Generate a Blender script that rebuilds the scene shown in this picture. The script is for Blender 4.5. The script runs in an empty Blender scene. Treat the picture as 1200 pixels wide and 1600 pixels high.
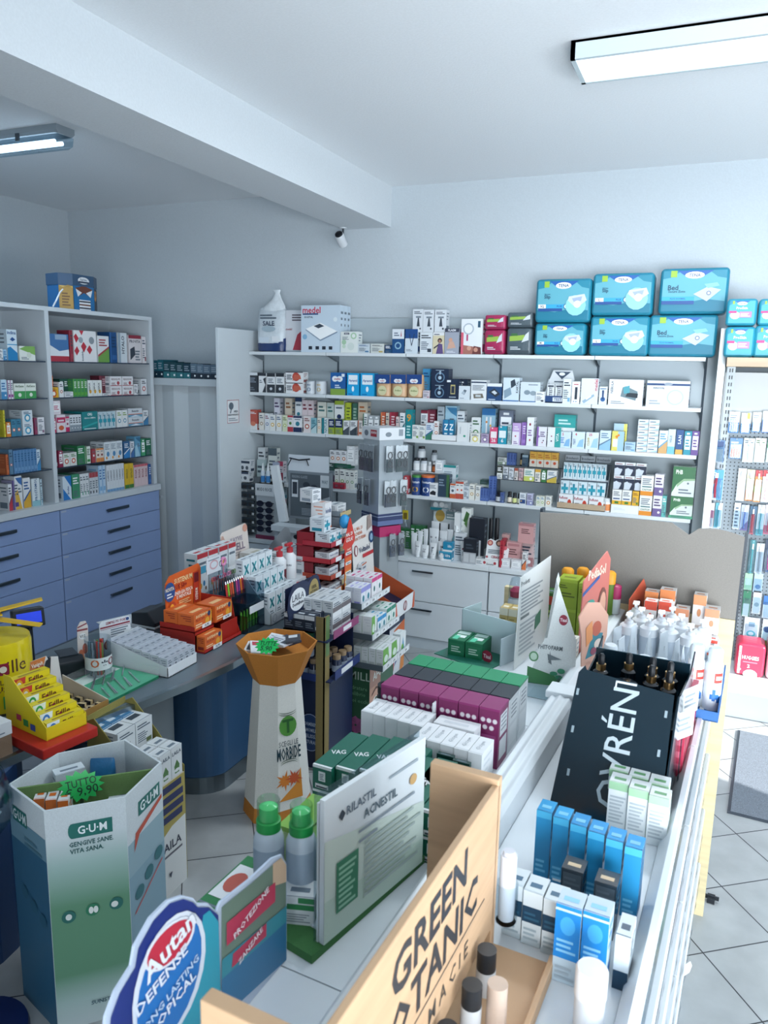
import bpy, math, random, re
from mathutils import Matrix, Vector
random.seed(7)
S = bpy.context.scene
COL = S.collection
R = math.radians
# ---------------------------------------------------------------- camera, sky, sun, lights, exposure
F, YAW, PITCH, ROLL, HC = 1202.17, -0.398743, 0.184841, 0.0210834, 2.18
cy, sy, cp, sp, cr, sr = math.cos(YAW), math.sin(YAW), math.cos(PITCH), math.sin(PITCH), math.cos(ROLL), math.sin(ROLL)
fwd = Vector((sy*cp, cy*cp, -sp)); rgt = Vector((cy, -sy, 0)); upv = rgt.cross(fwd)
r2 = rgt*cr + upv*sr; u2 = upv*cr - rgt*sr
cam = bpy.data.cameras.new('camera'); camo = bpy.data.objects.new('camera', cam); COL.objects.link(camo)
camo.matrix_world = Matrix(((r2.x, u2.x, -fwd.x, 0), (r2.y, u2.y, -fwd.y, 0), (r2.z, u2.z, -fwd.z, HC), (0, 0, 0, 1)))
cam.sensor_fit = 'HORIZONTAL'; cam.sensor_width = 36; cam.lens = 36*F/1200
cam.clip_start = 0.05
cam.dof.use_dof = True; cam.dof.focus_distance = 3.6; cam.dof.aperture_fstop = 11
S.camera = camo
W = bpy.data.worlds.new('daylight'); S.world = W; W.use_nodes = True
W.node_tree.nodes['Background'].inputs[0].default_value = (0.74, 0.87, 1.0, 1)
W.node_tree.nodes['Background'].inputs[1].default_value = 0.65
def lamp(name, kind, loc, target, energy, color, **k):
    l = bpy.data.lights.new(name, kind); o = bpy.data.objects.new(name, l); COL.objects.link(o)
    o.location = loc; o.rotation_euler = (Vector(target)-Vector(loc)).to_track_quat('-Z', 'Y').to_euler()
    l.energy = energy; l.color = color
    for a, b in k.items(): setattr(l, a, b)
    return o
lamp('sun', 'SUN', (6.6, 2.1, 4), (0.6, 4.6, 0), 9.0, (1.0, 0.97, 0.92), angle=0.01)
lamp('shop_window_daylight', 'AREA', (3.36, 0.7, 1.3), (-1.0, 2.6, 2.6), 105, (0.86, 0.93, 1.0), shape='RECTANGLE', size=3.7, size_y=1.15)
lamp('entrance_daylight', 'AREA', (1.5, -2.36, 1.4), (1.1, 3.2, 2.5), 105, (0.86, 0.93, 1.0), shape='RECTANGLE', size=2.4, size_y=2.4, spread=R(88))
lamp('panel_lamp_light', 'AREA', (0.0, 3.83, 3.50), (0.0, 3.83, 0), 42, (0.9, 0.96, 1.0), shape='RECTANGLE', size=1.3, size_y=0.26)
lamp('tube_lamp_light', 'AREA', (-4.5, 3.9, 3.44), (-4.5, 3.9, 0), 9, (0.62, 0.82, 1.0), shape='RECTANGLE', size=1.2, size_y=0.1)
S.view_settings.view_transform = 'Standard'; S.view_settings.look = 'None'
S.view_settings.gamma = 1; S.view_settings.use_curve_mapping = False
S.view_settings.exposure = 0.36
S.cycles.max_bounces = 7; S.cycles.transparent_max_bounces = 12
# ---------------------------------------------------------------- points from sight lines on real surfaces
CAMP = Vector((0, 0, HC))
def ray(u, v): return r2*((u-600)/F) - u2*((v-800)/F) + fwd
def Pz(u, v, z): d = ray(u, v); return CAMP + d*((z-HC)/d.z)
def Py(u, v, y): d = ray(u, v); return CAMP + d*(y/d.y)
def Px(u, v, x): d = ray(u, v); return CAMP + d*(x/d.x)
def rise(P, u, v):          # height of the point straight above P that is sighted at u, v
    d = ray(u, v); k = (P.x*d.x+P.y*d.y)/(d.x**2+d.y**2); return HC + d.z*k
IA = R(3.527); IU = Vector((math.sin(IA), math.cos(IA), 0)); IW = Vector((math.cos(IA), -math.sin(IA), 0))
def I(w, u, z=0): return IW*w + IU*u + Vector((0, 0, z))       # island frame: across, along
def Iw(u, v, w): d = ray(u, v); return CAMP + d*(w/d.dot(IW))
def Iu(u, v, a): d = ray(u, v); return CAMP + d*(a/d.dot(IU))
def seen(P): q = Vector(P)-CAMP; k = q.dot(fwd); return 600+F*q.dot(r2)/k
# ---------------------------------------------------------------- materials
MATS = {}
def lin(h): return tuple(((c/12.92) if c <= 0.04045 else ((c+0.055)/1.055)**2.4) for c in (int(h[i:i+2], 16)/255 for i in (0, 2, 4)))
def mat(key):
    if key in MATS: return MATS[key]
    hx, _, kind = key.partition(':')
    m = bpy.data.materials.new('surface_'+key.replace(':', '_')); m.use_nodes = True; nt = m.node_tree
    b = nt.nodes['Principled BSDF']; c = (*lin(hx), 1)
    b.inputs['Base Color'].default_value = c; b.inputs['Roughness'].default_value = 0.42
    def noise(sc, lo, hi, bump=0, detail=4):
        n = nt.nodes.new('ShaderNodeTexNoise'); n.inputs['Scale'].default_value = sc; n.inputs['Detail'].default_value = detail
        tc = nt.nodes.new('ShaderNodeTexCoord'); nt.links.new(tc.outputs['Object'], n.inputs['Vector'])
        r = nt.nodes.new('ShaderNodeValToRGB'); r.color_ramp.elements[0].position = 0.3; r.color_ramp.elements[1].position = 0.7
        r.color_ramp.elements[0].color = tuple(x*lo for x in c[:3])+(1,); r.color_ramp.elements[1].color = tuple(min(1, x*hi) for x in c[:3])+(1,)
        nt.links.new(n.outputs['Fac'], r.inputs['Fac']); nt.links.new(r.outputs['Color'], b.inputs['Base Color'])
        if bump:
            bp = nt.nodes.new('ShaderNodeBump'); bp.inputs['Strength'].default_value = bump; bp.inputs['Distance'].default_value = 0.01
            nt.links.new(n.outputs['Fac'], bp.inputs['Height']); nt.links.new(bp.outputs['Normal'], b.inputs['Normal'])
        return n, r
    if kind == 'gloss': b.inputs['Roughness'].default_value = 0.15
    elif kind == 'matte': b.inputs['Roughness'].default_value = 0.85
    elif kind == 'plaster': b.inputs['Roughness'].default_value = 0.9; noise(90, 0.97, 1.02, 0.12)
    elif kind == 'board': b.inputs['Roughness'].default_value = 0.9; noise(220, 0.93, 1.05)
    elif kind == 'lam': b.inputs['Roughness'].default_value = 0.35; noise(3, 0.97, 1.02)
    elif kind == 'metal': b.inputs['Metallic'].default_value = 1; b.inputs['Roughness'].default_value = 0.3
    elif kind == 'foil': b.inputs['Metallic'].default_value = 0.55; b.inputs['Roughness'].default_value = 0.28
    elif kind == 'film': b.inputs['Roughness'].default_value = 0.3; noise(28, 0.92, 1.06, 0.35)
    elif kind == 'speck': b.inputs['Roughness'].default_value = 0.8; noise(260, 0.55, 1.2)
    elif kind == 'mat': b.inputs['Roughness'].default_value = 0.95; noise(400, 0.75, 1.25, 0.3)
    elif kind == 'emit':
        b.inputs['Emission Color'].default_value = c; b.inputs['Emission Strength'].default_value = 2.2
    elif kind == 'glow':
        b.inputs['Emission Color'].default_value = c; b.inputs['Emission Strength'].default_value = 0.7
    elif kind == 'wood':
        b.inputs['Roughness'].default_value = 0.6; n, r = noise(6, 0.86, 1.06)
        mp = nt.nodes.new('ShaderNodeMapping'); mp.inputs['Scale'].default_value = (0.6, 0.6, 7)
        tc = [x for x in nt.nodes if x.type == 'TEX_COORD'][0]
        nt.links.new(tc.outputs['Object'], mp.inputs['Vector']); nt.links.new(mp.outputs['Vector'], n.inputs['Vector'])
    elif kind == 'tiles':
        b.inputs['Roughness'].default_value = 0.28
        tc = nt.nodes.new('ShaderNodeTexCoord'); mp = nt.nodes.new('ShaderNodeMapping'); mp.vector_type = 'TEXTURE'
        mp.inputs['Location'].default_value = (0.1526, 2.882, 0); mp.inputs['Rotation'].default_value = (0, 0, R(36.5))
        br = nt.nodes.new('ShaderNodeTexBrick'); br.offset = 0; br.inputs['Scale'].default_value = 1
        br.inputs['Brick Width'].default_value = 0.325; br.inputs['Row Height'].default_value = 0.325
        br.inputs['Mortar Size'].default_value = 0.0028; br.inputs['Mortar Smooth'].default_value = 0.1
        br.inputs['Color1'].default_value = c; br.inputs['Color2'].default_value = tuple(x*0.93 for x in c[:3])+(1,)
        br.inputs['Mortar'].default_value = (0.04, 0.045, 0.055, 1)
        n = nt.nodes.new('ShaderNodeTexNoise'); n.inputs['Scale'].default_value = 5; n.inputs['Detail'].default_value = 8
        mx = nt.nodes.new('ShaderNodeMix'); mx.data_type = 'RGBA'; mx.blend_type = 'MULTIPLY'; mx.inputs[0].default_value = 0.5
        nt.links.new(tc.outputs['Object'], mp.inputs['Vector']); nt.links.new(mp.outputs['Vector'], br.inputs['Vector'])
        nt.links.new(tc.outputs['Object'], n.inputs['Vector'])
        nt.links.new(br.outputs['Color'], mx.inputs[6]); nt.links.new(n.outputs['Fac'], mx.inputs[7]); nt.links.new(mx.outputs[2], b.inputs['Base Color'])
    elif kind == 'fade':                        # printed fade from pale grey to the colour and back
        tc = nt.nodes.new('ShaderNodeTexCoord'); sx = nt.nodes.new('ShaderNodeSeparateXYZ'); rp = nt.nodes.new('ShaderNodeValToRGB'); e = rp.color_ramp.elements
        e[0].position = 0.0; e[0].color = (*lin('c3d0d2'), 1); e[1].position = 0.7; e[1].color = (*lin('c9d2d6'), 1)
        for p_, cc in ((0.10, lin('a9c2be')), (0.2, c[:3]), (0.45, c[:3]), (0.6, lin('9db9b4'))): k = e.new(p_); k.color = (*cc[:3], 1)
        nt.links.new(tc.outputs['Object'], sx.inputs[0]); nt.links.new(sx.outputs['Z'], rp.inputs[0]); nt.links.new(rp.outputs['Color'], b.inputs['Base Color'])
    elif kind == 'holes':
        b.inputs['Roughness'].default_value = 0.5
        tc = nt.nodes.new('ShaderNodeTexCoord'); v = nt.nodes.new('ShaderNodeVectorMath'); v.operation = 'SCALE'; v.inputs['Scale'].default_value = 40
        fr = nt.nodes.new('ShaderNodeVectorMath'); fr.operation = 'FRACTION'; sb = nt.nodes.new('ShaderNodeVectorMath'); sb.operation = 'SUBTRACT'; sb.inputs[1].default_value = (0.5, 0.5, 0.5)
        ml = nt.nodes.new('ShaderNodeVectorMath'); ml.operation = 'MULTIPLY'; ml.inputs[1].default_value = (1, 0, 1)
        ln = nt.nodes.new('ShaderNodeVectorMath'); ln.operation = 'LENGTH'; gt = nt.nodes.new('ShaderNodeMath'); gt.operation = 'GREATER_THAN'; gt.inputs[1].default_value = 0.17
        mx = nt.nodes.new('ShaderNodeMix'); mx.data_type = 'RGBA'; mx.inputs[6].default_value = (0.02, 0.025, 0.03, 1); mx.inputs[7].default_value = c
        L = nt.links.new; L(tc.outputs['Object'], v.inputs[0]); L(v.outputs[0], fr.inputs[0]); L(fr.outputs[0], sb.inputs[0]); L(sb.outputs[0], ml.inputs[0]); L(ml.outputs[0], ln.inputs[0])
        L(ln.outputs['Value'], gt.inputs[0]); L(gt.outputs[0], mx.inputs[0]); L(mx.outputs[2], b.inputs['Base Color'])
    elif kind == 'poly':                        # thin matt-clear bag film
        t = nt.nodes.new('ShaderNodeBsdfTransparent'); mx = nt.nodes.new('ShaderNodeMixShader'); mx.inputs[0].default_value = 0.05
        nt.links.new(t.outputs[0], mx.inputs[1]); nt.links.new(b.outputs[0], mx.inputs[2]); nt.links.new(mx.outputs[0], nt.nodes['Material Output'].inputs['Surface'])
    elif kind in ('clear', 'frost', 'glass'):
        t = nt.nodes.new('ShaderNodeBsdfTransparent'); g = nt.nodes.new('ShaderNodeBsdfGlossy'); g.inputs['Roughness'].default_value = 0.08
        mx = nt.nodes.new('ShaderNodeMixShader'); out = nt.nodes['Material Output']
        lw = nt.nodes.new('ShaderNodeLayerWeight'); lw.inputs['Blend'].default_value = 0.25
        t.inputs['Color'].default_value = c
        if kind == 'frost':
            nt.links.new(t.outputs[0], mx.inputs[1]); nt.links.new(b.outputs[0], mx.inputs[2]); mx.inputs[0].default_value = 0.5
        else:
            mr = nt.nodes.new('ShaderNodeMath'); mr.operation = 'MULTIPLY_ADD'; mr.inputs[1].default_value = 0.22; mr.inputs[2].default_value = 0.03
            nt.links.new(lw.outputs['Fresnel'], mr.inputs[0]); nt.links.new(mr.outputs[0], mx.inputs[0])
            nt.links.new(t.outputs[0], mx.inputs[1]); nt.links.new(g.outputs[0], mx.inputs[2])
        nt.links.new(mx.outputs[0], out.inputs['Surface'])
    MATS[key] = m; return m
# ---------------------------------------------------------------- mesh builder
TXT = {}
def text_mesh(s, bold):
    k = (s, bold)
    if k not in TXT:
        c = bpy.data.curves.new('lettering', 'FONT'); c.body = s; c.size = 1; c.resolution_u = 1 if len(s) > 6 else 2; c.offset = 0.022 if bold else 0.004
        o = bpy.data.objects.new('lettering', c); me = o.to_mesh()
        vs = [tuple(v.co) for v in me.vertices]; fs = [tuple(p.vertices) for p in me.polygons]
        o.to_mesh_clear(); bpy.data.objects.remove(o); bpy.data.curves.remove(c)
        if not vs: vs = [(0, 0, 0)]; fs = []
        x0 = min(v[0] for v in vs); x1 = max(v[0] for v in vs); y0 = min(v[1] for v in vs); y1 = max(v[1] for v in vs)
        hh = 0.7
        TXT[k] = ([((v[0]-(x0+x1)/2)/hh, (v[1]-(y0+y1)/2)/hh, 0) for v in vs], fs, (x1-x0)/hh)
    return TXT[k]
class MB:
    def __init__(s, M=None): s.v = []; s.f = []; s.m = []; s.k = []; s.M = M or Matrix.Identity(4)
    def add(s, vs, fs, col):
        if col not in s.k: s.k.append(col)
        i = s.k.index(col); n = len(s.v); s.v += [tuple(s.M @ Vector(v)) for v in vs]
        s.f += [tuple(n+j for j in f) for f in fs]; s.m += [i]*len(fs); return s
    def box(s, x0, y0, z0, x1, y1, z1, col):
        return s.add([(x0,y0,z0),(x1,y0,z0),(x1,y1,z0),(x0,y1,z0),(x0,y0,z1),(x1,y0,z1),(x1,y1,z1),(x0,y1,z1)],
                     [(0,3,2,1),(4,5,6,7),(0,1,5,4),(1,2,6,5),(2,3,7,6),(3,0,4,7)], col)
    def poly(s, pts, col): return s.add(pts, [tuple(range(len(pts)))], col)
    def prism(s, pts, a, b, col, ax='z'):       # outline extruded between a and b along an axis
        def q(p, h): return (p[0], p[1], h) if ax == 'z' else ((p[0], h, p[1]) if ax == 'y' else (h, p[0], p[1]))
        n = len(pts); vs = [q(p, a) for p in pts]+[q(p, b) for p in pts]
        return s.add(vs, [tuple(range(n))[::-1], tuple(range(n, 2*n))]+[(i, (i+1) % n, n+(i+1) % n, n+i) for i in range(n)], col)
    def loft(s, rings, col, cap=True):          # rings of equal length
        n = len(rings[0]); vs = [p for r in rings for p in r]; fs = []
        for j in range(len(rings)-1):
            for i in range(n): fs.append((j*n+i, j*n+(i+1) % n, (j+1)*n+(i+1) % n, (j+1)*n+i))
        if cap: fs += [tuple(range(n))[::-1], tuple(range((len(rings)-1)*n, len(rings)*n))]
        return s.add(vs, fs, col)
    def lathe(s, prof, col, n=16, cx=0, cy=0, cap=True, sx=1, sy=1):
        return s.loft([[(cx+r*sx*math.cos(2*math.pi*i/n), cy+r*sy*math.sin(2*math.pi*i/n), z) for i in range(n)] for r, z in prof], col, cap)
    def rod(s, pts, r, col, n=6):
        pts = [Vector(p) for p in pts]; rings = []
        for i, p in enumerate(pts):
            t = (pts[min(i+1, len(pts)-1)]-pts[max(i-1, 0)]).normalized()
            a = t.orthogonal().normalized() if i == 0 else (a-t*a.dot(t)).normalized()
            b = t.cross(a); rings.append([tuple(p+(a*math.cos(2*math.pi*k/n)+b*math.sin(2*math.pi*k/n))*r) for k in range(n)])
        return s.loft(rings, col)
    def text(s, t, cx, cz, h, col, maxw=None, y=-0.0006, rot=0, bold=True):
        vs, fs, w = text_mesh(t, bold); k = h
        if maxw and w*h > maxw: kx = maxw/w
        else: kx = h
        c, d = math.cos(rot), math.sin(rot)
        return s.add([(cx+(v[0]*kx*c-v[1]*k*d), y, cz+(v[0]*kx*d+v[1]*k*c)) for v in vs], fs, col)
    def prints(s, P, W, H, y=0.0, e=0.0004):    # printed marks on the front face
        for i, p in enumerate(P):
            yy = y-e*(1+i*0.6); c = p[0]
            if c == 'r': s.poly([(p[1]*W,yy,p[2]*H),(p[3]*W,yy,p[2]*H),(p[3]*W,yy,p[4]*H),(p[1]*W,yy,p[4]*H)], p[5])
            elif c == 'o':
                rx = p[3]*W; rz = (p[5]*H if len(p) > 5 else rx); s.poly([(p[1]*W+rx*math.cos(a*math.pi/7), yy, p[2]*H+rz*math.sin(a*math.pi/7)) for a in range(14)], p[4])
            elif c == 'p': s.poly([(a*W, yy, b*H) for a, b in p[1]], p[2])
            elif c == 't': s.text(p[1], p[2]*W, p[3]*H, p[4]*H, p[5], (p[6] if len(p) > 6 else 0.86)*W, yy)
            elif c == 'v': s.text(p[1], p[2]*W, p[3]*H, p[4]*W, p[5], (p[6] if len(p) > 6 else 0.86)*H, yy, rot=math.pi/2)
            elif c == 'b':
                x0, z0, x1, z1, n, col = p[1:7]; st = (z1-z0)/n
                for j in range(n):
                    q = x1-(x1-x0)*(0.35*((j*37+11) % 10)/10)
                    s.poly([(x0*W,yy,(z0+j*st)*H),(q*W,yy,(z0+j*st)*H),(q*W,yy,(z0+(j+0.5)*st)*H),(x0*W,yy,(z0+(j+0.5)*st)*H)], col)
        return s
    def build(s, name, parent=None, bevel=0, smooth=False, seg=2):
        me = bpy.data.meshes.new(name); me.from_pydata(s.v, [], s.f)
        for k in s.k: me.materials.append(mat(k))
        for p, i in zip(me.polygons, s.m): p.material_index = i; p.use_smooth = smooth
        me.update(); o = bpy.data.objects.new(name, me); COL.objects.link(o)
        if parent: o.parent = parent
        if bevel:
            b = o.modifiers.new('bevel', 'BEVEL'); b.width = bevel; b.segments = seg; b.limit_method = 'ANGLE'; b.angle_limit = R(40)
        if smooth:
            e = o.modifiers.new('edges', 'EDGE_SPLIT'); e.split_angle = R(42)
        return o
def tag(o, label, cat, group=None, kind=None):
    o['label'] = label; o['category'] = cat
    if group: o['group'] = group
    if kind: o['kind'] = kind
    return o
def thing(name, label, cat, loc=(0,0,0), rz=0, group=None):
    o = bpy.data.objects.new(name, None); o.empty_display_size = 0.05; COL.objects.link(o)
    o.location = loc; o.rotation_euler = (0, 0, rz); return tag(o, label, cat, group)
def at(o, loc, rz=0, tilt=None):
    o.location = loc; o.rotation_euler = (tilt or 0, 0, rz); return o
def struct(o): o['kind'] = 'structure'; return o
def dup(o, loc, rz=None, label=None):
    def cp(a, par=None):
        c = a.copy(); COL.objects.link(c)
        if par: c.parent = par
        for ch in a.children: cp(ch, c)
        return c
    c = cp(o); c.location = loc
    if rz is not None: c.rotation_euler[2] = rz
    if label: c['label'] = label
    return c
def XF(loc, rz=0): return Matrix.Translation(loc) @ Matrix.Rotation(rz, 4, 'Z')
# ---------------------------------------------------------------- packaging
def deco(st, a, b='2b3a4d', t=None):
    """printed design of a carton front"""
    g = '5d6b78'
    P = {'a': [('r',0,.78,1,1,a),('b',.12,.3,.85,.68,4,g),('r',.12,.08,.5,.2,b)],
         'b': [('r',0,0,1,.38,a),('b',.12,.5,.88,.9,3,b),('o',.7,.2,.14,'f2f4f5')],
         'c': [('p',[(0,0),(1,0),(1,.55),(0,.2)],a),('b',.12,.62,.85,.92,3,b),('p',[(0,.2),(1,.55),(1,.62),(0,.28)],b)],
         'd': [('o',.5,.38,.3,a),('o',.5,.38,.17,'f1efe6'),('b',.15,.7,.85,.93,2,b)],
         'e': [('r',0,0,.22,1,a),('b',.3,.5,.92,.9,4,b),('r',.3,.1,.9,.25,a)],
         'f': [('r',.12,.22,.88,.8,'eef1f3'),('b',.2,.34,.8,.7,3,a),('r',.3,.86,.7,.93,'eef1f3')],
         'x': [('r',.4,.1,.6,.9,a),('r',.08,.42,.92,.6,a),('b',.1,.7,.36,.9,2,b)],
         'g': [('r',0,0,1,.3,a),('r',0,.88,1,1,a),('o',.5,.52,.24,b),('b',.15,.76,.85,.86,1,g)],
         'h': [('r',0,.45,1,1,a),('b',.12,.6,.88,.92,3,'eef1f3'),('b',.12,.08,.8,.36,3,g)],
         'l': [('b',.1,.72,.9,.92,2,b),('b',.1,.2,.75,.6,5,g),('r',.62,.08,.92,.24,a)],
         's': [('p',[(0,0),(.9,0),(.35,.6),(0,.5)],a),('p',[(.1,.95),(1,.95),(1,.7),(.5,.8)],b),('b',.4,.5,.9,.68,2,g)]}[st]
    if t: P = P+[('t',t,.5,.66 if st != 'b' else .7,.15,b if st not in 'hf' else 'ffffff')]
    return P
def carton_mb(W, D, H, base, P, side='6c7a87', lip=True, tops=None):
    m = MB(); m.box(0, 0, 0, W, D, H, base)
    m.prints(P, W, H)
    e = 0.0004                                  # print on both sides and the lid
    for sgn, x in ((1, W+e), (-1, -e)):
        for k in range(3):
            z = H*(0.82-0.13*k); m.poly([(x,D*.18,z),(x,D*(.82-.15*k),z),(x,D*(.82-.15*k),z+H*.05),(x,D*.18,z+H*.05)][::sgn], side)
        m.poly([(x,D*.15,H*.08),(x,D*.85,H*.08),(x,D*.85,H*.3),(x,D*.15,H*.3)][::sgn], P[0][5] if P and P[0][0] == 'r' else side)
    m.poly([(W*.2,D*.3,H+e),(W*.8,D*.3,H+e),(W*.8,D*.55,H+e),(W*.2,D*.55,H+e)], tops or side)
    if lip: m.poly([(0,D*.04,H+e),(W,D*.04,H+e),(W,D*.07,H+e),(0,D*.07,H+e)], side)
    return m
def carton(name, label, W, D, H, base, P, loc, rz=0, group=None, cat='box', side='6c7a87', tops=None):
    o = carton_mb(W, D, H, base, P, side, tops=tops).build(name); at(o, loc, rz); return tag(o, label, cat, group)
ORD = ['first','second','third','fourth','fifth','sixth','seventh','eighth','ninth','tenth','eleventh','twelfth','thirteenth','fourteenth','fifteenth','sixteenth','seventeenth','eighteenth','nineteenth','twentieth']
def shortlook(l, n=5):
    w = l.split(',')[0].split()[:n]
    while w and w[-1] in ('with', 'and', 'of', 'a', 'in', 'on', 'or', 'to', 'at', 'beside', 'the', 'two'): w.pop()
    return ' '.join(w)
def fit_label(*c):
    for x in c:
        if len(x.split()) <= 16: return x
    return ' '.join(c[-1].split()[:16])
NAMES = {'products on the second wall shelf': 'device_box', 'products on the third wall shelf': 'supplement_box', 'rear tier on the third wall shelf': 'supplement_box', 'products on the fourth wall shelf': 'remedy_box', 'top': 'cosmetic_box'}
def row(place, group, plane, pos, z, items, depth=0.06, back=0.0):
    """cartons standing side by side on a shelf. item: u0,u1,vtop,base,style,accent,accent2,look[,opts]"""
    prev = None; out = []
    for it in items:
        u0, u1, vt, base, st, a, b, look = it[:8]; op = it[8] if len(it) > 8 else {}
        zz = op.get('z', z); bk = back+op.get('back', 0)
        if plane == 'Y': A = Py(u0, 600, pos+bk); B = Py(u1, 600, pos+bk); T = Py((u0+u1)/2, vt, pos+bk); rz = 0; W_ = B.x-A.x; loc = Vector((A.x, pos+bk, zz))
        else: A = Px(u0, 600, pos-bk); B = Px(u1, 600, pos-bk); T = Px((u0+u1)/2, vt, pos-bk); rz = math.pi/2; W_ = B.y-A.y; loc = Vector((pos-bk, A.y, zz))
        H = op.get('h') or max(0.02, T.z-zz); n = op.get('n', 1); Z = op.get('st', 1); dn = op.get('deep', 1); D = op.get('d', depth)
        P = op.get('P') or deco(st, a, b, op.get('t'))
        w = W_/n; hh = H/Z; me0 = None
        for i in range(n):
            for k in range(Z):
                for q in range(dn):
                    L = Vector((w*i+w*0.02, 0, 0)); L.rotate(Matrix.Rotation(rz, 3, 'Z')); Dv = Vector((0, D*1.02*q, 0)); Dv.rotate(Matrix.Rotation(rz, 3, 'Z'))
                    lab = look
                    if n > 1 or Z > 1 or dn > 1:
                        bits = []
                        if Z > 1: bits.append('bottom' if k == 0 else 'top' if k == Z-1 else ORD[k]+' up')
                        if n > 1: bits.append((ORD[i] if i else 'leftmost')+' of its run')
                        if dn > 1: bits.append(['front', 'rear', 'rearmost'][q])
                        b_ = ' '.join(bits); pl = place.replace('the ', '')
                        lab = fit_label(f"{look}, {b_}, on {place}", f"{look}, {b_}, {pl}", f"{shortlook(look, 6)}, {b_}, {pl}", f"{shortlook(look, 5)}, {b_}, {pl}")
                    elif prev: lab = fit_label(f"{look} right of {shortlook(prev)} on {place}", f"{look} right of {shortlook(prev)}, {place.replace('the ', '')}", f"{look} right of {shortlook(prev, 4)}, {place.replace('the ', '')}", f"{look} right of {shortlook(prev, 3)}, {place.replace('the ', '')}", f"{look}, {place.replace('the ', '')}")
                    else: lab = f"{look}, leftmost on {place}"
                    p = loc+L+Dv+Vector((0, 0, hh*k))
                    jit = (random.random()-.5)*R(3) if n == 1 and not op.get('str') else 0
                    if me0 is None:
                        me0 = carton(op.get('name', NAMES.get(group.split(' ')[-1] if plane == 'Y' and 'wall' not in group else group, 'product_box') if plane == 'Y' else 'medicine_box'), lab, w*0.96, D, hh*0.995, base, P, p, rz+jit, group, side=op.get('side', a if st in 'fe' else '6c7a87'))
                        o = me0
                    else: o = dup(me0, p, rz+jit, lab)
                    out.append(o)
        prev = look
    return out
def round_thing(name, label, loc, parts, cat='bottle', group=None, n=18, rz=0):
    """a turned thing: parts = (part name, profile, colour[, prints])"""
    t = thing(name, label, cat, loc, rz, group)
    for p in parts:
        m = MB().lathe(p[1], p[2], n)
        if len(p) > 3 and p[3]:
            r = p[3][0]; m2 = p[3][1]
            for (s_, z_, h_, c_) in m2:          # lettering wrapped around the front
                vs, fs, w = text_mesh(s_, True)
                hh = min(h_, 2.0*r/w*0.95); M0 = []
                for v in vs:
                    a = v[0]*hh/r-math.pi/2; M0.append((math.cos(a)*(r+.0006), math.sin(a)*(r+.0006), z_+v[1]*h_))
                m.add(M0, fs, c_)
        m.build(p[0], t, smooth=True)
    return t
def tube_thing(name, label, loc, W, H, base, capc, P=None, rz=0, group=None, cat='tube'):
    """cream tube standing on its cap, crimped flat at the top"""
    t = thing(name, label, cat, loc, rz, group); ch = H*0.16; n = 14; rings = []
    for f, sx, sy in ((0, .78, .62), (.08, .86, .66), (.5, .97, .42), (.93, 1, .06), (1, 1, .05)):
        rings.append([(W/2*sx*math.cos(2*math.pi*i/n), W/2*sy*math.sin(2*math.pi*i/n), ch+(H-ch)*f) for i in range(n)])
    b = MB().loft(rings, base); b.build('tube_body', t, smooth=True)
    MB().lathe([(W*.36, 0), (W*.37, ch*.9), (W*.3, ch)], capc, n).build('cap', t, smooth=True)
    if P:
        m = MB(Matrix.Translation((-W*.36, -W*.27, ch+(H-ch)*.12)) @ Matrix.Rotation(R(-7), 4, 'X')); m.prints(P, W*.72, (H-ch)*.72, y=-W*.02); m.build('printed_label', t)
    return t
def pouch_mb(W, D, H, base, fin=0.9):
    """soft bag: fat in the middle, gathered at the top"""
    n = 20; rings = []
    for f, sx, sy in ((0, .86, .75), (.04, .97, .95), (.35, 1, 1), (.7, .99, .9), (.86, .97, .6), (.95, .96, .18), (1, fin, .05)):
        ring = []
        for i in range(n):
            a = 2*math.pi*i/n; c, s_ = math.cos(a), math.sin(a); k = (abs(c)**3.2+abs(s_)**3.2)**(-1/3.2)
            ring.append((W/2+W/2*sx*c*k, D/2+D/2*sy*s_*k, H*f))
        rings.append(ring)
    return MB().loft(rings, base)
def soft_pack(name, label, W, D, H, base, P, loc, rz=0, group=None, cat='pack'):
    """film-wrapped block with rounded corners and a printed front"""
    t = thing(name, label, cat, loc, rz, group)
    MB().box(0, 0, 0, W, D, H, base+':film').build('wrapped_body', t, bevel=min(W, H, D)*.14, seg=4, smooth=True)
    r = min(W, H, D)*.09
    MB(Matrix.Translation((r, 0, r))).prints(P, W-2*r, H-2*r, e=.0006).build('printed_front', t); return t
# ================================================================ the room
YW, XL, ZC, XR, YF = 5.95, -5.86, 3.59, 3.4, -2.4
PL = 'bfc8ce:plaster'
struct(MB().box(XL-.1, YF-.1, -.06, 5.5, YW+.1, 0, 'bec3c5:tiles').build('floor'))
struct(MB().box(XL-.1, YF-.1, ZC, XR+.1, YW+.1, ZC+.1, 'e9edf0:plaster').build('ceiling'))
struct(MB().box(XL-.1, YW, 0, XR+.1, YW+.1, ZC, PL).build('wall_back'))
struct(MB().box(XL-.1, YF-.1, 0, XL, YW, ZC, PL).build('wall_left'))
m = MB()                                        # unseen street wall; its two window openings are sized to steer the sun
for y0, y1, z0, z1 in ((YF, -1.2, 0, ZC), (-1.2, 2.6, 0, 0.7), (-1.2, 2.6, 1.9, ZC), (2.6, 2.95, 0, ZC), (2.95, 4.35, 0, .1), (2.95, 4.35, 2.6, ZC), (4.35, YW, 0, ZC)):
    m.box(XR, y0, z0, XR+.12, y1, z1, PL)
struct(m.build('wall_right'))
m = MB()
for x0, x1, z0, z1 in ((XL, -.4, 0, ZC), (-.4, 2.8, 2.6, ZC), (2.8, XR+.12, 0, ZC)): m.box(x0, YF-.12, z0, x1, YF, z1, PL)
struct(m.build('wall_front'))
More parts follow.
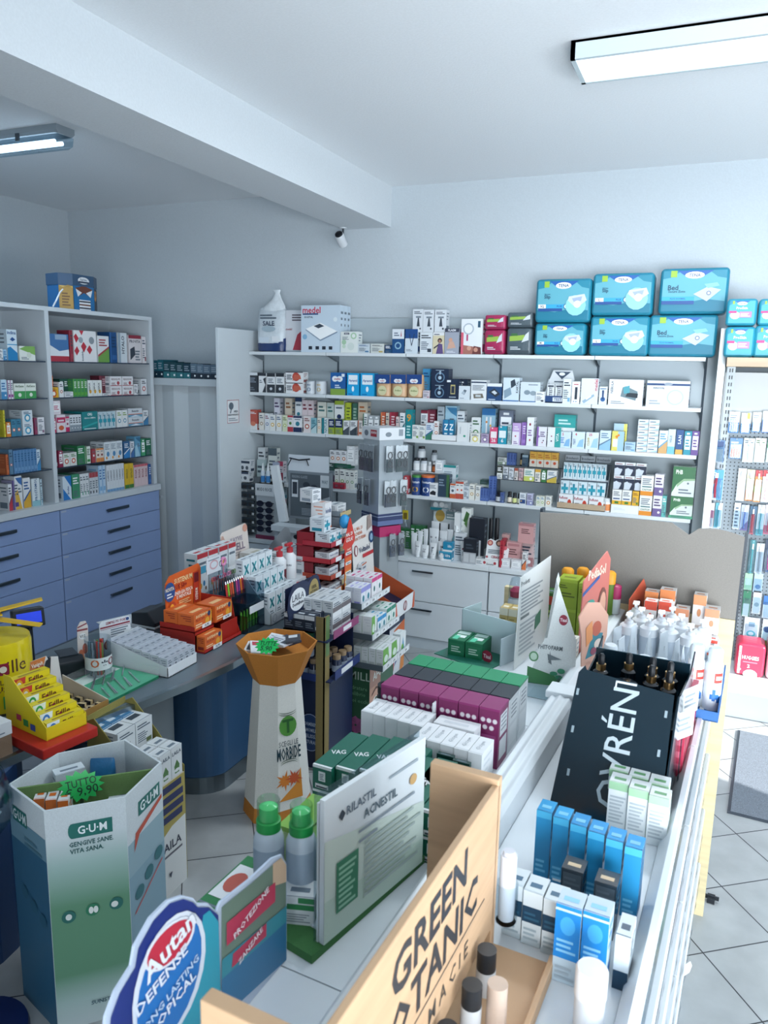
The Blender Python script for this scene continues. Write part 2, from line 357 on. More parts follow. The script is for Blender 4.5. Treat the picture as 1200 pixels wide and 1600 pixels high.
struct(MB().box(-2.905, YF, 3.286, -2.497, YW, ZC, 'd6dce0:plaster').build('trim_1'))     # ceiling beam
# ceiling panel lamp
t = thing('ceiling_light', 'long white rectangular ceiling lamp glowing above the shop floor', 'ceiling light', (-.71, 3.66, ZC-.0015))
MB().box(0, 0, -.075, 1.5, .02, 0, 'c4d0d4').box(0, .3, -.075, 1.5, .32, 0, 'c4d0d4').box(0, 0, -.075, .02, .32, 0, 'c4d0d4').box(1.48, 0, -.075, 1.5, .32, 0, 'c4d0d4').box(0,0,-.01,1.5,.32,0,'c4d0d4').build('lamp_housing', t)
MB().box(.02, .02, -.072, 1.48, .3, -.055, 'e6f4ff:glow').build('diffuser', t)
t = thing('tube_light', 'clear-covered fluorescent tube fitting on the darker left ceiling', 'ceiling light', (-4.96, 3.80, ZC))
MB().prism([(0,0),(0,-.03),(.02,-.05),(.13,-.05),(.15,-.03),(.15,0)], 0, 1.16, '8e9aa2', 'x').build('base_tray', t)
for y in (.045, .105): MB().rod([(.04, y, -.085), (1.1, y, -.085)], .013, 'dff0ff:emit', 10).build('tube', t, smooth=True)
MB().prism([(.0,-.05),(.01,-.1),(.045,-.125),(.105,-.125),(.14,-.1),(.15,-.05)], 0.01, 1.15, 'dce9f0:glass', 'x').build('clear_cover', t)
for x in (.3, .83):
    for y_ in (-.006, .148): MB().box(x, y_, -.075, x+.03, y_+.008, -.03, '39444e').build('clip', t)
# security camera hanging from the beam
P = Py(536, 372, 5.86)
t = thing('security_camera', 'small white dome camera with black lens under the beam end', 'camera', (P.x, P.y, 3.286))
MB().rod([(0, 0, 0), (0, 0, -.05)], .008, '2a3038').lathe([(.03, 0), (.03, -.008)], 'd8dde0', 14).build('bracket', t)
MB(Matrix.Translation((0, -.03, -.10)) @ Matrix.Rotation(R(52), 4, 'X')).lathe([(.0, -.055), (.036, -.05), (.038, .05), (.03, .06)], 'd5dade', 16).build('camera_body', t, smooth=True)
MB(Matrix.Translation((0, -.03, -.10)) @ Matrix.Rotation(R(52), 4, 'X')).lathe([(.033, .055), (.031, .068), (.018, .078), (0, .08)], '0a0d14:gloss', 16).build('lens', t, smooth=True)
# ================================================================ back wall shelving
GX0, GX1, YS, YB, YP = -3.65, -.075, 5.65, 5.457, 5.88
ZT, Z2, Z3, Z4, Z0 = 2.295, 1.957, 1.637, 1.192, 0.735
WHT = 'd3dade:lam'; GRY = 'aebac0:lam'
t = thing('wall_shelving', 'long white slotted wall shelving filled with pharmacy boxes', 'shelving', (0, 0, 0))
P0 = Px(343, 512, GX0-.02)
MB().box(GX0-.03, 5.22, 0, GX0-.002, YW-.005, P0.z, 'ccd5da:lam').build('side_panel', t, bevel=.002)
MB().box(.0, 5.50, 0, .045, YW-.005, 2.475, 'e4eaee:lam').lathe([(.05,0.93),(.05,.96)], 'e4eaee:lam', 20, .02, 5.5).build('side_panel', t, bevel=.002)
bays = [-3.65, -2.92, -2.225, -1.53, -.80, -.075]
for a, b in zip(bays[:-1], bays[1:]): MB().box(a+.003, YP, .74, b-.003, YP+.05, 2.575, GRY).build('back_panel', t)
for x in bays: MB().box(x-.008, YP-.004, .74, x+.008, YP+.01, 2.5, '4a5660:matte').build('slotted_upright', t)
MB().box(bays[-1], YP, .74, .0, YP+.05, 2.5, GRY).build('back_panel', t)
def shelf(a, b, z, y0=YS):
    s = MB().box(a+.002, y0, z-.026, b-.002, YP-.004, z, WHT).build('shelf', t, bevel=.0015)
    MB().prism([(y0+.03, z-.026), (YP-.01, z-.026), (YP-.01, z-.075)], a+.008, a+.011, '6c7880', 'x').build('bracket', s)
    MB().prism([(y0+.03, z-.026), (YP-.01, z-.026), (YP-.01, z-.075)], b-.011, b-.008, '6c7880', 'x').build('bracket', s)
for i in range(5):
    a, b = bays[i:i+2]
    shelf(a, b, ZT); shelf(a, b, Z2); shelf(a, b, Z3) ; shelf(a, b, Z4)
# low drawer cabinets under the shelving
for k, (a, b) in enumerate(((-3.64, -2.92), (-2.915, -2.18), (-2.175, -1.44), (-1.435, -.71), (-.705, -.01))):
    c = thing('drawer_cabinet', f"low white two-drawer cabinet under the wall shelving, {ORD[k]} from left", 'cabinet', (a, YB, 0), 0, 'white drawer cabinets under the wall shelving')
    w = b-a
    MB().box(0, .02, .0, w, .48, .70, 'c6cfd5:lam').box(0, .015, 0, w, .03, .085, 'b9c4cb:lam').build('cabinet_body', c)
    MB().box(-.002, -.01, .70, w+.002, .485, .735, WHT).build('cabinet_top', c, bevel=.003)
    for z0, z1 in ((.095, .385), (.392, .692)):
        d = MB().box(.004, 0, z0, w-.004, .02, z1, 'cdd6dc:lam').build('drawer', c, bevel=.002)
        MB().box(.13 if k < 3 else w-.3, -.02, z1-.065, .13+.17 if k < 3 else w-.13, -.008, z1-.053, '6f7c86:metal').box(.14 if k<3 else w-.29, -.012, z1-.062, .15 if k<3 else w-.28, .002, z1-.056, '6f7c86:metal').box(.28 if k<3 else w-.15, -.012, z1-.062, .29 if k<3 else w-.14, .002, z1-.056, '6f7c86:metal').build('handle', d)
# sign on the left side panel (hand mirror pictogram)
P = Px(364, 642, GX0); M_ = Matrix.Translation((GX0+.001, P.y-.085, P.z-.10)) @ Matrix.Rotation(math.pi/2, 4, 'Z')
m = MB(M_).box(0, 0, 0, .17, .002, .19, 'e4e8ea')
m.prints([('r',0,0,1,.025,'a8525c'),('r',0,.975,1,1,'a8525c'),('r',0,0,.03,1,'a8525c'),('r',.97,0,1,1,'a8525c'),('o',.34,.74,.2,'5c6a76',.16),('p',[(.3,.6),(.38,.6),(.3,.42),(.22,.44)],'5c6a76'),('t','AREA',.72,.5,.09,'48535e',.4),('t','VIDEOSORVEGLIATA',.5,.36,.07,'48535e',.86),('b',.1,.1,.9,.26,2,'8894a0')], .17, .19)
tag(m.build('wall_notice'), 'small red-bordered notice with grey pictogram on the white side panel', 'sign')
# ================================================================ blue drawer cabinet on the left
XC = -4.35
t = thing('display_cabinet', 'tall cabinet of glass shelves above blue drawers at left wall', 'cabinet', (0, 0, 0))
Y0, Y1, Y2 = 3.06, 4.17, 5.28
CW = 'ccd4da:lam'
MB().box(XC-.42, Y0, 2.525, XC, Y2, 2.555, CW).build('top_board', t, bevel=.002)
for y in (Y0+.02, Y1, Y2-.02): MB().box(XC-.42, y-.018, 1.12, XC, y+.018, 2.525, CW).build('divider', t)
MB().box(XC-.44, Y0, 0.08, XC-.42, Y2, 2.525, 'b8c2c8:lam').build('back_board', t)
MB().box(XC-.44, Y0, 1.115, XC+.04, Y2, 1.165, CW).build('counter_board', t, bevel=.002)
MB().box(XC-.42, Y0, .0, XC+.0, Y2, 1.115, '8c99a8:lam').build('carcass', t)
zs = [1.108, .938, .765, .590, .415, .10]
for a, b in ((Y0, Y1), (Y1, Y2)):
    for z in (2.178, 1.922, 1.67, 1.415): MB().box(XC-.41, a+.02, z-.008, XC-.01, b-.02, z, '2c3c50:gloss').build('glass_shelf', t)
    for i in range(5):
        d = MB().box(XC, a+.004, zs[i+1]+.004, XC+.02, b-.004, zs[i], '8fa6d2:lam').build('drawer', t, bevel=.002)
        yc = (a+b)/2+.03; zc = zs[i]-.075
        MB().box(XC+.035, yc-.12, zc-.012, XC+.047, yc+.12, zc+.012, '66727d:metal').box(XC+.018, yc-.115, zc-.006, XC+.036, yc-.10, zc+.006, '66727d:metal').box(XC+.018, yc+.10, zc-.006, XC+.036, yc+.115, zc+.006, '66727d:metal').build('handle', d, bevel=.004)
        MB().box(XC+.0203, a+.012, zs[i]-.022, XC+.0213, a+.06, zs[i]-.008, 'aebbd0').build('drawer_label', d)
# folding door and lintel shelf beside it
t = bpy.data.objects.new('door_1', None); COL.objects.link(t); t.location = (-4.52, 5.38, 0); struct(t); t['label'] = 'closed pale folding door between blue drawers and white shelving'
MB().box(0, -.06, 2.0, .86, .3, 2.06, 'bcc6cc:lam').build('lintel', t, bevel=.003)
for k in range(6):
    x = .03+.135*k; dy = .011*(1 if k % 2 else -1)
    MB().prism([(x, dy), (x+.135, -dy), (x+.135, -dy+.012), (x, dy+.012)], .02, 2.0, 'c3ccd1:lam').build('slat_panel', t)
MB().box(.83, -.05, 0, .865, .05, 2.0, 'b4bec4:lam').build('door_frame', t)
MB().rod([(.17, -.04, 1.04), (.17, -.07, 1.04)], .012, 'b8c0c6', 8).build('door_knob', t)
k = 0
for u0, u1, vt, c, c2 in ((241,247,563,'1d5566','13303f'),(247,256,562,'22616f','13303f'),(256,266,565,'17454f','2d6f78'),(266,276,566,'16424c','3b7c80'),(276,287,567,'173f49','2d6f78'),(287,298,568,'16384a','2d6f78'),(298,308,568,'5d7384','22303e'),(308,318,569,'62788a','22303e'),(318,329,570,'5b7082','22303e'),(329,341,570,'54697a','22303e')):
    A = Py(u0, 590, 5.36); B = Py(u1, 590, 5.36); H = Py(u0, vt, 5.36).z-2.06
    carton('product_box', f"{'dark teal' if k < 6 else 'slate grey'} box in the row above the folding door, {ORD[k]} from left", B.x-A.x-.003, .2, H, c, deco('b', c2, '8fa0ac'), (A.x, 5.36, 2.0605), 0, 'boxes above the folding door'); k += 1
# ================================================================ right pegboard gondola
t = thing('pegboard_unit', 'grey perforated display wall with wooden top shelf at right edge', 'shelving', (0, 0, 0))
MB().box(.05, 5.60, .24, 1.3, 5.64, 1.86, '8d989f:holes').build('pegboard', t)
MB().box(.05, 5.615, 1.86, 1.3, 5.65, 2.20, 'b4b9ba:lam').build('upper_panel', t)
MB().box(.05, 5.30, 2.235, 1.3, 5.9, 2.29, 'b9a48c:wood').build('wood_top_shelf', t, bevel=.002)
MB().box(.05, 5.20, .0, 1.3, 5.62, .22, 'd4dbe0:lam').build('base_plinth', t, bevel=.003)
MB().box(.05, 5.05, .222, 1.3, 5.6, .245, 'dfe5e9:lam').build('base_shelf', t, bevel=.003)
m = MB()
for z in [2.2-.045*i for i in range(32)]: m.box(.075, 5.594, z, .081, 5.598, z+.024, '1b2128').box(.09, 5.594, z, .096, 5.598, z+.024, '1b2128')
m.box(.06, 5.598, .3, .11, 5.60, 2.24, 'b5bfc5').build('slotted_upright', t)
# entrance doormat
o = MB().box(0, 0, .001, .75, 1.0, .014, '767f8a:speck').box(-.015, -.015, .0005, .765, 1.015, .008, '3b434d').build('doormat'); at(o, (.265, 3.98, 0), R(-4)); tag(o, 'grey ribbed doormat on the sunlit tile floor at right', 'doormat')
# ================================================================ products on the wall shelving
# (pixel pair sighted along the shelf front, top edge, base colour, print style, accents, look)
YR = YS+.02
G1 = 'products on the top wall shelf'
# --- top shelf
def sit(u0, u1, y, z): a = Py(u0, 560, y); b = Py(u1, 560, y); return Vector((a.x, y, z+.0005)), b.x-a.x
def hgt(u, v, y, z): return Py(u, v, y).z-z
L, w = sit(399, 442, YR, ZT)
t = thing('plastic_bag', 'knotted white and navy plastic bag of salt at the left end of the top shelf', 'bag', L)
m = pouch_mb(w, .13, hgt(420, 478, YR, ZT), 'cdd6dc:film', .6); m.build('bag_body', t, smooth=True)
m = MB(); n = 20
def seg(z, sx, sy, dx=0): return [(w/2+dx+w/2*sx*math.cos(2*math.pi*i/n), .065+.065*sy*math.sin(2*math.pi*i/n), z) for i in range(n)]
hh = hgt(420, 452, YR, ZT); h1 = hgt(420, 478, YR, ZT)
m.loft([seg(h1*.75, .98, .5), seg(h1, .75, .4, .02), seg(hh*.85, .35, .22, .04), seg(hh*.95, .16, .15, .045), seg(hh, .3, .2, .04)], 'dbe2e6:film'); m.build('gathered_top', t, smooth=True)
m = pouch_mb(w*1.01, .132, h1*.42, '1c3566:film', .98); m.M = Matrix.Identity(4); m.build('navy_base', t, smooth=True)
MB().prints([('r',.15,.2,.5,.32,'c7d2dc'),('t','SALE',.5,.62,.1,'2b3c55',.5),('o',.5,.5,.25,'9fb0ba',.07),('b',.2,.72,.8,.84,2,'51606e'),('r',.62,.22,.9,.34,'e2e6ea')], w, h1, y=-.004).build('printed_front', t)
MED = [('t','medel',.27,.9,.13,'c43a56',.5),('r',.04,.8,.44,.83,'1f3f73'),('t','DIGITAL',.2,.75,.04,'33465c'),('p',[(.12,.5),(.5,.63),(.93,.45),(.5,.27)],'f4f7f8'),('p',[(.12,.5),(.5,.27),(.5,.24),(.12,.47)],'8fa2b4'),('p',[(.5,.27),(.93,.45),(.93,.42),(.5,.24)],'7c90a6'),('p',[(.33,.56),(.48,.61),(.6,.56),(.45,.51)],'3a4654'),('o',.88,.7,.05,'dce8ee'),('o',.1,.33,.06,'86b2d0'),('r',.2,.06,.29,.13,'232c3a'),('r',.38,.06,.47,.13,'232c3a'),('r',.55,.06,.64,.13,'232c3a'),('r',.72,.06,.81,.13,'232c3a')]
L, w = sit(443, 470, YR+.02, ZT)
o = carton('product_box', 'tilted white box with red hot water bottle picture left of the digital scale box', w*1.15, .06, hgt(450, 484, YR, ZT), 'c9ccd2', [('p',[(.3,.0),(1,.0),(1,.62),(.55,.42)],'a33344'),('b',.3,.75,.9,.93,3,'4c4450'),('r',0,0,1,.05,'a9b4bd'),('t','medel',.15,.55,.05,'8a2a3a',.3)], L+Vector((.005, .03, 0)), R(6), G1)
L, w = sit(470.5, 531, YR, ZT); w0 = w
H_ = hgt(500, 477, YR, ZT)
for k in range(3): carton('scale_box', 'large white bathroom scale box lettered medel'+['', ', the middle one hidden behind the front box', ', rearmost of the three'][k], w, .062, H_, 'c6d6e3', MED, L+Vector((0, .064*k, 0)), 0, G1)
top_items = [
 (531,559,518,'dfe5e2','a','dfe5e2','7fb08a','white box with green circles',{'P':[('o',.75,.8,.17,'a6c9a9'),('o',.75,.8,.1,'e5eae6'),('o',.2,.5,.13,'a6c9a9'),('o',.2,.3,.1,'c2d8c4'),('r',.2,.86,.5,.95,'2a3550'),('t','chicco',.35,.905,.05,'ffffff',.26),('o',.6,.3,.2,'d0dbd6'),('b',.1,.62,.5,.78,3,'7c8a90')]}),
 (558,577,537,'c8d3da','l','4d7fa8','3e6690','pale wet wipe pack with blue print',{'name':'wipes_pack','d':.1}),
 (578,599,537,'cfd4d0','l','b9a661','5a6068','pale wet wipe pack with cream print',{'name':'wipes_pack','d':.1}),
 (600,611,539,'1f4c74','h','15355a','8fb2c8','small navy box'),
 (611,630,514,'1d4c7e','h','d7dee6','1d4c7e','navy box with pale blue circle',{'P':[('r',0,.6,1,1,'d9e0e6'),('o',.5,.32,.28,'8db4c8'),('o',.5,.32,.18,'1d4c7e'),('b',.15,.72,.6,.9,2,'5a6a80'),('p',[(.7,.7),(.8,.7),(.75,.95)],'b05a72')]}),
 (631,651,514,'ccd7df','h','1f4a86','33465c','white box with navy top and necklace drawing',{'P':[('r',0,.62,1,1,'1f4a86'),('p',[(.3,.8),(.36,.8),(.52,.35),(.5,.3)],'26364c'),('p',[(.7,.8),(.76,.8),(.54,.3),(.5,.35)],'26364c'),('b',.1,.1,.6,.2,2,'7a8896')]}),
 (654,674,519,'d3dadf','l','39424e','252d38','small white box with grey razor picture',{'d':.09}),
 (674,692,519,'cfc6a8','a','cfc6a8','3c3040','cream box with picture of a woman in purple',{'P':[('r',0,.85,1,1,'d8dcdf'),('o',.62,.62,.2,'2a2128'),('o',.62,.6,.12,'a87c6a'),('p',[(.3,0),(.95,0),(.85,.45),(.5,.5)],'5d4c7c'),('p',[(.1,.3),(.5,.45),(.5,.38),(.1,.22)],'2c2c3a'),('b',.1,.88,.6,.96,1,'50505a')]}),
 (692,715,513,'9aa0ae','a','9aa0ae','c7a08e','grey box with picture of a baby',{'P':[('r',0,.86,1,1,'3a3f50'),('o',.42,.55,.14,'c79a86'),('p',[(.2,.2),(.8,.25),(.62,.5),(.3,.45)],'c9a290'),('t','FLAEM',.5,.93,.08,'dfe3ea',.8),('b',.15,.06,.8,.14,2,'dfe3ea')]}),
 (717,751,498,'dde2e6','a','dde2e6','c8447a','white breast pump box with pink spine',{'side':'b8447a','d':.12,'P':[('o',.34,.72,.26,'a9b5c0'),('o',.34,.72,.2,'e3e7ea'),('r',.0,0,.12,.62,'cf5d72'),('r',.78,.76,.9,.94,'29526a'),('p',[(.12,0),(.7,0),(.6,.22),(.12,.26)],'a06a5e'),('p',[(.55,0),(.98,0),(.95,.2),(.62,.24)],'6a3b3a'),('o',.4,.17,.1,'c99b88'),('o',.72,.13,.1,'c28f7c'),('r',.26,.38,.34,.56,'b04a70')]}),
]
row('the top wall shelf', G1, 'Y', YR, ZT, top_items, .08)
RZ = [('b',.12,.8,.9,.94,2,'4a5460'),('p',[(.4,.25),(.7,.25),(.6,.65),(.5,.65)],'39434f'),('r',.3,.62,.8,.7,'7a8692'),('o',.75,.15,.08,'303a46')]
for (u0, u1, vt), k in zip(((648,664,484),(664,681,485),(682,700,485)), range(3)):
    A = Py(u0, 500, YR+.05); B = Py(u1, 500, YR+.05); z1 = Py(u0, 519, YR).z
    carton('product_box', f"small white box with grey razor picture in the upper tier of the top shelf, {ORD[k]} from left", B.x-A.x-.002, .08, Py(u0, vt, YR+.05).z-z1, 'd0d6dc', RZ, (A.x, YR+.01, z1+.001), 0, 'razor boxes in the upper tier')
for k in range(3):
    A = Py(648+17*k, 519, YR+.1); carton('product_box', f"white box carrying the upper tier of razor boxes, {ORD[k]} from left", .085, .08, z1-ZT-.001, 'c8d0d6', RZ, (A.x, YR+.095, ZT+.0005), 0, 'razor boxes carrying the upper tier')
for base, dk, (ua, ub), nm, tops in (('a02a55','7b1f44',(755,787),'maroon',(492,515)), ('4c5a62','39464e',(790,829),'dark grey',(488,512))):
    for k in range(2):
        L, w = sit(ua, ub, YR-.01, ZT); za = ZT if k == 0 else Py(ua, tops[1], YR).z
        hh = (Py(ua, tops[1], YR).z-ZT if k == 0 else Py(ua, tops[0], YR).z-za)-.002
        soft_pack('diaper_pack', f"{nm} briefs pack with lime band, {'lower' if k == 0 else 'upper'} of its pair on the top shelf", w, .16, hh, base, [('p',[(.05,.5),(.75,.55),(.75,.78),(.05,.72)],'8fb04a'),('p',[(.62,.45),(.95,.55),(.95,.92),(.8,.8)],'c9d0d6'),('r',.12,.74,.42,.84,'3b6a3c'),('b',.1,.14,.6,.3,2,'c7ccd2'),('p',[(0,0),(1,0),(1,.1),(0,.06)],dk)], (L.x, L.y, za+.001), 0, 'briefs packs beside the breast pump box')
def tena(kind, size):
    P = [('r',0,0,1,1,'5ba6b8'),('p',[(0,0),(1,0),(1,.24),(.7,.3),(.35,.2),(0,.26)],'12738e'),('p',[(0,.8),(.12,.83),(.3,1),(0,1)],'1c829c'),('p',[(.72,1),(.86,.84),(1,.8),(1,1)],'1c829c'),
         ('p',[(.22,1),(.36,.86),(.5,.8),(.64,.86),(.8,1)],'1559a4'),('o',.5,.885,.155,'e9eff2',.085),('t','TENA',.5,.885,.075,'1d3f6e',.22),('p',[(.12,.84),(.22,.84),(.22,1.0),(.12,1.0)],'93b83c')]
    if kind == 'Slip': P += [('t','PROskin',.19,.665,.032,'164a6a',.2),('t','Slip',.19,.585,.085,'1c4a66',.2),('r',.02,.3,.62,.4,'2fa0d6'),('r',.02,.3,.17,.4,'eef2f4'),('t',size,.095,.35,.07,'16324f',.1),('t','PLUS',.44,.35,.045,'1a4f86',.2),('r',.02,.22,.5,.295,'1a4a8c'),('o',.57,.345,.05,'1a3f70'),('o',.57,.345,.038,'bfe0ea'),
         ('o',.76,.37,.2,'8ccbd8'),('p',[(.62,.6),(.92,.66),(.97,.5),(.84,.36),(.72,.36),(.6,.5)],'c3cede'),('p',[(.68,.55),(.88,.6),(.86,.48),(.72,.46)],'99a9c4'),('o',.79,.4,.07,'e4e9ef')]
    else: P += [('t','Bed',.17,.585,.12,'1c4a66',.2),('t','Secure Zone',.235,.49,.055,'164a6a',.3),('r',.0,.26,.52,.36,'2fa0d6'),('t','PLUS NORMAL',.26,.31,.04,'1a4f86',.3),('r',.0,.17,.52,.255,'1a4a8c'),('p',[(.5,.42),(.72,.6),(.93,.52),(.72,.24)],'b5bfdc'),('p',[(.66,.66),(.86,.7),(.9,.62),(.72,.56)],'7fc3c6'),('o',.74,.44,.035,'1a3f70'),('o',.74,.44,.025,'c3cde2')]
    return P
ztop = [Py(930, 504, YR).z, Py(970, 493, YR).z, Py(1060, 491, YR).z]
for k, (ul, ur, tt, ul2, ur2, vm, kind, s1, s2) in enumerate(((834,914,435,837,924,504,'Slip','M','XL'),(920,1013,426,925,1021,493,'Slip','L','L'),(1012,1119,418,1030,1138,491,'Bed','',''))):
    yy = YR-.03
    A = Py(ul, 540, yy); B = Py(ur, 540, yy); hz = Py((ul+ur)/2, vm, yy).z-ZT
    soft_pack('incontinence_pack', [f'teal TENA Slip pack size M, lower of the leftmost big stack', 'teal TENA Slip pack size L, lower of the middle big stack', 'wide teal TENA Bed pack, lower of the rightmost big stack'][k], B.x-A.x, .2, hz-.003, '24809a', tena(kind, s1), (A.x, yy, ZT+.001), 0, 'big teal packs on the top shelf', 'pack')
    A2 = Py(ul2, 460, yy-.02); B2 = Py(ur2, 460, yy-.02)
    soft_pack('incontinence_pack', [f'teal TENA Slip pack size XL, upper of the leftmost big stack', 'teal TENA Slip pack size L, upper of the middle big stack', 'wide teal TENA Bed pack, upper of the rightmost big stack'][k], B2.x-A2.x, .2, Py((ul2+ur2)/2, tt, yy-.02).z-ZT-hz, '24809a', tena(kind, s2), (A2.x, yy-.02, ZT+hz), R(.6), 'big teal packs on the top shelf', 'pack')
# --- second shelf
G2 = 'products on the second wall shelf'
BK = lambda: [('r',0,0,1,.42,'2c333c'),('r',0,.82,1,1,'232a33'),('b',.15,.5,.85,.76,3,'5b6875'),('o',.5,.2,.16,'c8cfd6')]
MASK = [('o',.6,.55,.22,'b5473c'),('p',[(.4,.2),(.9,.35),(.85,.7),(.5,.75)],'c4604c'),('b',.06,.3,.4,.8,3,'39424d'),('r',0,.93,1,1,'3c3440')]
AP = [('r',0,.0,1,1,'1aa0d8'),('r',.12,.5,.88,.92,'e3ecf1'),('t','Aptamil',.5,.66,.1,'1b4d92',.7),('o',.5,.3,.1,'e8f1f5',.12),('b',.1,.05,.5,.12,1,'0d5fa0')]
SONO = [('o',.5,.42,.28,'5b7b96'),('o',.5,.42,.22,'14253f'),('r',.46,.62,.56,.86,'9ab0c0'),('b',.25,.88,.75,.95,1,'9ab0c0'),('o',.5,.4,.1,'a8bfce')]
row('the second wall shelf', G2, 'Y', YR, Z2, [
 (388,403,582,'2a313b','h','39434f','c7cdd4','black box with pale top',{'P':[('r',0,.86,1,1,'d6dce2'),('b',.15,.5,.85,.78,3,'8794a2'),('b',.15,.1,.7,.3,2,'6c7884')]}),
 (404,416,583,'e0e3e6','a','232b36','4a5663','narrow white box with black wave',{'P':[('r',0,.86,1,1,'232a35'),('p',[(.5,.0),(1,0),(1,.8),(.6,.7),(.9,.4)],'232a35'),('b',.1,.5,.5,.7,2,'6a7682')]}),
 (417,430,583,'dfe3e6','h','262d37','49545f','white box with black top and base',{'P':BK()}),
 (431,444,583,'dfe3e6','h','262d37','49545f','white box with black base and side dots',{'P':BK()}),
 (446,474,581,'dfe2e4','a','b5473c','c5604a','white mask box with red hand picture',{'st':2,'P':MASK,'side':'8a4a48','d':.09}),
], .09)
for k, (u0, u1, c) in enumerate(((476,489,'3b5f86'),(490,506,'c9a94e'))):
    A = Py(u0, 600, YR); B = Py(u1, 600, YR); r = (B.x-A.x)/2; H = Py(u0, 595, YR).z-Z2
    round_thing('milk_powder_tin', f"white milk powder tin with {['blue','gold'][k]} emblem beside the red hand mask boxes", ((A.x+B.x)/2, YR+r, Z2+.0005), [('tin_body', [(r,0),(r,H*.93)], 'c9cfd4', (r, [('MILK', H*.7, H*.1, c), ('O', H*.35, H*.28, c)])), ('tin_lid', [(r*1.03,H*.93),(r*1.03,H),(r*.9,H)], 'a8b2ba')], 'tin', 'milk powder tins')
row('the second wall shelf', G2, 'Y', YR, Z2, [
 (516,540,582,'1f5c9e','g','6f9a3a','e8ecee','blue baby food box with green meadow base',{'P':[('r',0,0,1,.28,'7fa046'),('o',.3,.72,.2,'e6ebee',.13),('o',.62,.72,.2,'e6ebee',.13),('t','mellin',.46,.72,.09,'b02a48',.6),('b',.3,.32,.7,.5,2,'cfe0ea'),('r',.75,.82,.95,.95,'dfe6ea')]}),
 (542,561,583,'1aa0d8','f','1a86c8','e8f0f4','bright blue Aptamil box',{'P':AP}),
 (563,585,583,'1aa0d8','f','1a86c8','e8f0f4','wider bright blue Aptamil box',{'P':AP})], .08)
for k, (u0, u1) in enumerate(((587,610),(611,635),(636,660))):
    A = Py(u0, 600, YR); B = Py(u1, 600, YR); w = B.x-A.x; H = Py(u0, 585, YR).z-Z2
    t = thing('biscuit_bag', f"beige baby biscuit bag with navy top on the second shelf, {ORD[k]} from left", 'bag', (A.x, YR-.01, Z2+.0005), 0, 'baby biscuit bags')
    pouch_mb(w, .09, H, 'c9a37c:film').build('bag_body', t, smooth=True)
    MB().prints([('r',.0,.6,1,1,'1c4280'),('o',.38,.72,.15,'dfe6ea',.09),('o',.6,.72,.15,'dfe6ea',.09),('t','mellin',.49,.72,.06,'b02a48',.42),('o',.5,.28,.3,'cfcda4',.22),('t','Stelline',.5,.3,.07,'5f7a3a',.4)], w, H, y=-.004).build('printed_front', t)
A = Py(661, 600, YR+.05);
row('the second wall shelf', G2, 'Y', YR, Z2, [
 (660,672,576,'3f8fbf','l','dfe8ee','1d4c7e','tall light blue box',{'back':.06,'t':None}),
 (661,672,610,'c9c3cc','l','b0848e','6c5c6a','tiny lilac box'),
 (673,701,576,'14253f','h','14253f','9ab0c0','navy monitor box with round emblem',{'st':2,'P':SONO,'side':'1c3050','d':.1}),
 (696,717,592,'16263e','h','16263e','c8b060','navy box with gilt device picture',{'P':[('r',.4,.25,.75,.72,'b8ae74'),('r',.45,.3,.7,.65,'2a3444'),('r',.1,.84,.4,.94,'dfe5ea'),('b',.3,.08,.85,.18,1,'9aa8b4')],'d':.08}),
 (706,731,592,'15233a','h','15233a','8794a2','long navy box lying behind',{'back':.09,'d':.08}),
 (717,735,603,'d0d9e0','a','d0d9e0','51606e','white box with grey oval device',{'P':[('p',[(.25,.45),(.5,.75),(.72,.68),(.5,.35)],'566676'),('o',.42,.5,.14,'a8b6c2'),('b',.1,.08,.5,.18,1,'8794a2')]}),
 (736,761,594,'dadfe2','a','2a3d5c','3a4654','white box with palm scale picture',{'P':[('r',0,.86,1,.93,'2a3a55'),('p',[(.15,.3),(.75,.34),(.85,.12),(.2,.08)],'6c665c'),('r',.3,.16,.65,.27,'b9c0c4'),('b',.1,.5,.9,.78,4,'6a7682')]}),
 (761,785,599,'1e4470','h','dbe1e6','c5ced6','navy box with white top and meter',{'P':[('r',0,.82,1,1,'dde2e6'),('p',[(.1,.5),(.5,.72),(.9,.4),(.6,.2)],'26303c'),('p',[(.3,.5),(.5,.6),(.7,.45),(.55,.35)],'c2ccd4'),('b',.1,.05,.6,.15,1,'b8c8d8')]}),
 (786,812,590,'c9d8e2','c','7a8ea0','33404e','white blood pressure box with slanted print',{'P':[('p',[(.1,.1),(.55,.3),(.45,.6),(.05,.45)],'7f97a8'),('p',[(.5,.55),(.8,.7),(.7,.95),(.45,.85)],'2c3a48'),('v','KARTAL',.88,.62,.14,'33404e',.6),('r',0,0,1,.05,'3f6fa8')],'str':1}),
 (813,845,597,'cbd7df','b','4f86b8','8fa2b2','white box with two grey pads',{'P':[('o',.35,.48,.16,'7c8e9a',.12),('o',.66,.45,.16,'8a9ba6',.12),('r',0,0,.9,.05,'3f6fa8'),('b',.4,.85,.9,.93,1,'6a7a88')],'side':'9aa6b0','d':.1}),
 (838,852,612,'dfe3e6','l','39424e','51606e','small white box with grey pen',{'back':-.012}),
], .09)
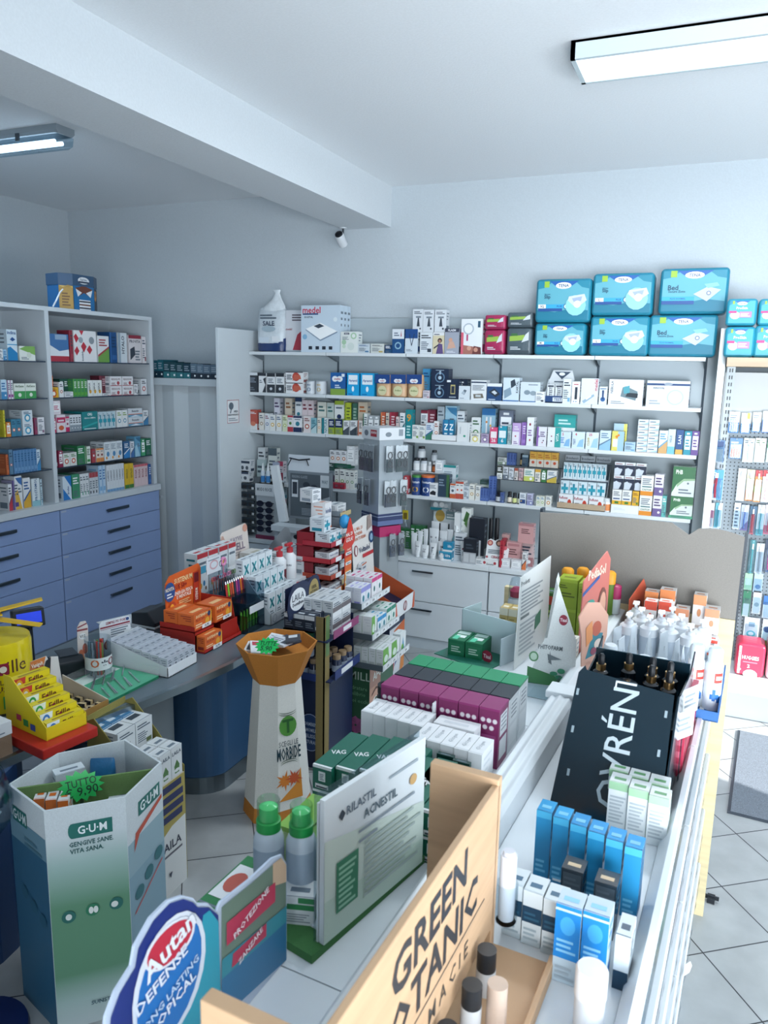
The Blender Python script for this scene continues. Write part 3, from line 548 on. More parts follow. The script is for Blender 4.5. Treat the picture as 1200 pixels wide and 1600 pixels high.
# counter display with test kits
A = Py(853, 600, YR); B = Py(893, 600, YR); w = B.x-A.x
t = thing('counter_display', 'navy and white cardboard counter display holding white test cartons, second shelf', 'display stand', (A.x, YR, Z2+.0005), 0, G2)
MB().box(0, 0, 0, w, .12, .006, '1d3f70').box(0, 0, 0, w, .003, .05, '1d3f70').prism([(0,.0),(.12,.0),(.12,.17),(.1,.17),(0,.06)], -.002, .001, 'c9d2d8', 'x').prism([(0,.0),(.12,.0),(.12,.17),(.1,.17),(0,.06)], w-.001, w+.002, 'c9d2d8', 'x').build('tray', t)
MB(Matrix.Translation((0, .115, 0))).prism([(.0,.0),(w,0),(w,.17),(w*.9,.235),(w*.15,.235),(0,.16)], 0, .003, 'd5dbdf', 'y').prints([('p',[(.2,.95),(.5,.72),(.85,.95)],'33475c'),('o',.5,.88,.12,'dfe4e8',.05),('b',.2,.62,.8,.7,1,'51606e')], w, .235).build('header_card', t)
MB(Matrix.Translation((0, -.001, 0))).prints([('r',.3,.2,.7,.8,'cfd8df'),('t','TEST',.5,.5,.4,'1d3f70',.3)], w, .05).build('front_print', t)
for k in range(3): carton('test_kit_box', f"white test kit carton standing in the navy counter display, {ORD[k]} from left", w*.28, .03, .125, 'd5dbdf', [('r',.1,.1,.9,.2,'2a3a50'),('v','TEST',.5,.6,.4,'33404e'),('r',.1,.85,.9,.95,'39424e')], (A.x+.008+w*.32*k, YR+.02, Z2+.007), 0, 'test kits in the navy display')
row('the second wall shelf', G2, 'Y', YR, Z2, [
 (880,893,592,'d5e0e6','l','6fa0c0','39424e','pale blue carton standing at display end',{'back':-.02,'d':.02}),
 (894,907,596,'e0e4e7','l','39424e','b03a4a','narrow white thermometer box',{'P':[('r',.38,.2,.7,.75,'2a3340'),('b',.2,.85,.8,.93,1,'b03a4a'),('o',.3,.1,.07,'3f6fa8'),('o',.6,.1,.07,'3f6fa8')]}),
 (908,936,591,'d2dee6','a','d2dee6','b03a4a','white medel thermometer box',{'P':[('v','medel',.86,.75,.2,'b03a4a',.45),('p',[(.1,.12),(.75,.4),(.8,.32),(.2,.02)],'8fa8bc'),('p',[(.3,.22),(.6,.36),(.62,.3),(.34,.16)],'dfe8ee')]}),
 (937,950,604,'d5dde3','a','2f5f98','1d3f70','small white box with blue figure',{'P':[('o',.5,.3,.3,'2f5f98'),('p',[(.4,.3),(.6,.3),(.6,.8),(.35,.8)],'1d3f70'),('b',.1,.86,.9,.95,1,'2f5f98')]}),
 (951,1007,593,'dfe3e6','a','dfe3e6','39424e','large white nebuliser box with cuff picture',{'P':[('v','NEBULA',.09,.7,.07,'51606e',.5),('p',[(.35,.35),(.8,.2),(.85,.55),(.5,.75),(.4,.7)],'6b8088'),('p',[(.5,.35),(.85,.3),(.86,.48),(.55,.5)],'1e2a34'),('p',[(.42,.7),(.6,.78),(.62,.5),(.45,.45)],'4f9aa8'),('b',.08,.06,.5,.2,2,'8a96a0')],'d':.15}),
 (1010,1080,595,'d3dbe2','a','1d3f70','39424e','wide white inhaler box with navy stripe',{'P':[('r',0,.82,1,.9,'1d3f70'),('o',.5,.88,.1,'8a96a4',.06),('o',.68,.38,.2,'b3c0cc',.3),('o',.68,.38,.16,'e0e6ea',.24),('t','INNOVAI',.28,.72,.07,'33404e',.4),('b',.08,.1,.35,.3,2,'9aa6b0'),('r',.05,.04,.06,.82,'bcc6ce')],'d':.16}),
], .09)
# --- third shelf
G3 = 'products on the third wall shelf'
Z3a = Z3
row('the third wall shelf, rear tier', 'rear tier on the third wall shelf', 'Y', YR+.075, Z3, [
 (428,437,622,'cfd0dc','l','6a4f80','4a3a60','narrow lilac box'),(445,456,622,'cfc4b4','d','c09040','8a5a3a','cream box with gold print'),
 (461,472,621,'d5dade','g','1d3557','2f7a8c','navy and white box'),(472,490,625,'d6c8cc','d','a34a58','7a3a48','white box with two pink berries',{'n':2}),
 (496,510,628,'d5d6cc','d','c9b04a','3c6a6a','white carton with yellow pear'),(511,522,629,'bcc8c4','d','a9aa5a','3c6a6a','grey-green carton with pear'),
 (523,538,626,'dde1e2','g','9ab23c','1d2f5c','green and white supplement box'),(539,549,629,'b6c43a','e','8fa02a','5a6a2a','lime yellow box'),(550,559,630,'3d6a5a','e','27493e','9ab2a0','dark green box'),
 (560,575,628,'c8bca8','d','7a4a34','b0683a','cream box with brown cup'),(659,670,641,'dcdfe2','a','7c2438','39424e','white box with dark red label',{'st':2}),
 (670,682,640,'6a2338','e','8a3448','c8b0b6','maroon box'),(685,696,635,'a9b6be','l','7a8892','51606e','pale grey box'),(697,716,634,'9cc3d6','s','c9b45a','3f7fa8','light blue box with sand swirl'),
 (716,728,642,'d3dadf','l','8a96a0','51606e','plain white rear box'),(755,777,638,'8fb4c8','a','1d4f82','39424e','blue brush blister pack',{'P':[('r',0,.8,1,1,'2f6fa8'),('r',.3,.1,.42,.75,'dfe3e6'),('r',.6,.1,.72,.75,'dfe3e6'),('o',.36,.6,.08,'c9803a'),('o',.66,.5,.08,'d9b04a')]}),
 (739,754,652,'d8ddde','d','3f7a4a','2a5a38','white box with green circle'),(782,805,641,'6a7486','f','3a4456','c8ced6','slate box with grey panel'),
 (869,904,648,'2f9c9a','a','2f9c9a','dfe5e6','teal box with white band and red fruit',{'P':[('r',0,.25,1,.6,'dde3e4'),('o',.3,.42,.05,'a33a48'),('o',.7,.42,.05,'a33a48'),('b',.2,.7,.8,.9,2,'bfe0de')]}),
 (964,986,662,'a9c6d8','a','d9cc5a','5f8fae','light blue box with yellow end',{'P':[('r',.75,0,1,1,'d9d26a'),('b',.1,.3,.6,.8,3,'5f8fae')]}),
], .07)
row('the third wall shelf', G3, 'Y', YR, Z3, [
 (388,402,640,'b5564a','b','d9866c','e2d6cc','red box with coral waves',{'P':[('r',0,.0,1,.3,'d8dcde'),('o',.5,.3,.3,'c97a62',.12),('b',.1,.8,.9,.92,2,'dfe3e6')]}),
 (404,412,645,'dcdad4','d','8a6a4a','51606e','white box with brown cup'),(413,421,646,'dbe0e4','d','3d5f94','8a4a5a','white box with blue dots'),
 (421,430,648,'dfe2e0','d','d0a83a','3c5a80','white box with yellow mango'),(431,440,648,'e0e2e0','d','d8b02e','3c5a80','white box with yellow fruit'),
 (441,449,649,'d5dcc0','d','a9bf3a','5a7a2a','white box with lime swirl'),(449,458,649,'e0dfe0','g','b03a48','4a7a3a','white box with red top and green foot'),
 (458,472,650,'e0e3e6','g','1f2f55','2f7a8c','white box with navy circle'),(474,486,650,'ddd6d6','d','b0503e','7c3a3a','white box with orange eye'),
 (486,495,653,'7fb0bc','c','b8d2d6','2f6a7c','pale teal box'),(496,502,653,'dcd8cc','d','c98a4a','51606e','narrow white box with orange print'),
 (503,513,653,'dde2e3','c','1d7a86','15505e','white box with teal letters',{'P':[('r',0,.0,.4,1,'1d7a86'),('v','NATURA',.65,.5,.4,'1d7a86')]}),
 (514,523,655,'9cb03c','h','1d2f5c','e0e4e6','lime box with navy top'),(524,536,655,'93aa3a','h','1d2f5c','e0e4e6','wider lime box with navy top'),
 (537,547,657,'dcdfe0','c','4a545c','39424e','white box with dark leaf'),(548,559,657,'dcdfe0','c','3a444c','39424e','white box with black leaf'),(560,567,657,'d9d4cf','e','b8603e','39424e','narrow white box with orange edge'),
 (568,575,646,'dbe0de','e','2f6a50','51606e','white box with green edge'),(576,594,649,'9fa6aa','f','6c757c','dfe3e6','grey two-line box',{'n':2}),
 (596,603,644,'b8563a','e','d07a4a','e0d6cc','orange narrow box'),(604,609,645,'cfc4b4','l','9a7a5a','51606e','thin beige box'),(610,619,644,'8c2336','e','a83a4c','d8c8cc','crimson box'),
 (620,625,651,'d9c6c6','l','a0606a','51606e','thin pink box'),(626,634,645,'dfe3e6','c','2fa0b0','15505e','white box with turquoise wedge'),(635,646,640,'178088','d','d08a2e','e0e6e4','teal box with orange nine',{'P':[('t','9',.5,.72,.24,'d8952e'),('b',.2,.1,.8,.5,4,'bfe0de')]}),
 (646,657,664,'dfe3e1','l','7aa04a','51606e','short white box with green line'),(657,667,665,'dfe3e1','l','7aa04a','5a7a8a','another short white box'),(667,679,661,'d3dce4','c','3f7f6a','2f5f98','short white box with blue swirl'),
 (680,688,658,'dcdcdc','d','c0603a','8a4a3a','white box with orange sun',{'back':.03}),
], .06)
A = Py(677, 600, YR-.015); B = Py(716, 600, YR-.015); w = B.x-A.x
t = thing('counter_display', 'low white open carton tray on the third wall shelf', 'tray', (A.x, YR-.015, Z3+.0005))
MB().box(0,0,0,w,.07,.003,'dfe3e6').box(0,0,0,w,.002,.045,'dfe3e6').box(0,.068,0,w,.07,.045,'d5dade').box(0,0,0,.002,.07,.045,'d5dade').box(w-.002,0,0,w,.07,.045,'d5dade').build('tray_body', t)
row('the third wall shelf', G3, 'Y', YR, Z3+.004, [
 (694,711,656,'1f7fa8','a','1f7fa8','e3e8ea','blue carton lettered Z in white tray',{'n':2,'d':.04,'P':[('t','Z',.6,.65,.3,'e6ecee'),('r',0,0,.3,1,'2a6a98'),('b',.35,.3,.9,.42,1,'dfe6ea')]}),
], .04)
row('the third wall shelf', G3, 'Y', YR, Z3, [
 (717,737,660,'d8dddf','a','d8dddf','3f8f78','plain white box with small green leaf',{'P':[('o',.6,.3,.1,'3f9a80',.06),('v','PHARMA',.25,.6,.1,'9aa6ae'),('r',.85,0,.87,1,'b8c2c8')]}),
 (738,754,677,'d9dcd6','d','d9cc7a','51606e','square white box with yellow ring'),(755,768,678,'a79ab4','d','7a6a94','51426a','purple-grey box with fig'),
 (769,781,668,'cf4a74','f','cf4a74','7a2440','pink hanging pack',{'P':[('r',.1,.35,.9,.75,'e6dfe2'),('t','26',.5,.2,.2,'e6dfe2'),('o',.3,.95,.1,'e6dfe2')]}),
 (782,796,666,'1f8fa8','f','1f8fa8','15505e','turquoise hanging pack',{'P':[('r',.1,.35,.9,.75,'dfe8ea'),('t','6',.5,.2,.2,'e6dfe2'),('o',.3,.95,.1,'e6dfe2')]}),
 (797,803,664,'9fb2b4','l','7a8e90','51606e','thin grey-green box'),(804,818,661,'b79ccc','a','d8d0e0','8a3a5a','lilac box with white panel',{'P':[('r',0,0,.82,.6,'dfdde6'),('o',.4,.4,.1,'a33a58'),('b',.2,.05,.7,.2,2,'7a5a94'),('b',.2,.7,.8,.9,2,'dfdde6')]}),
 (819,826,660,'7f58a4','e','9a78bc','d8d0e0','violet spine box'),(827,838,652,'dfe2e6','a','dfe2e6','a33a48','tall white box with dark red fruit',{'P':[('o',.45,.75,.14,'8a2a3a',.05),('o',.5,.2,.12,'a33a48',.04),('b',.2,.35,.8,.6,3,'7a5a94')],'deep':2,'d':.05}),
 (843,859,667,'dcdde4','a','8a62ac','51426a','white box with violet cloud edge',{'P':[('r',0,0,.18,1,'8a62ac'),('o',.2,.5,.12,'8a62ac'),('o',.7,.3,.07,'3a2a50'),('o',.6,.2,.06,'8a2a4a'),('b',.35,.5,.9,.8,3,'6a5a84')]}),
 (860,882,668,'dde2e3','a','2f9c9a','8a2a4a','white and teal supplement box',{'P':[('r',.55,0,1,1,'2f9c9a'),('o',.3,.3,.06,'3a2a50'),('o',.3,.55,.05,'8a2a4a'),('v','VITA',.75,.5,.2,'dfe8e8')]}),
 (879,898,675,'c9dbe8','a','3f7fc0','b03a4a','light blue test box with red numeral',{'P':[('t','5',.3,.85,.16,'b8404c'),('p',[(.4,.1),(.9,.1),(.9,.6),(.6,.5)],'7fb0d8'),('b',.1,.3,.45,.7,4,'3f7fc0')]}),
 (899,920,675,'cddde8','a','3f7fc0','b03a4a','wider pale blue test box with red numeral',{'P':[('t','4',.3,.85,.16,'b8404c'),('p',[(.4,.1),(.9,.1),(.9,.6),(.6,.5)],'8fbcdc'),('v','TEST',.2,.4,.16,'3a5a86')]}),
 (921,942,676,'d3dfe8','a','3f7fc0','b03a4a','pale box with red digits and yellow letters',{'P':[('t','25',.35,.86,.14,'b8404c'),('p',[(.4,.1),(.95,.1),(.95,.7),(.6,.6)],'9cc4de'),('v','CLEAR',.2,.45,.16,'b0a03a')]}),
 (943,961,673,'c9dae6','c','8fbcdc','5f7f9a','pale blue box with diagonal wash'),
 (962,982,674,'d9cf6a','a','d9cf6a','c0603a','yellow and blue test box with orange dots',{'P':[('r',.5,0,1,1,'9cc0dc'),('r',.1,.2,.5,.6,'e3e6e2'),('o',.4,.72,.12,'d8892e'),('o',.55,.8,.1,'d8892e')]}),
 (983,1001,691,'a9c6dc','l','6f9ac0','3f6f9a','short light blue box'),
 (1002,1036,656,'d3dee4','l','b8785a','3f7fae','small white carton with blue wave',{'n':2,'st':6,'P':[('p',[(0,0),(1,.5),(1,0)],'9fc2d6'),('b',.1,.55,.7,.85,1,'3a5a76'),('r',0,0,1,.08,'b8886a')]}),
 (1037,1051,673,'d6dee2','c','c9a06a','5f9ac0','white box with orange and blue wedge'),(1051,1063,671,'c5dde8','a','c5dde8','39424e','white box lettered VISUS',{'P':[('v','VISUS',.4,.6,.3,'51606e'),('r',0,0,1,.3,'6fb4cc')]}),
 (1064,1076,672,'1d4a80','a','1d4a80','dfe3e6','navy box with slanted letters',{'P':[('v','S.A.N',.5,.6,.4,'dfe6ea'),('r',0,0,1,.2,'c9a04a')]}),
 (1077,1089,674,'1f8ca0','f','1f8ca0','dfe3e6','teal-topped white carton'),(1089,1101,674,'6a4f90','f','6a4f90','dfe3e6','purple-topped white carton'),
], .06)
# ================================================================ fourth shelf and cabinet top
G4 = 'products on the fourth wall shelf'
# little risers on the fourth shelf
def riser(label, u0, u1, v, y, z, back=0.05, n=1):
    A = Py(u0, 700, y); B = Py(u1, 700, y); h_ = Py((u0+u1)/2, v, y).z-z; w = B.x-A.x
    o = MB().box(0,0,h_-.004,w,.085,h_,'dde4e8:lam').box(0,.08,0,w,.085,h_,'c9d2d8:lam').box(0,0,0,.004,.085,h_,'d5dde1:lam').box(w-.004,0,0,w,.085,h_,'d5dde1:lam').build('shelf_riser')
    at(o, (A.x, y, z+.0005)); tag(o, label, 'riser'); return z+h_+.0007
zr1 = riser('small white riser carrying brown and white jars, fourth shelf', 643, 694, 738, YR+.08, Z4)
def jar(name, label, u0, u1, vt, y, z, body, capc, lab=None, group=None, capf=.2, txt=None, cat='jar'):
    A = Py(u0, 700, y); B = Py(u1, 700, y); r = (B.x-A.x)/2; H = Py((u0+u1)/2, vt, y).z-z; c = H*(1-capf)
    parts = [('body', [(r*.9,0),(r,H*.03),(r,c*.85),(r*.72,c)], body, (r, txt) if txt else None), ('cap', [(r*.78,c),(r*.8,c+H*.02),(r*.8,H*.98),(r*.7,H)], capc)]
    if lab: parts.append(('paper_label', [(r*1.015,H*.1),(r*1.015,c*.75)], lab))
    return round_thing(name, label, ((A.x+B.x)/2, y+r, z+.0005), parts, cat, group)
jar('supplement_jar', 'dark-capped white jar, topmost of the jar pile on the fourth shelf', 651, 663, 698, YR+.09, Py(657, 716, YR+.09).z, 'b9c2ca', '1d232b', 'dfe4e8', 'jars on the small riser')
for k, (a, b) in enumerate(((645, 655), (656, 667))):
    jar('supplement_jar', f"white-labelled jar in the bottom pair of the jar pile, {'left' if k == 0 else 'right'} one", a, b, 716, YR+.085, zr1, 'b9c2ca', '1d232b', 'dfe4e8', 'jars on the small riser')
jar('supplement_jar', 'clear pill jar beside the jar pile on the small riser', 668, 674, 722, YR+.085, zr1, 'a9b2b8', 'c9d0d4', 'cfd6da', 'jars on the small riser')
jar('supplement_jar', 'brown bottle with orange label on the small riser', 675, 683, 723, YR+.085, zr1, '4a2c1c', 'd9dde0', 'b0602e', 'jars on the small riser')
jar('supplement_jar', 'dark-capped clear jar standing above the orange label bottle', 673, 682, 704, YR+.09, Py(678, 722, YR+.09).z, '8c949a', '20262e', 'bcc4ca', 'jars on the small riser')
row('the small riser', G4, 'Y', YR+.08, zr1, [(684,697,719,'c9d2d8','f','aab6be','6c7a86','grey-white carton',{'d':.06})])
row('the fourth wall shelf', G4, 'Y', YR, Z4, [
 (634,642,744,'b9444e','f','c85a60','7a2a34','red and white tin box',{'d':.06}),
 (689,708,742,'2b3f52','h','2b3f52','9ab2a0','dark box with green edge',{'back':.02,'P':[('r',.75,0,1,1,'3f6a44'),('b',.1,.5,.6,.85,3,'7f93a4')]}),
 (675,689,755,'dfe2e4','a','2b3038','39424e','white box with black seeds',{'P':[('p',[(.15,.15),(.8,.1),(.85,.35),(.5,.45),(.15,.3)],'20262e'),('b',.1,.6,.9,.9,3,'6a7682')]}),
 (709,718,756,'dde1e4','g','c0603a','51606e','white and orange carton'),
 (718,731,753,'e2e3e4','g','b8503e','b8503e','white carton with coral lines',{'n':2,'deep':2,'d':.05}),
 (731,740,760,'cbd3da','l','8a96a0','51606e','low grey box',{'deep':2,'d':.06}),
 (740,749,757,'dfdfd8','d','b99a5a','51606e','white carton with gold vines'),(750,758,759,'dadcda','d','a58a6a','51606e','white carton with brown swirl'),
 (758,771,764,'46609c','e','5f79b4','2f457c','periwinkle blue carton',{'n':3,'d':.05}),
 (771,783,745,'46609c','e','5f79b4','2f457c','tall periwinkle blue carton',{'back':.06,'n':2,'d':.06}),
], .07)
A = Py(693, 700, YR+.085); B = Py(713, 700, YR+.085); z = Py(700, 752, YR+.085).z
carton('product_box', 'white box with teal lid on top of the dark box, fourth shelf', B.x-A.x, .07, Py(700, 731, YR+.085).z-z, 'cdd8de', [('r',0,.82,1,1,'2a8a8c'),('b',.1,.2,.8,.6,3,'8ea0ac')], (A.x, YR+.095, z+.02), 0, G4, tops='2a8a8c')
A = Py(694, 700, YR+.085); carton('product_box', 'white box stacked under the teal-lidded box, fourth shelf', B.x-A.x, .07, z+.019-Z4, 'b9c6ce', deco('b','8ea0ac'), (A.x, YR+.095, Z4+.0005), 0, G4)
for k, (a, b, c, tc) in enumerate(((643,657,'3f8a3a','c9a03a'),(657,677,'d0682c','dfe3e6'))):
    A = Py(a, 700, YR-.01); B = Py(b, 700, YR-.01); r = (B.x-A.x)/2; H = Py(a, 743, YR-.01).z-Z4
    round_thing('cereal_tin', ['dark blue tin with green lid', 'wider blue tin with orange lid'][k]+' and bowl picture on the fourth shelf', ((A.x+B.x)/2, YR-.01+r, Z4+.0005), [('tin_body', [(r,0),(r,H*.9)], '1d3f7c', (r, [('Nestum', H*.68, H*.12, 'e3e8ec'), ('O', H*.3, H*.3, tc)])), ('tin_lid', [(r*1.03,H*.9),(r*1.03,H),(r*.9,H)], c)], 'tin', 'cereal tins')
o = carton('product_box', 'dark green carton pair lying above the low grey box', .09, .07, .035, '2f4f44', deco('l','6f9a7c'), (Py(752,700,YR+.09).x, YR+.1, Py(752,757,YR+.09).z), 0, G4)
carton('product_box', 'white block of cartons carrying the dark green pair', .09, .07, Py(752,757,YR+.09).z-Z4-.001, 'b9c4ba', deco('b','6f9a7c'), (Py(752,700,YR+.09).x, YR+.1, Z4+.0005), 0, G4)
# stepped rack of small boxes and bottles
Ax = Py(777, 700, YR+.03).x; Bx = Py(880, 700, YR+.03).x
t = thing('stepped_rack', 'three-tier clear stepped rack of small boxes on the fourth shelf', 'rack', (Ax, YR+.03, Z4+.0005))
hs = [Py(820, v, YR+.06).z-Z4 for v in (752, 730)]
wR = Bx-Ax
for k, hh in enumerate(hs): MB().box(0, .045+.045*k, hh-.004, wR, .09+.045*k, hh, '27303c:gloss').box(0, .045+.045*k, 0, .003, .09+.045*k, hh, '39424e').box(wR-.003, .045+.045*k, 0, wR, .09+.045*k, hh, '39424e').build('step', t)
row('the middle step of the clear rack', 'boxes on the stepped rack', 'Y', YR+.078, Z4+hs[0]+.001, [
 (783,792,750-22,'dcdfdc','h','3a3f3a','4a7a4a','white box with dark band'),(793,801,750-20,'c9ced4','b','6a7480','3a4450','small grey box'),(802,810,751-20,'c9ced4','l','6a7480','3a4450','grey box with lines'),(811,817,752-20,'cfc8c4','a','a0503e','3a4450','narrow cream box'),(818,825,752-20,'c2a4a6','l','8a5a60','3a4450','dusty pink box'),
 (826,843,753-20,'dfe2dc','b','c2cc6a','3f8a88','white box with lemon base'),(844,853,754-20,'e0ddd4','a','d0a03a','51606e','white box with orange top'),(854,862,755-20,'3f7a46','f','3f7a46','dfe6dc','green leafy box'),(863,879,756-20,'e0e2e0','c','c9b04a','4a6a8a','white fruit box')], .04)
row('the top step of the clear rack', 'boxes on the stepped rack', 'Y', YR+.122, Z4+hs[1]+.001, [
 (783,798,715,'d6dad8','b','8ea08e','3a5a44','white herbal box',{'d':.04}),(798,812,708,'46609c','e','5f79b4','2f457c','tall periwinkle carton',{'n':3,'d':.04}),(822,832,711,'3a5468','a','9ab0bc','27384a','slate bottle box',{'d':.04}),
 (834,880,707,'e0ae4a','a','d99a2e','b8602e','yellow and white vitamin box',{'n':4,'d':.04,'P':[('r',0,0,1,.5,'e3dcd0'),('o',.5,.3,.22,'cf5a3a',.1),('b',.15,.62,.85,.9,2,'b8702e')]})], .04)
jar('dropper_bottle', 'black dropper bottle on the top step beside periwinkle cartons', 813, 819, 709, YR+.124, Z4+hs[1]+.001, '12161e', '0c0f15', 'b8a070', 'bottles on the stepped rack', .35, cat='bottle')
k = 0
for a, b, vt, bod, lb in ((777,789,769,'161c28','c9cfd6'),(796,803,769,'1b1f2a','d9d0c0'),(804,811,771,'1b1f2a','c9d08a'),(812,819,772,'1b1f2a','d9dcc0')):
    jar('syrup_bottle', f"{'stout' if k == 0 else 'small'} dark bottle with pale label before the clear rack, {ORD[k]} from left", a, b, vt, YR-.005, Z4, bod, '0e1219', lb, 'dark bottles before the clear rack', .3, cat='bottle'); k += 1
row('the fourth wall shelf', G4, 'Y', YR-.01, Z4, [
 (790,796,770,'4a5f94','l','7f90b4','2f457c','slim blue carton'),(821,832,771,'d3dae0','a','2a4a86','39424e','white box with navy picture',{'P':[('r',.1,.1,.9,.45,'27457c'),('o',.3,.3,.1,'d9b04a'),('b',.15,.6,.85,.9,3,'5a6a80')]}),
 (833,843,772,'b9bcd4','b','8a90b8','51426a','lavender box with lady picture'),(848,862,776,'d9dcd0','d','7aa04a','3f7fae','white box with blue and green drops',{'n':2}),(863,873,776,'dfe1dc','d','c98a3a','3f5a7a','white box with fruit drop')], .045)
# big tiered pharmacy display with teal crosses
A = Py(876, 700, YR-.02); B = Py(952, 700, YR-.02); w = B.x-A.x
t = thing('counter_display', 'wide cardboard tiered display of teal-cross boxes on the fourth shelf', 'display stand', (A.x, YR-.02, Z4+.0005))
zt = [Py(910, v, YR).z-Z4 for v in (787, 777, 752)]
MB().box(0,0,0,w,.2,.005,'b9a890:board').box(0,0,0,w,.004,zt[0]+.0,'bfa98e:speck').prism([(0,0),(.2,0),(.2,.32),(.17,.32),(0,.06)], -.003, 0, '8f969c:board','x').prism([(0,0),(.2,0),(.2,.32),(.17,.32),(0,.06)], w, w+.003, '8f969c:board','x').box(0,.055,0,w,.06,zt[1]-.005,'27384a').box(0,.055,zt[1]-.005,w,.11,zt[1],'c9d0d4').box(0,.11,0,w,.115,zt[2]-.005,'27384a').box(0,.11,zt[2]-.005,w,.17,zt[2],'c9d0d4').build('tier_body', t)
MB(Matrix.Translation((0,.17,zt[2]))).box(0,0,0,w,.004,.115,'30404e').build('back_card', t)
CR = [('r',.38,.12,.62,.82,'1d7f96'),('r',.1,.36,.9,.58,'2a97ac'),('b',.06,.75,.34,.93,2,'5a6a76')]
GX = 'teal-cross cartons in the tiered display'
def fill(place, n, base, P, y, z, h_, d, x0, x1, group, look, name='product_box', deep=1, side='6c7a87'):
    ww = (x1-x0)/n; o = None
    for i in range(n):
        for q in range(deep):
            lab = f"{look} on {place}, {ORD[i]} from left" + (f", {ORD[q]} back" if q else '')
            p = (x0+ww*i+ww*.03, y+d*1.03*q, z)
            if o is None: o = carton(name, lab, ww*.94, d, h_, base, P, p, 0, group, side=side)
            else: dup(o, p, None, lab)
fill('the display top tier', 9, 'cbdbe2', CR, YR+.095, Z4+zt[2]+.001, .12, .035, A.x+.01, B.x-.02, GX, 'slim teal-cross carton')
fill('the display middle tier', 5, 'cbdbe2', CR, YR+.04, Z4+zt[1]+.001, .105, .04, A.x+.005, B.x-.01, GX, 'broad teal-cross carton')
REF = [('o',.75,.4,.14,'c2402e',.25),('t','Reflusan',.33,.75,.2,'a03a4a',.6),('b',.08,.2,.5,.5,2,'6a7682'),('r',0,0,1,.08,'d0694a')]
fill('the display front tier', 3, 'dfe3e6', REF, YR-.01, Z4+.006, zt[0]+.055, .05, A.x+.005, B.x-.01, 'white cartons on the display front tier', 'white carton with red drop')
HD = [('r',0,.0,1,1,'aab2b8'),('t','Bronchenolo',.5,.5,.4,'3a4652'),('r',0,0,1,.12,'7a8690')]
for k in range(3):
    o = MB(Matrix.Rotation(R(-12), 4, 'X')).box(0,0,0,w*.31,.003,.045,'aab2b8').prints(HD, w*.31, .045).build('header_card', t); o.location = (w*.33*k+.01, .168, zt[2]+.125)
SWL = [('r',0,0,1,.78,'232c40'),('p',[(.0,.0),(.55,0),(.75,.35),(.3,.6),(0,.5)],'c3ccd6'),('o',.66,.42,.13,'b9c2cc'),('t','G+',.55,.42,.22,'c9d0d8',.3),('b',.1,.84,.8,.96,1,'8a5a5a')]
x0 = Py(962,700,YR).x; x1 = Py(1013,700,YR).x; zb = Py(985,790,YR-.01).z; zc = Py(985,766,YR).z; zd = Py(985,744,YR).z; zu = Py(985,723,YR).z
o = MB().box(0,0,0,x1-x0-.03,.1,zb-Z4-.001,'e3e7ea').prints([('b',.1,.4,.5,.7,2,'d0d6da')], .2, .06).build('product_box'); at(o, (x0, YR-.01, Z4+.0005)); tag(o, 'blank white long box below yellow-based cartons, fourth shelf', 'box', G4)
YL = [('r',0,0,1,.26,'d9a72c'),('b',.12,.35,.85,.5,1,'2a4a7c'),('b',.12,.6,.85,.92,3,'6a7682'),('r',.3,.05,.7,.2,'3f7a3a')]
fill('the blank white long box', 2, 'dfe0dd', YL, YR-.005, zb+.001, zc-zb-.003, .08, x0, x0+(x1-x0)*.62, G4, 'white and yellow carton')
carton('product_box', 'yellow carton standing right of the white and yellow cartons', (x1-x0)*.2, .08, zc-zb-.006, 'd9a82e', deco('l','5a7a2e','8a5a1a'), (x0+(x1-x0)*.64, YR-.005, zb+.001), 0, G4)
for k, (za, zz_) in enumerate(((zc, zd), (zd, zu))):
    fill(['the lower swirl row','the upper swirl row'][k], 3, 'd3d8dc', SWL, YR+.01, za, zz_-za-.002, .07, x0, x1, 'navy swirl cartons on the fourth shelf', 'navy and silver swirl carton')
jar('pill_bottle', 'white pill bottle with orange label between tiered display and long box', 947, 960, 780, YR-.015, Z4, 'e0e3e4', 'd5dadc', 'd9864a', G4, .22, cat='bottle')
CT = [('r',0,0,1,.22,'d98a2e'),('t','CASTOR',.5,.3,.08,'3f6a3a'),('b',.12,.55,.88,.9,4,'6a7682'),('r',.12,.42,.88,.47,'2a6a6c')]
row('the fourth wall shelf', G4, 'Y', YR-.01, Z4, [
 (1014,1035,744,'dfe1df','a','d98a2e','51606e','white carton with orange foot',{'st':2,'P':CT,'d':.07}),
 (1036,1051,742,'d9d6e0','b','6a5a8c','51426a','white carton with purple flower',{'st':2,'d':.07}),
 (1051,1058,776,'5aa8a4','l','2a7a7c','dfe8e8','slim seafoam carton',{'d':.07})], .07)
PHB = [('r',0,.0,1,1,'cfd8d4'),('p',[(0,1),(1,1),(1,.62),(.5,.6),(.2,.4),(0,.1)],'2f6a42'),('t','PHB',.28,.82,.14,'dfe6dc',.3),('p',[(.2,.4),(.5,.6),(1,.62),(1,.56),(.5,.52),(.22,.3)],'8fb08a'),('b',.3,.1,.9,.3,2,'6a7682'),('o',.7,.45,.05,'6a7682')]
zm = Py(1070, 776, YR).z
x0 = Py(1054,700,YR).x; x1 = Py(1092,700,YR).x
for k in range(2):
    y_ = YR-.005
    carton('product_box', f"green and white PHB box, {'lower' if k == 0 else 'upper'} one of the pair at the shelf's right end", x1-x0-.01, .12, (zm-Z4-.02 if k == 0 else Py(1070,729,YR).z-zm)-.002, 'c9d4ce', PHB, (x0+.006, y_, (Z4+.02 if k == 0 else zm)), 0, G4, side='2f6a42')
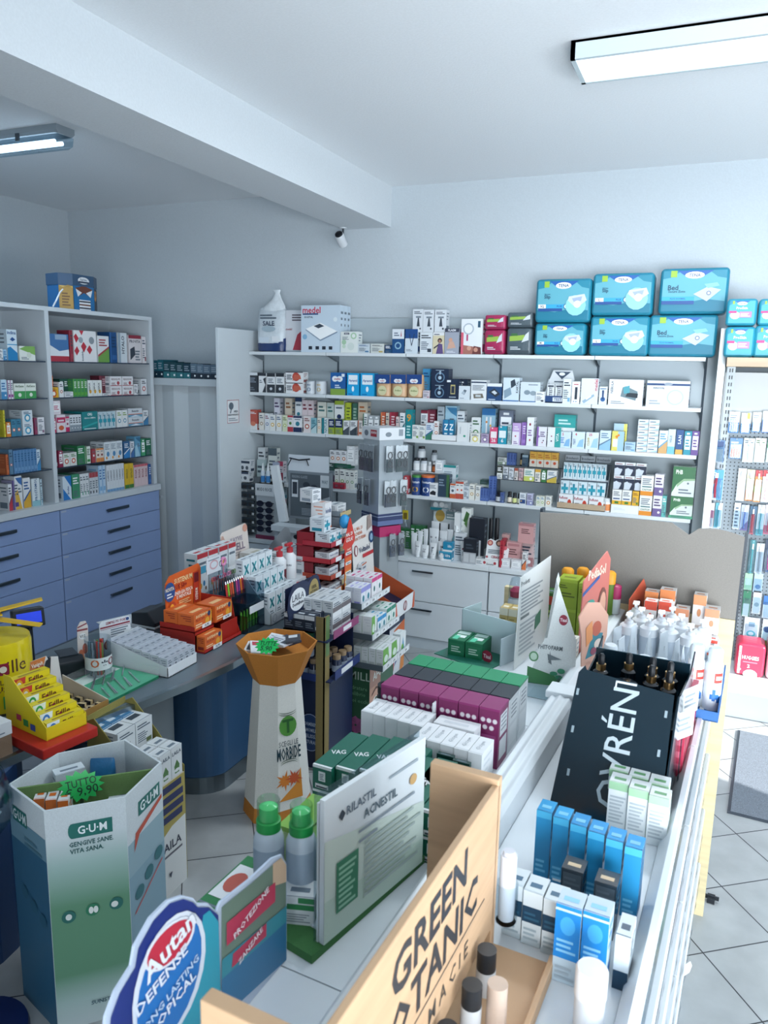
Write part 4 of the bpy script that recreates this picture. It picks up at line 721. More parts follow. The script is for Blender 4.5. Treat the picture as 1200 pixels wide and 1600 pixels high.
carton('product_box', 'flat mint green box under the lower PHB box', x1-x0, .12, .018, '4aa07a', deco('l','2f7a5a'), (x0, YR-.006, Z4+.0005), 0, G4)
# left part of the fourth level, behind the glasses tower
row('the shelf behind the hanging glasses', G4, 'Y', YR+.02, Z4+.05, [
 (516,543,704,'dadde0','d','c06a3a','39424e','white carton with owl face',{'n':3,'z':Py(530,724,YR+.02).z}),
 (543,556,697,'d5d9dc','f','aab2b8','39424e','tall white herb carton',{'z':Py(530,726,YR+.02).z}),
 (508,524,720,'2a4a40','h','2a4a40','7f9a88','dark green tea carton',{'z':Py(516,735,YR+.02).z,'h':.06}),
 (524,551,723,'1f5a44','a','1f5a44','7f9a88','flat green tray carton',{'z':Py(530,731,YR+.02).z,'h':.035}),
], .07)
row('the fourth wall shelf left part', G4, 'Y', YR+.005, Z4, [
 (515,523,744,'4a2f52','d','8a6a9a','c9b8d0','plum carton'),(524,531,733,'dce0dc','d','7aa04a','39424e','white herb carton'),(532,541,733,'dce0dc','d','6a9a44','39424e','white herb carton with leaves',{'n':1}),(541,556,735,'dce0dc','d','4a8a54','39424e','white fern carton',{'n':2}),
 (516,540,762,'a82a40','a','c8485a','7a1a2a','low crimson carton',{'n':3,'back':-.03,'h':.05,'z':Z4})], .06)
# boxes on the cabinet-top level at the left
row('the rear of the left cabinet top', G4, 'Y', YR+.05, Z4, [(402,413,699,'d0d6da','l','6c7a86','39424e','pale carton'),(418,432,700,'cfd6d2','a','4a5a64','39424e','white carton with grey herbs',{}),(434,442,721,'d0c6cc','a','b0405a','39424e','small pink and white carton'),(433,443,740,'9ab0b8','a','3f7a8c','39424e','pale teal carton',{'back':-.06,'z':Z4-.14,'h':.12})], .06)
# ================================================================ goods on the low cabinet tops
G5 = 'products on the white cabinet top'
def cm(u0, u1, y, z): a = Py(u0, 850, y); b = Py(u1, 850, y); return (a.x+b.x)/2, b.x-a.x
ZQ = Z0+.0007; yf = YB+.02
def tubes(lst, y, look, group, P):
    for k, (a, b, vt, vb) in enumerate(lst):
        x, w = cm(a, b, y, ZQ); H = Py((a+b)/2, vt, y).z-ZQ
        tube_thing('cream_tube', f"{look}, {ORD[k]} from left", (x, y+.02, ZQ), w, H, 'dde2e5', 'd5dadd', P, 0, group)
TP1 = [('t','Rilastil',.5,.7,.1,'33404e'),('b',.2,.3,.8,.55,3,'6a7682')]
TP2 = [('o',.6,.75,.12,'2a3038'),('v','AVENE',.4,.45,.3,'51606e'),('r',.1,.05,.9,.12,'aab6be')]
tubes([(647,656,846,0),(657,669,852,0)], yf+.0, 'white cream tube in front row left of cabinet top', 'white cream tubes on the cabinet top', TP1)
tubes([(670,681,849,0),(683,698,847,0)], yf+.0, 'white cream tube with black dots in front row', 'white cream tubes on the cabinet top', TP2)
tubes([(641,650,833,0),(651,659,830,0),(660,667,827,0)], yf+.09, 'white tube in the middle row of the cabinet top', 'white cream tubes on the cabinet top', [('b',.2,.3,.8,.6,3,'b0606a')])
tubes([(669,684,826,0),(685,697,830,0),(697,706,828,0)], yf+.10, 'wide pale tube in the second middle row', 'white cream tubes on the cabinet top', TP1)
tubes([(672,684,815,0),(686,698,817,0),(700,708,816,0)], yf+.2, 'pale tube in the rear row of the cabinet top', 'white cream tubes on the cabinet top', TP1)
x, w = cm(718, 731, yf, 0); tube_thing('cream_tube', 'tall white cream tube with dark red panel beside teal boxes', (x, yf+.03, ZQ), w, Py(725, 847, yf).z-ZQ, 'e0e4e6', 'd5dadd', [('r',.15,.55,.85,.7,'8a3a50'),('b',.2,.1,.8,.45,4,'6a7682')], 0, G5)
x, w = cm(704, 716, yf+.08, 0); H = Py(710, 823, yf+.08).z-ZQ; r = w/2
round_thing('pump_bottle', 'small clear pump bottle with teal band behind the teal boxes', (x, yf+.12, ZQ), [('body', [(r*.9,0),(r,H*.1),(r,H*.6),(r*.5,H*.7)], '8fc0c8'), ('pump_cap', [(r*.5,H*.7),(r*.5,H*.85),(r*.3,H*.86),(r*.3,H)], 'e3e8ea'), ('label', [(r*1.02,H*.2),(r*1.02,H*.4)], '2a8aa0')], 'bottle', G5)
row('the white cabinet top', G5, 'Y', yf, ZQ, [(695,716,863,'1f86ac','a','1f86ac','dfe8ee','teal cream box',{'d':.06,'P':[('r',0,0,1,.2,'dfe6ea'),('t','idra',.7,.6,.3,'dfe8ee',.4),('r',0,.85,1,1,'3fa0c0')]})], .06)
row('the white cabinet top', G5, 'Y', yf, ZQ, [(701,717,848,'1f86ac','a','1f86ac','dfe8ee','upper teal cream box',{'z':Py(705,863,yf).z+.001,'d':.05,'P':[('r',0,0,1,.2,'dfe6ea'),('t','idra',.7,.6,.3,'dfe8ee',.4)]}),
 (718,730,802,'dfe3e3','a','dfe3e3','2a3038','white box lettered BIAFIN',{'back':.12,'P':[('v','BIAFIN',.4,.5,.4,'2a3038',.8),('r',.8,0,1,1,'b9c2c8')]}),
 (729,745,795,'dbe0dd','a','dbe0dd','3f6a3a','tall white box with green plant',{'back':.14,'P':[('p',[(.2,.75),(.5,.95),(.85,.9),(.6,.7)],'3f6a3a'),('p',[(.3,.7),(.7,.8),(.6,.62)],'5a8a4a'),('o',.4,.4,.1,'7a8690'),('b',.2,.1,.8,.3,3,'6a7682')]}),
 (719,738,834,'d5dade','l','aab6be','51606e','white cream cartons block',{'back':.06,'d':.05}),
 (734,756,843,'1d232d','h','1d232d','59636f','black carton with silver panel',{'n':1,'d':.06,'P':[('r',0,.0,1,.45,'aab0b6'),('r',.06,.06,.44,.4,'c3c8cc'),('r',.54,.06,.94,.4,'c3c8cc'),('b',.2,.6,.8,.85,2,'3c4652')]}),
 (742,768,811,'1b212c','h','1b212c','59636f','large black carton with silver label',{'back':.09,'d':.08,'P':[('r',.0,.12,.8,.5,'b9bec4'),('b',.1,.2,.7,.42,2,'51606e')],'z':ZQ}),
 ], .06)
for k, (a, b) in enumerate(((768, 776), (777, 786))):
    jar('syrup_bottle', f"glossy black bottle behind the red tip card, {'left' if k == 0 else 'right'} one", a, b, 811, yf+.1, ZQ, '10141d:gloss', '0c0f16', 'b9bec4' if k else None, 'glossy black bottles on the cabinet top', .45, cat='bottle')
row('the right part of the cabinet top', G5, 'Y', yf, ZQ, [
 (754,793,876,'dfe1e2','a','b03a48','39424e','low white tray carton with red discs',{'d':.12,'P':[('o',.4,.5,.06,'a83a44',.25),('o',.85,.5,.06,'a83a44',.25),('t','Eucerin',.65,.3,.3,'3a4450',.3),('b',.05,.2,.3,.8,3,'8a96a0')]}),
 (794,799,846,'a82838','e','c03a4a','7a1a28','thin red panel carton',{'d':.12}),
 (797,812,875,'d6d8dc','f','b9bec6','8a6a80','clear-white carton',{'n':1}),(813,830,877,'d6d8dc','f','b9bec6','8a6a80','wider clear-white carton',{'n':1}),
 (804,828,849,'c99a9a','f','b98a8c','8a5a5e','dusty pink cream carton',{'back':.06,'P':[('r',.1,.85,.9,.95,'b07a7e'),('b',.2,.5,.8,.78,3,'6a4448'),('r',0,0,1,.04,'a87478')],'str':1}),
 (831,838,865,'dfe0e0','c','d97a4a','39424e','white carton with orange edge',{'back':.01}),
 (796,808,836,'c9a09e','l','9a6a6c','6a4448','small rosy carton',{'back':.14,'n':2}),
 ], .055)
x, w = cm(809, 833, yf+.09, 0); zz = Py(815, 849, yf+.07).z
carton('product_box', 'dusty pink cream carton, upper one of the pink pair', w, .06, Py(820,818,yf+.09).z-zz, 'c99a9a', [('r',0,.88,1,1,'a8787c'),('b',.2,.5,.8,.78,3,'6a4448')], (x-w/2, yf+.085, zz), R(-2), G5)
row('the right part of the cabinet top', G5, 'Y', yf, ZQ, [(828,838,836,'b9c2c8','l','8a96a0','51606e','grey rear carton',{'back':.16})], .05)
carton('product_box', 'white carton carrying the upper pink carton', w*.9, .05, zz-ZQ-.001, 'cdb4b4', deco('b','a8787c'), (x-w/2+.01, yf+.125, ZQ), 0, G5)
# red tip card standing on the tray carton
x, w = cm(756, 793, yf, 0); z1 = Py(770, 876, yf).z; H = Py(775, 843, yf+.03).z-z1
o = MB(Matrix.Rotation(R(-14), 4, 'X')).prism([(.01,0),(w,0),(w*1.02,H*.6),(w*.8,H*.72),(w*.75,H*.96),(w*.5,H),(w*.42,H*.92),(w*.2,H),(w*.08,H*.9),(w*.06,H*.55)], 0, .003, 'e0e3e5', 'y')
o.prints([('o',.2,.8,.12,'a8484c'),('o',.2,.8,.07,'d9a890'),('o',.58,.82,.14,'5a3a34'),('o',.58,.8,.08,'cf9a84'),('o',.85,.62,.09,'c2606a'),('b',.15,.3,.9,.52,3,'51606e'),('o',.12,.12,.05,'a8484c'),('t','CERAVE',.5,.14,.12,'a03a48',.4)], w, H)
o = o.build('display_card'); at(o, (x-w/2, yf+.02, z1+.001)); tag(o, 'leaning white display card with faces and red rings on the tray carton', 'display card')
# green leaf box row at the back left and hanging bags
row('the back left of the cabinet top', G5, 'Y', yf+.24, ZQ, [(624,648,826,'2a6a3c','h','2a6a3c','8ab06a','green topped carton',{'n':3,'d':.05}),(648,672,822,'2f6f40','h','2f6f40','8ab06a','darker green carton',{'n':3,'d':.05})], .05)
x, w = cm(676, 713, YP-.12, 0); zb_ = Py(695, 818, YP-.12).z
o = MB().prism([(0,0),(w,0),(w,.09),(w*.9,.12),(w*.35,.12),(w*.3,.1),(0,.09)], 0, .004, 'cfd8da', 'y').prints([('o',.28,.5,.2,'b99a4e',.4),('r',.52,.3,.97,.85,'7f9a9c'),('b',.56,.4,.92,.75,2,'dfe4e4'),('t','NUTRI',.7,.92,.12,'51606e',.4)], w, .12).build('display_card'); at(o, (x-w/2, YP-.12, ZQ+.26));
tag(o, 'white header card with round golden flower behind the cream tubes', 'display card'); o.location.z = ZQ
MBs = MB().box(0,0,0,w,.004,zb_-ZQ,'aab8bc:clear').build('card_stem', o); o.location.z = zb_; MBs.location = (0,0,-(zb_-ZQ))
x, w = cm(670, 702, YP-.1, 0); zb_ = Py(686, 797, YP-.1).z
t = thing('sweets_bag', 'see-through bag of pale pastilles with teal base near the shelf back', 'bag', (x-w/2, YP-.11, zb_)); pouch_mb(w, .06, .075, 'b9c6cc:film').build('bag_body', t, smooth=True)
MB(Matrix.Translation((0,-.004,0))).prints([('r',.05,0,.95,.3,'2a8a98'),('o',.3,.6,.12,'dfe4e6'),('o',.6,.65,.12,'e6eaec'),('o',.8,.55,.1,'d5dcdf')], w, .075).build('printed_front', t)
MB().rod([(w/2,.03,.07),(w/2,.03,.1),(w/2,.09,.1)], .003, '8a949c').build('peg', t)
# ================================================================ goods in the left display cabinet
XR_ = XC-.015
def crow(place, z, items, depth=.1, **k): return row(place, 'products on '+place, 'X', XR_, z+.0005, items, depth)
crow('the cabinet top glass shelf', 2.178, [
 (1,8,545,'dde1e4','l','8a96a0','51606e','white carton at picture edge'),(8,14,546,'9cc3dc','b','3f86b8','2f6fa8','small light blue carton'),(15,31,515,'cfe0ea','a','1d6fa8','1d3f7c','tall white and blue eye drop carton',{'P':[('p',[(0,0),(1,0),(1,.25),(.3,.45),(0,.4)],'1f7fb8'),('t','indina',.5,.9,.1,'1d4f8c'),('p',[(.3,.68),(.55,.76),(.85,.68),(.55,.62)],'1d4f8c'),('r',0,.5,1,.53,'3f9ac8')],'d':.14}),
 (33,58,541,'dfe5e0','a','5aa04a','2f6a3a','white and green gauze carton',{'P':[('p',[(0,.8),(.4,1),(1,1),(1,.4)],'7fb05a'),('o',.6,.4,.15,'cfd8cc',.2),('b',.1,.1,.6,.3,2,'6a7682')]}),
 (73,80,521,'20344e','e','20344e','51607a','navy spine box'),(80,111,522,'3f6fa4','a','3f6fa4','a83a4a','blue box with red and white swoosh',{'P':[('r',.0,.0,1,.2,'a82f40'),('p',[(0,.2),(1,.2),(1,.45),(.5,.38),(0,.6)],'d9e0e6'),('t','TACTO',.6,.86,.12,'dfe6ea',.5),('r',.3,.8,.9,.98,'8fa8c2')],'str':1}),
 (112,117,516,'8a2a3a','e','a03a4a','39424e','thin dark red box'),
 (118,154,517,'e0e2e4','a','e0e2e4','b03040','white box with red diamonds',{'P':[('p',[(0,.8),(.1,.9),(.22,.75),(.1,.6)],'b83040'),('p',[(.25,1),(.45,1),(.35,.85)],'b83040'),('p',[(.3,.5),(.42,.65),(.55,.5),(.42,.3)],'b83040'),('p',[(.55,.4),(.68,.55),(.8,.4),(.68,.25)],'b83040'),('p',[(0,.35),(.12,.5),(.22,.35),(.1,.2)],'b83040'),('o',.3,.7,.1,'9aa4ac'),('o',.78,.7,.12,'8a949c'),('v','Invisibile',.35,.2,.07,'51606e',.4)],'str':1}),
 (155,173,525,'d9dde0','c','6a9a4a','a03a44','white green and red box',{'str':1}),(174,185,519,'1d4a7c','e','2f5f98','15355a','leaning navy folder box',{'str':1}),(187,201,520,'cdd6dc','a','cdd6dc','33404e','leaning white carton with vertical words',{'P':[('v','HYALO',.55,.6,.3,'33404e',.6),('r',0,0,.25,1,'8fa2b2')]}),
 (203,223,524,'d3cfd2','a','8a2f40','39424e','white box lettered PROVITA',{'P':[('r',0,.88,1,1,'8a2f40'),('t','PROVITA',.5,.78,.1,'33404e'),('p',[(.1,.1),(.5,.3),(.45,.6),(.1,.5)],'39424e'),('b',.5,.1,.9,.5,4,'6a7682')]}),(224,230,526,'ddd9dc','l','8a3a48','51606e','white narrow box at shelf end',{'n':1})], .12)
crow('the cabinet second glass shelf', 1.922, [
 (1,10,593,'b9d4e6','b','3f86b8','2f6fa8','blue and white carton'),(11,20,594,'d9dee2','e','8a3a8a','51606e','white carton with purple edge',{'n':2}),
 (21,56,599,'dde4dc','a','2f8a4a','1f5a34','green and white paired carton',{'n':2,'P':[('r',0,0,1,.5,'3f9a55'),('t','AnGene',.5,.82,.14,'2a5a3a'),('o',.5,.25,.15,'dfe8dc'),('b',.15,.55,.8,.66,1,'dfe8dc')]}),
 (76,83,587,'d9753a','e','e08a4a','a8502a','orange carton',{'back':.05}),(76,91,605,'dbab2c','d','c95a2a','8a4a1a','yellow and orange carton'),(92,99,597,'dfe2e4','d','b05a4a','39424e','white carton with small sun'),
 (93,113,592,'1f4f44','h','1f4f44','7fa08a','dark green carton',{'back':.05,'n':3}),(100,114,612,'d6dade','l','8a96a0','51606e','low white carton'),
 (114,136,592,'3f8a54','e','5aa03a','dfe6dc','thin green or lime carton',{'n':4,'deep':1}),(137,159,594,'dde2e0','d','d99a3a','39424e','white carton with orange sun',{'n':3,'P':[('o',.5,.3,.25,'d9a23a',.12),('v','DEPUR',.35,.6,.3,'33404e',.5)]}),
 (155,171,587,'5f2432','e','7a3444','c9a8b0','maroon block carton',{'back':.05}),(160,172,615,'dfe0e2','l','a03a48','51606e','small white carton with red foot'),
 (172,190,588,'dedfe2','a','8a3a44','a0404e','white carton with red lettering, stacked pair',{'st':2,'P':[('t','REGOLVIS',.5,.7,.2,'6a4a50'),('o',.7,.3,.12,'a8404a'),('b',.1,.1,.5,.4,3,'8a6a70'),('r',0,0,1,.07,'a8505a')]}),
 (191,208,588,'dedfe2','a','8a3a44','a0404e','white carton with red lettering, second stacked pair',{'st':2,'P':[('t','REGOLVIS',.5,.7,.2,'6a4a50'),('o',.7,.3,.12,'a8404a'),('b',.1,.1,.5,.4,3,'8a6a70'),('r',0,0,1,.07,'a8505a')]}),
 (209,215,600,'dfe0e2','l','8a96a0','51606e','small white side carton'),(220,229,592,'d6dade','d','b0505a','39424e','white carton with pink line',{'d':.14})], .09)
crow('the cabinet third glass shelf', 1.67, [
 (1,4,641,'cfc43a','e','b8b02a','8a8a1a','yellow-green spine carton'),(5,12,660,'d9842e','f','d9842e','7a4a1a','orange foot carton'),(13,29,655,'3f7f9c','d','d9603a','1d4f6a','teal carton with orange disc',{'n':2}),
 (31,48,641,'d3dce2','d','3f9ac0','2f5f7a','white carton with blue cloud',{'st':2,'d':.12}),(50,54,653,'8a3a58','e','a04a6a','51606e','magenta spine carton'),(55,66,652,'dedee2','l','8a6a80','51606e','white tall carton with faint print'),
 (79,93,628,'dfd6dc','f','b8285a','8a2048','magenta and white carton, upper',{'z':1.67+.13,'h':.10}),
 (79,84,653,'b8285a','f','b8285a','dfd6dc','narrow magenta carton'),(85,99,651,'dcd4da','a','b8285a','c9503a','white and magenta fruit carton',{'h':.128,'P':[('r',0,.55,1,.85,'b8285a'),('o',.5,.25,.3,'c9603a',.14),('b',.15,.62,.85,.8,1,'e3d6dc')]}),(99,105,651,'dcd4da','g','b8285a','8a2048','slim white and magenta carton'),
 (106,124,648,'d3d9de','b','8a96a0','39424e','plain white side-on carton',{'n':4,'deep':2}),(125,150,643,'1f7f84','a','1f7f84','dfe8ea','teal OKi carton',{'P':[('t','OKi',.5,.85,.14,'e6ecee',.3),('t','dolore e febbre',.5,.66,.09,'dfe8ea'),('p',[(0,.2),(1,.45),(1,.35),(0,.1)],'2fa0a0'),('b',.1,.05,.9,.12,1,'e6ecee')],'deep':2}),
 (151,178,643,'b9ced6','x','1d7f96','2a97ac','pale teal-cross carton',{'n':4,'P':CR,'deep':2,'d':.08}),(180,197,641,'dde1e2','d','3f86a8','7aa04a','white carton with blue and green dot',{'n':2}),
 (198,221,638,'cfd6dc','a','2f5f7c','33404e','white and blue Benactiv carton',{'st':2,'P':[('r',0,.0,1,.3,'5f9ab8'),('r',0,.3,1,.38,'d0704a'),('t','Benactiv',.5,.7,.24,'2a3c54'),('p',[(.1,.05),(.9,.05),(.5,.25)],'dfe8ee')],'d':.12}),(222,230,641,'dfe2e4','c','3f7fae','51606e','white carton with blue corner')], .09)
crow('the cabinet fourth glass shelf', 1.415, [
 (1,5,711,'b8603a','e','c9744a','7a3a1a','brick spine carton'),(6,12,703,'5a7f9c','d','c0503a','33506a','blue carton with red ring'),(13,50,703,'4f7fae','e','6f9ac4','2f5f8a','slim blue carton in the sparse row',{'n':7}),(50,56,703,'c9dbe6','c','3f8ac0','2f5f8a','pale blue carton at the sparse row end'),
 (85,92,705,'8f2a4a','f','8f2a4a','dfd6da','dark pink carton'),(92,114,708,'d9dcd8','d','c9533a','3f7a3a','white carton with red fruit',{'n':2,'deep':2,'d':.07}),(115,127,697,'2f7a4c','h','2f7a4c','c9d6ca','emerald carton',{'d':.16}),
 (128,136,698,'dce2dc','e','3f8a4a','1f5a34','green edged white carton',{'n':1}),(138,144,702,'a8404a','g','a8404a','e0e3e6','white and red capsule carton'),(145,157,701,'e0d6cc','g','d98a4a','7a2a34','cream and orange carton',{'n':2}),
 (158,187,690,'d5dde2','a','7aa6b8','d9903a','white carton with orange and blue globe',{'n':3,'P':[('o',.6,.35,.24,'4f86b0',.14),('o',.35,.15,.14,'d9903a',.08),('b',.1,.6,.9,.92,4,'7a8a96')],'deep':2,'d':.07}),
 (189,199,690,'2f5f8c','c','2f7fc0','dfe6ea','navy carton with white sail'),(200,206,690,'d9e0e6','c','3f6fa8','51606e','white carton with blue sail'),(207,216,682,'5f9aba','s','9cc8dc','2f6a8c','sky blue carton'),(217,223,686,'3f9a6a','f','2f7a4c','dfe6dc','mint green carton'),(224,233,685,'1d6a4c','h','1d6a4c','8fb8a0','deep green carton',{'d':.14})], .09)
crow('the cabinet lowest shelf', 1.165, [
 (1,7,758,'e0e2e6','c','b83a4a','39424e','white carton with red heart'),(8,18,752,'9a96b4','e','5a4a8a','51606e','violet grey carton'),(12,24,745,'e3e6e8','s','d9b04a','3f6fae','white carton with gold and blue stripe',{'back':.0}),(25,37,748,'e0e3e6','c','d9a83a','2f5f98','white carton with golden diagonal',{}),(39,52,749,'d9e3e8','b','3f86a8','2f5f98','white Prostamol carton',{'P':[('v','PROSTAMOL',.5,.6,.3,'2a5a86',.8),('r',0,0,1,.2,'8fc0cc')]}),(53,56,750,'b9cfd9','l','3f86a8','51606e','slim pale carton'),
 (89,103,745,'d3e0ea','c','2f7fc8','1d4f8c','white carton with blue triangle',{'P':[('p',[(0,0),(.9,.0),(0,.5)],'2a78c0'),('p',[(.2,1),(1,1),(1,.5)],'2a78c0'),('v','Brufen',.6,.4,.2,'1d4f8c',.5)],'d':.14}),
 (104,116,742,'3f8f6a','h','3f8f6a','dfe6e0','green and white carton',{'d':.14}),(117,131,741,'dde1e4','l','5aa08a','51606e','white thin carton',{'n':3,'deep':2,'d':.07}),(132,146,739,'c9d0d6','a','a84a52','39424e','grey and white slim carton',{'n':3,'d':.12}),(147,158,728,'b9d0e4','e','7fb0d8','3f6fa8','light blue spine carton',{'n':2,'d':.12}),
 (160,188,726,'d6dce2','a','3a4a5c','51606e','white slim carton with dark word',{'n':6,'d':.12,'P':[('v','CARDIO',.5,.6,.5,'4a5a6a',.6),('r',0,0,1,.1,'6f9ac0')]}),(189,203,725,'d9b42e','a','d9b42e','3f6a3a','yellow carton with dark word',{'n':2,'d':.12,'P':[('v','GOLD',.5,.6,.4,'3a4a2c',.5),('r',0,0,1,.15,'3f7a3a')]}),
 (204,226,726,'d9c3c6','a','b8505c','51606e','white and rose slim carton',{'n':4,'d':.12,'P':[('v','ROSA',.5,.6,.5,'8a3a48',.5),('r',0,.9,1,1,'c9606c')]}),(227,231,726,'2a5a9c','e','3f74b4','dfe6ea','blue end carton')], .1)
# cardboard figure box with cable on top of the cabinet
y0 = Px(93, 450, XC-.1).y; y1 = Px(153, 450, XC-.1).y; zt_ = 2.556; H = Px(120, 430, XC-.1).z-zt_; w = y1-y0
t = thing('promo_box', 'tall blue cardboard box with fox and striped figures on the cabinet top', 'box', (XC-.06, y0, zt_), R(90))
pts = [(0,.05),(w*.22,0),(w*.75,0),(w,.06),(w*.95,.2),(w*.1,.2)]
MB().prism(pts, 0, H*.7, '1c5f94', 'z').build('box_body', t)
MB().prism([(a*1.03-.004, b*1.06-.006) for a, b in pts], H*.68, H, '33506e', 'z').build('box_lid', t)
m = MB(Matrix.Translation((w*.22, 0, 0))); m.prints([('r',0,0,1,.68,'1d6aa0'),('p',[(.1,.62),(.4,.68),(.62,.68),(.92,.62),(.8,.4),(.5,.5),(.25,.4)],'6a3a2a'),('p',[(.1,.6),(.4,.5),(.2,.38)],'dfe3e6'),('p',[(.92,.6),(.6,.5),(.82,.38)],'dfe3e6'),('r',.25,.0,.8,.3,'dfe3e6'),('r',.25,.05,.8,.09,'2a2c3c'),('r',.25,.14,.8,.18,'6a3a2a'),('r',.25,.23,.8,.27,'2a2c3c'),('o',.5,.84,.28,'e3e7ea',.1),('t','Euphidra',.5,.86,.05,'33506e',.4),('r',.25,.77,.75,.82,'2a3a50')], w*.53, H, y=-.008); m.build('printed_front', t)
d_ = Vector((w*.25, .06, 0)); m = MB(Matrix.Translation((w*.75, 0, 0)) @ Matrix.Rotation(math.atan2(.06, w*.25), 4, 'Z')); m.prints([('r',.0,0,1,.66,'1b2638'),('p',[(.2,.35),(.3,.6),(.8,.6),(.8,.4),(.6,.3),(.4,.32)],'c98a3a'),('p',[(.45,.42),(.6,.42),(.6,.54),(.45,.54)],'1b2638')], d_.length, H, y=-.003); m.build('printed_side', t)
m = MB(Matrix.Translation((0, .05, 0)) @ Matrix.Rotation(-math.atan2(.05, w*.22), 4, 'Z')); m.prints([('r',.0,0,1,.66,'a8843c'),('b',.2,.1,.8,.5,5,'6a4a2a'),('p',[(0,.66),(.3,.6),(.6,.68),(1,.6),(1,.66)],'c9a85a')], .1, H, y=-.003); m.build('printed_side', t)
P = Px(98, 452, XC-.05)
o = MB().rod([(P.x, P.y, P.z), (P.x+.02, P.y-.05, P.z-.03), (P.x+.02, P.y-.09, 2.6), (P.x+.0, P.y-.1, 2.562)], .006, 'd9dee2', 6).build('white_cable'); tag(o, 'short white cable hanging beside the blue figure box', 'cable')
# ================================================================ service desk
ZD = 0.75
RD = R(90)
edge = [(-2.44, 1.1), (-2.33, 1.5), (-2.262, 1.835), (-2.212, 2.2), (-2.16, 2.4), (-2.09, 2.7), (-2.05, 3.0), (-2.035, 3.65), (-2.045, 4.27), (-2.06, 4.7)]
t = thing('service_desk', 'long grey-topped service desk with rounded blue front panels', 'desk', (0, 0, 0))
MB().prism(edge+[(-2.97, 4.7), (-2.97, 1.1)], ZD-.03, ZD, '5e6c76:lam').build('desk_top', t, bevel=.003)
MB().prism([(x+.004, y) for x, y in edge]+[(x-.02, y) for x, y in edge[::-1]], ZD-.034, ZD+.001, '9aa8b0:metal').build('edge_strip', t)
ped = [(-2.42+.25*math.sin(R(a)), 3.12-.17*math.cos(R(a))) for a in range(0, 91, 10)]
MB().prism(ped+[(-2.17, 4.5), (-2.42, 4.5)], .0, ZD-.034, '33577c:lam').build('blue_panel', t)
MB().prism([(x+.004, y-.004) for x, y in ped]+[(-2.166, 4.5), (-2.42, 4.5)], .0, .09, '8c989f:metal').build('plinth', t)
MB().box(-2.9, 2.62, 0, -2.36, 2.93, ZD-.034, 'aebbc3:lam').build('grey_panel', t)
MB().prism([(-2.5+.28*math.sin(R(a)), 1.75-.3*math.cos(R(a))) for a in range(0, 181, 15)]+[(-2.55, 2.05), (-2.55, 1.45)], .0, ZD-.034, '1f3f6a:lam').build('blue_panel', t)
def dthing(name, label, cat, x, y, z=ZD, group=None, rz=RD): return thing(name, label, cat, (x, y, z+.0006), rz, group)
def dcart(name, label, x, y0, y1, D, H, base, P, z=ZD, group=None, rz=RD, **k): return carton(name, label, y1-y0, D, H, base, P, (x, y0, z+.0006), rz, group, **k)
# white tray of small leg-cream cartons
x0, y0, y1 = -2.205, 2.705, 2.925
t = dthing('carton_tray', 'white open tray filled with little grey cartons on the desk', 'tray', x0, y0)
w = y1-y0; dp = .355
MB().box(0,0,0,w,dp,.004,'d9dfe3').box(0,0,0,w,.003,.05,'dfe4e8').prism([(0,0),(dp,0),(dp,.13),(0,.05)],0,.003,'cfd6db','x').prism([(0,0),(dp,0),(dp,.13),(0,.05)],w-.003,w,'cfd6db','x').box(0,dp-.003,0,w,dp,.13,'cfd6db').build('tray_body', t)
LEG = [('p',[(.3,.1),(.45,.1),(.5,.6),(.35,.6)],'39434f'),('p',[(.6,.1),(.72,.15),(.65,.6),(.52,.6)],'39434f'),('b',.15,.7,.85,.92,2,'6a7682'),('r',0,0,1,.05,'8a96a4')]
o = None
for i in range(5):
    for q in range(7):
        lab = f"small grey leg-cream carton in the white tray, {ORD[i]} from left, {ORD[q]} row back"
        p = (x0-.006-.049*q, y0+.006+.042*i, ZD+.006+.006*q)
        if o is None: o = carton('cream_carton', lab, .040, .046, .085, 'b9c0ca', LEG, p, RD, 'leg-cream cartons in the white tray', side='7a8694')
        else: dup(o, p, None, lab)
# card with woman
Pn = Pz(187, 1002, ZD)
t = dthing('info_card', 'upright white info card with red-haired woman behind the white tray', 'display card', -2.62, 2.725, rz=R(72))
H_ = .20; w = .165
MB().prism([(.01,0),(w-.01,0),(w,.01),(w,H_*.9),(w-.01,H_),(.01,H_),(0,H_*.93),(0,.01)], 0, .003, 'd8dde2', 'y').build('card_body', t)
MB().prints([('r',.02,.82,.98,.86,'8a3040'),('t','SEMPRE PIU FORTI',.55,.93,.07,'8a3040',.7),('b',.35,.55,.95,.78,4,'6a7682'),('b',.5,.1,.95,.5,5,'8a96a2'),('p',[(.05,.02),(.45,.02),(.4,.3),(.12,.3)],'39506e'),('o',.24,.38,.13,'7a3428',.13),('o',.24,.38,.08,'cf9f8c',.1),('o',.9,.93,.05,'2f4f86'),('r',.6,.2,.9,.26,'a8404a'),('r',.02,.79,.98,.8,'8a3040')], w, H_).build('printed_front', t)
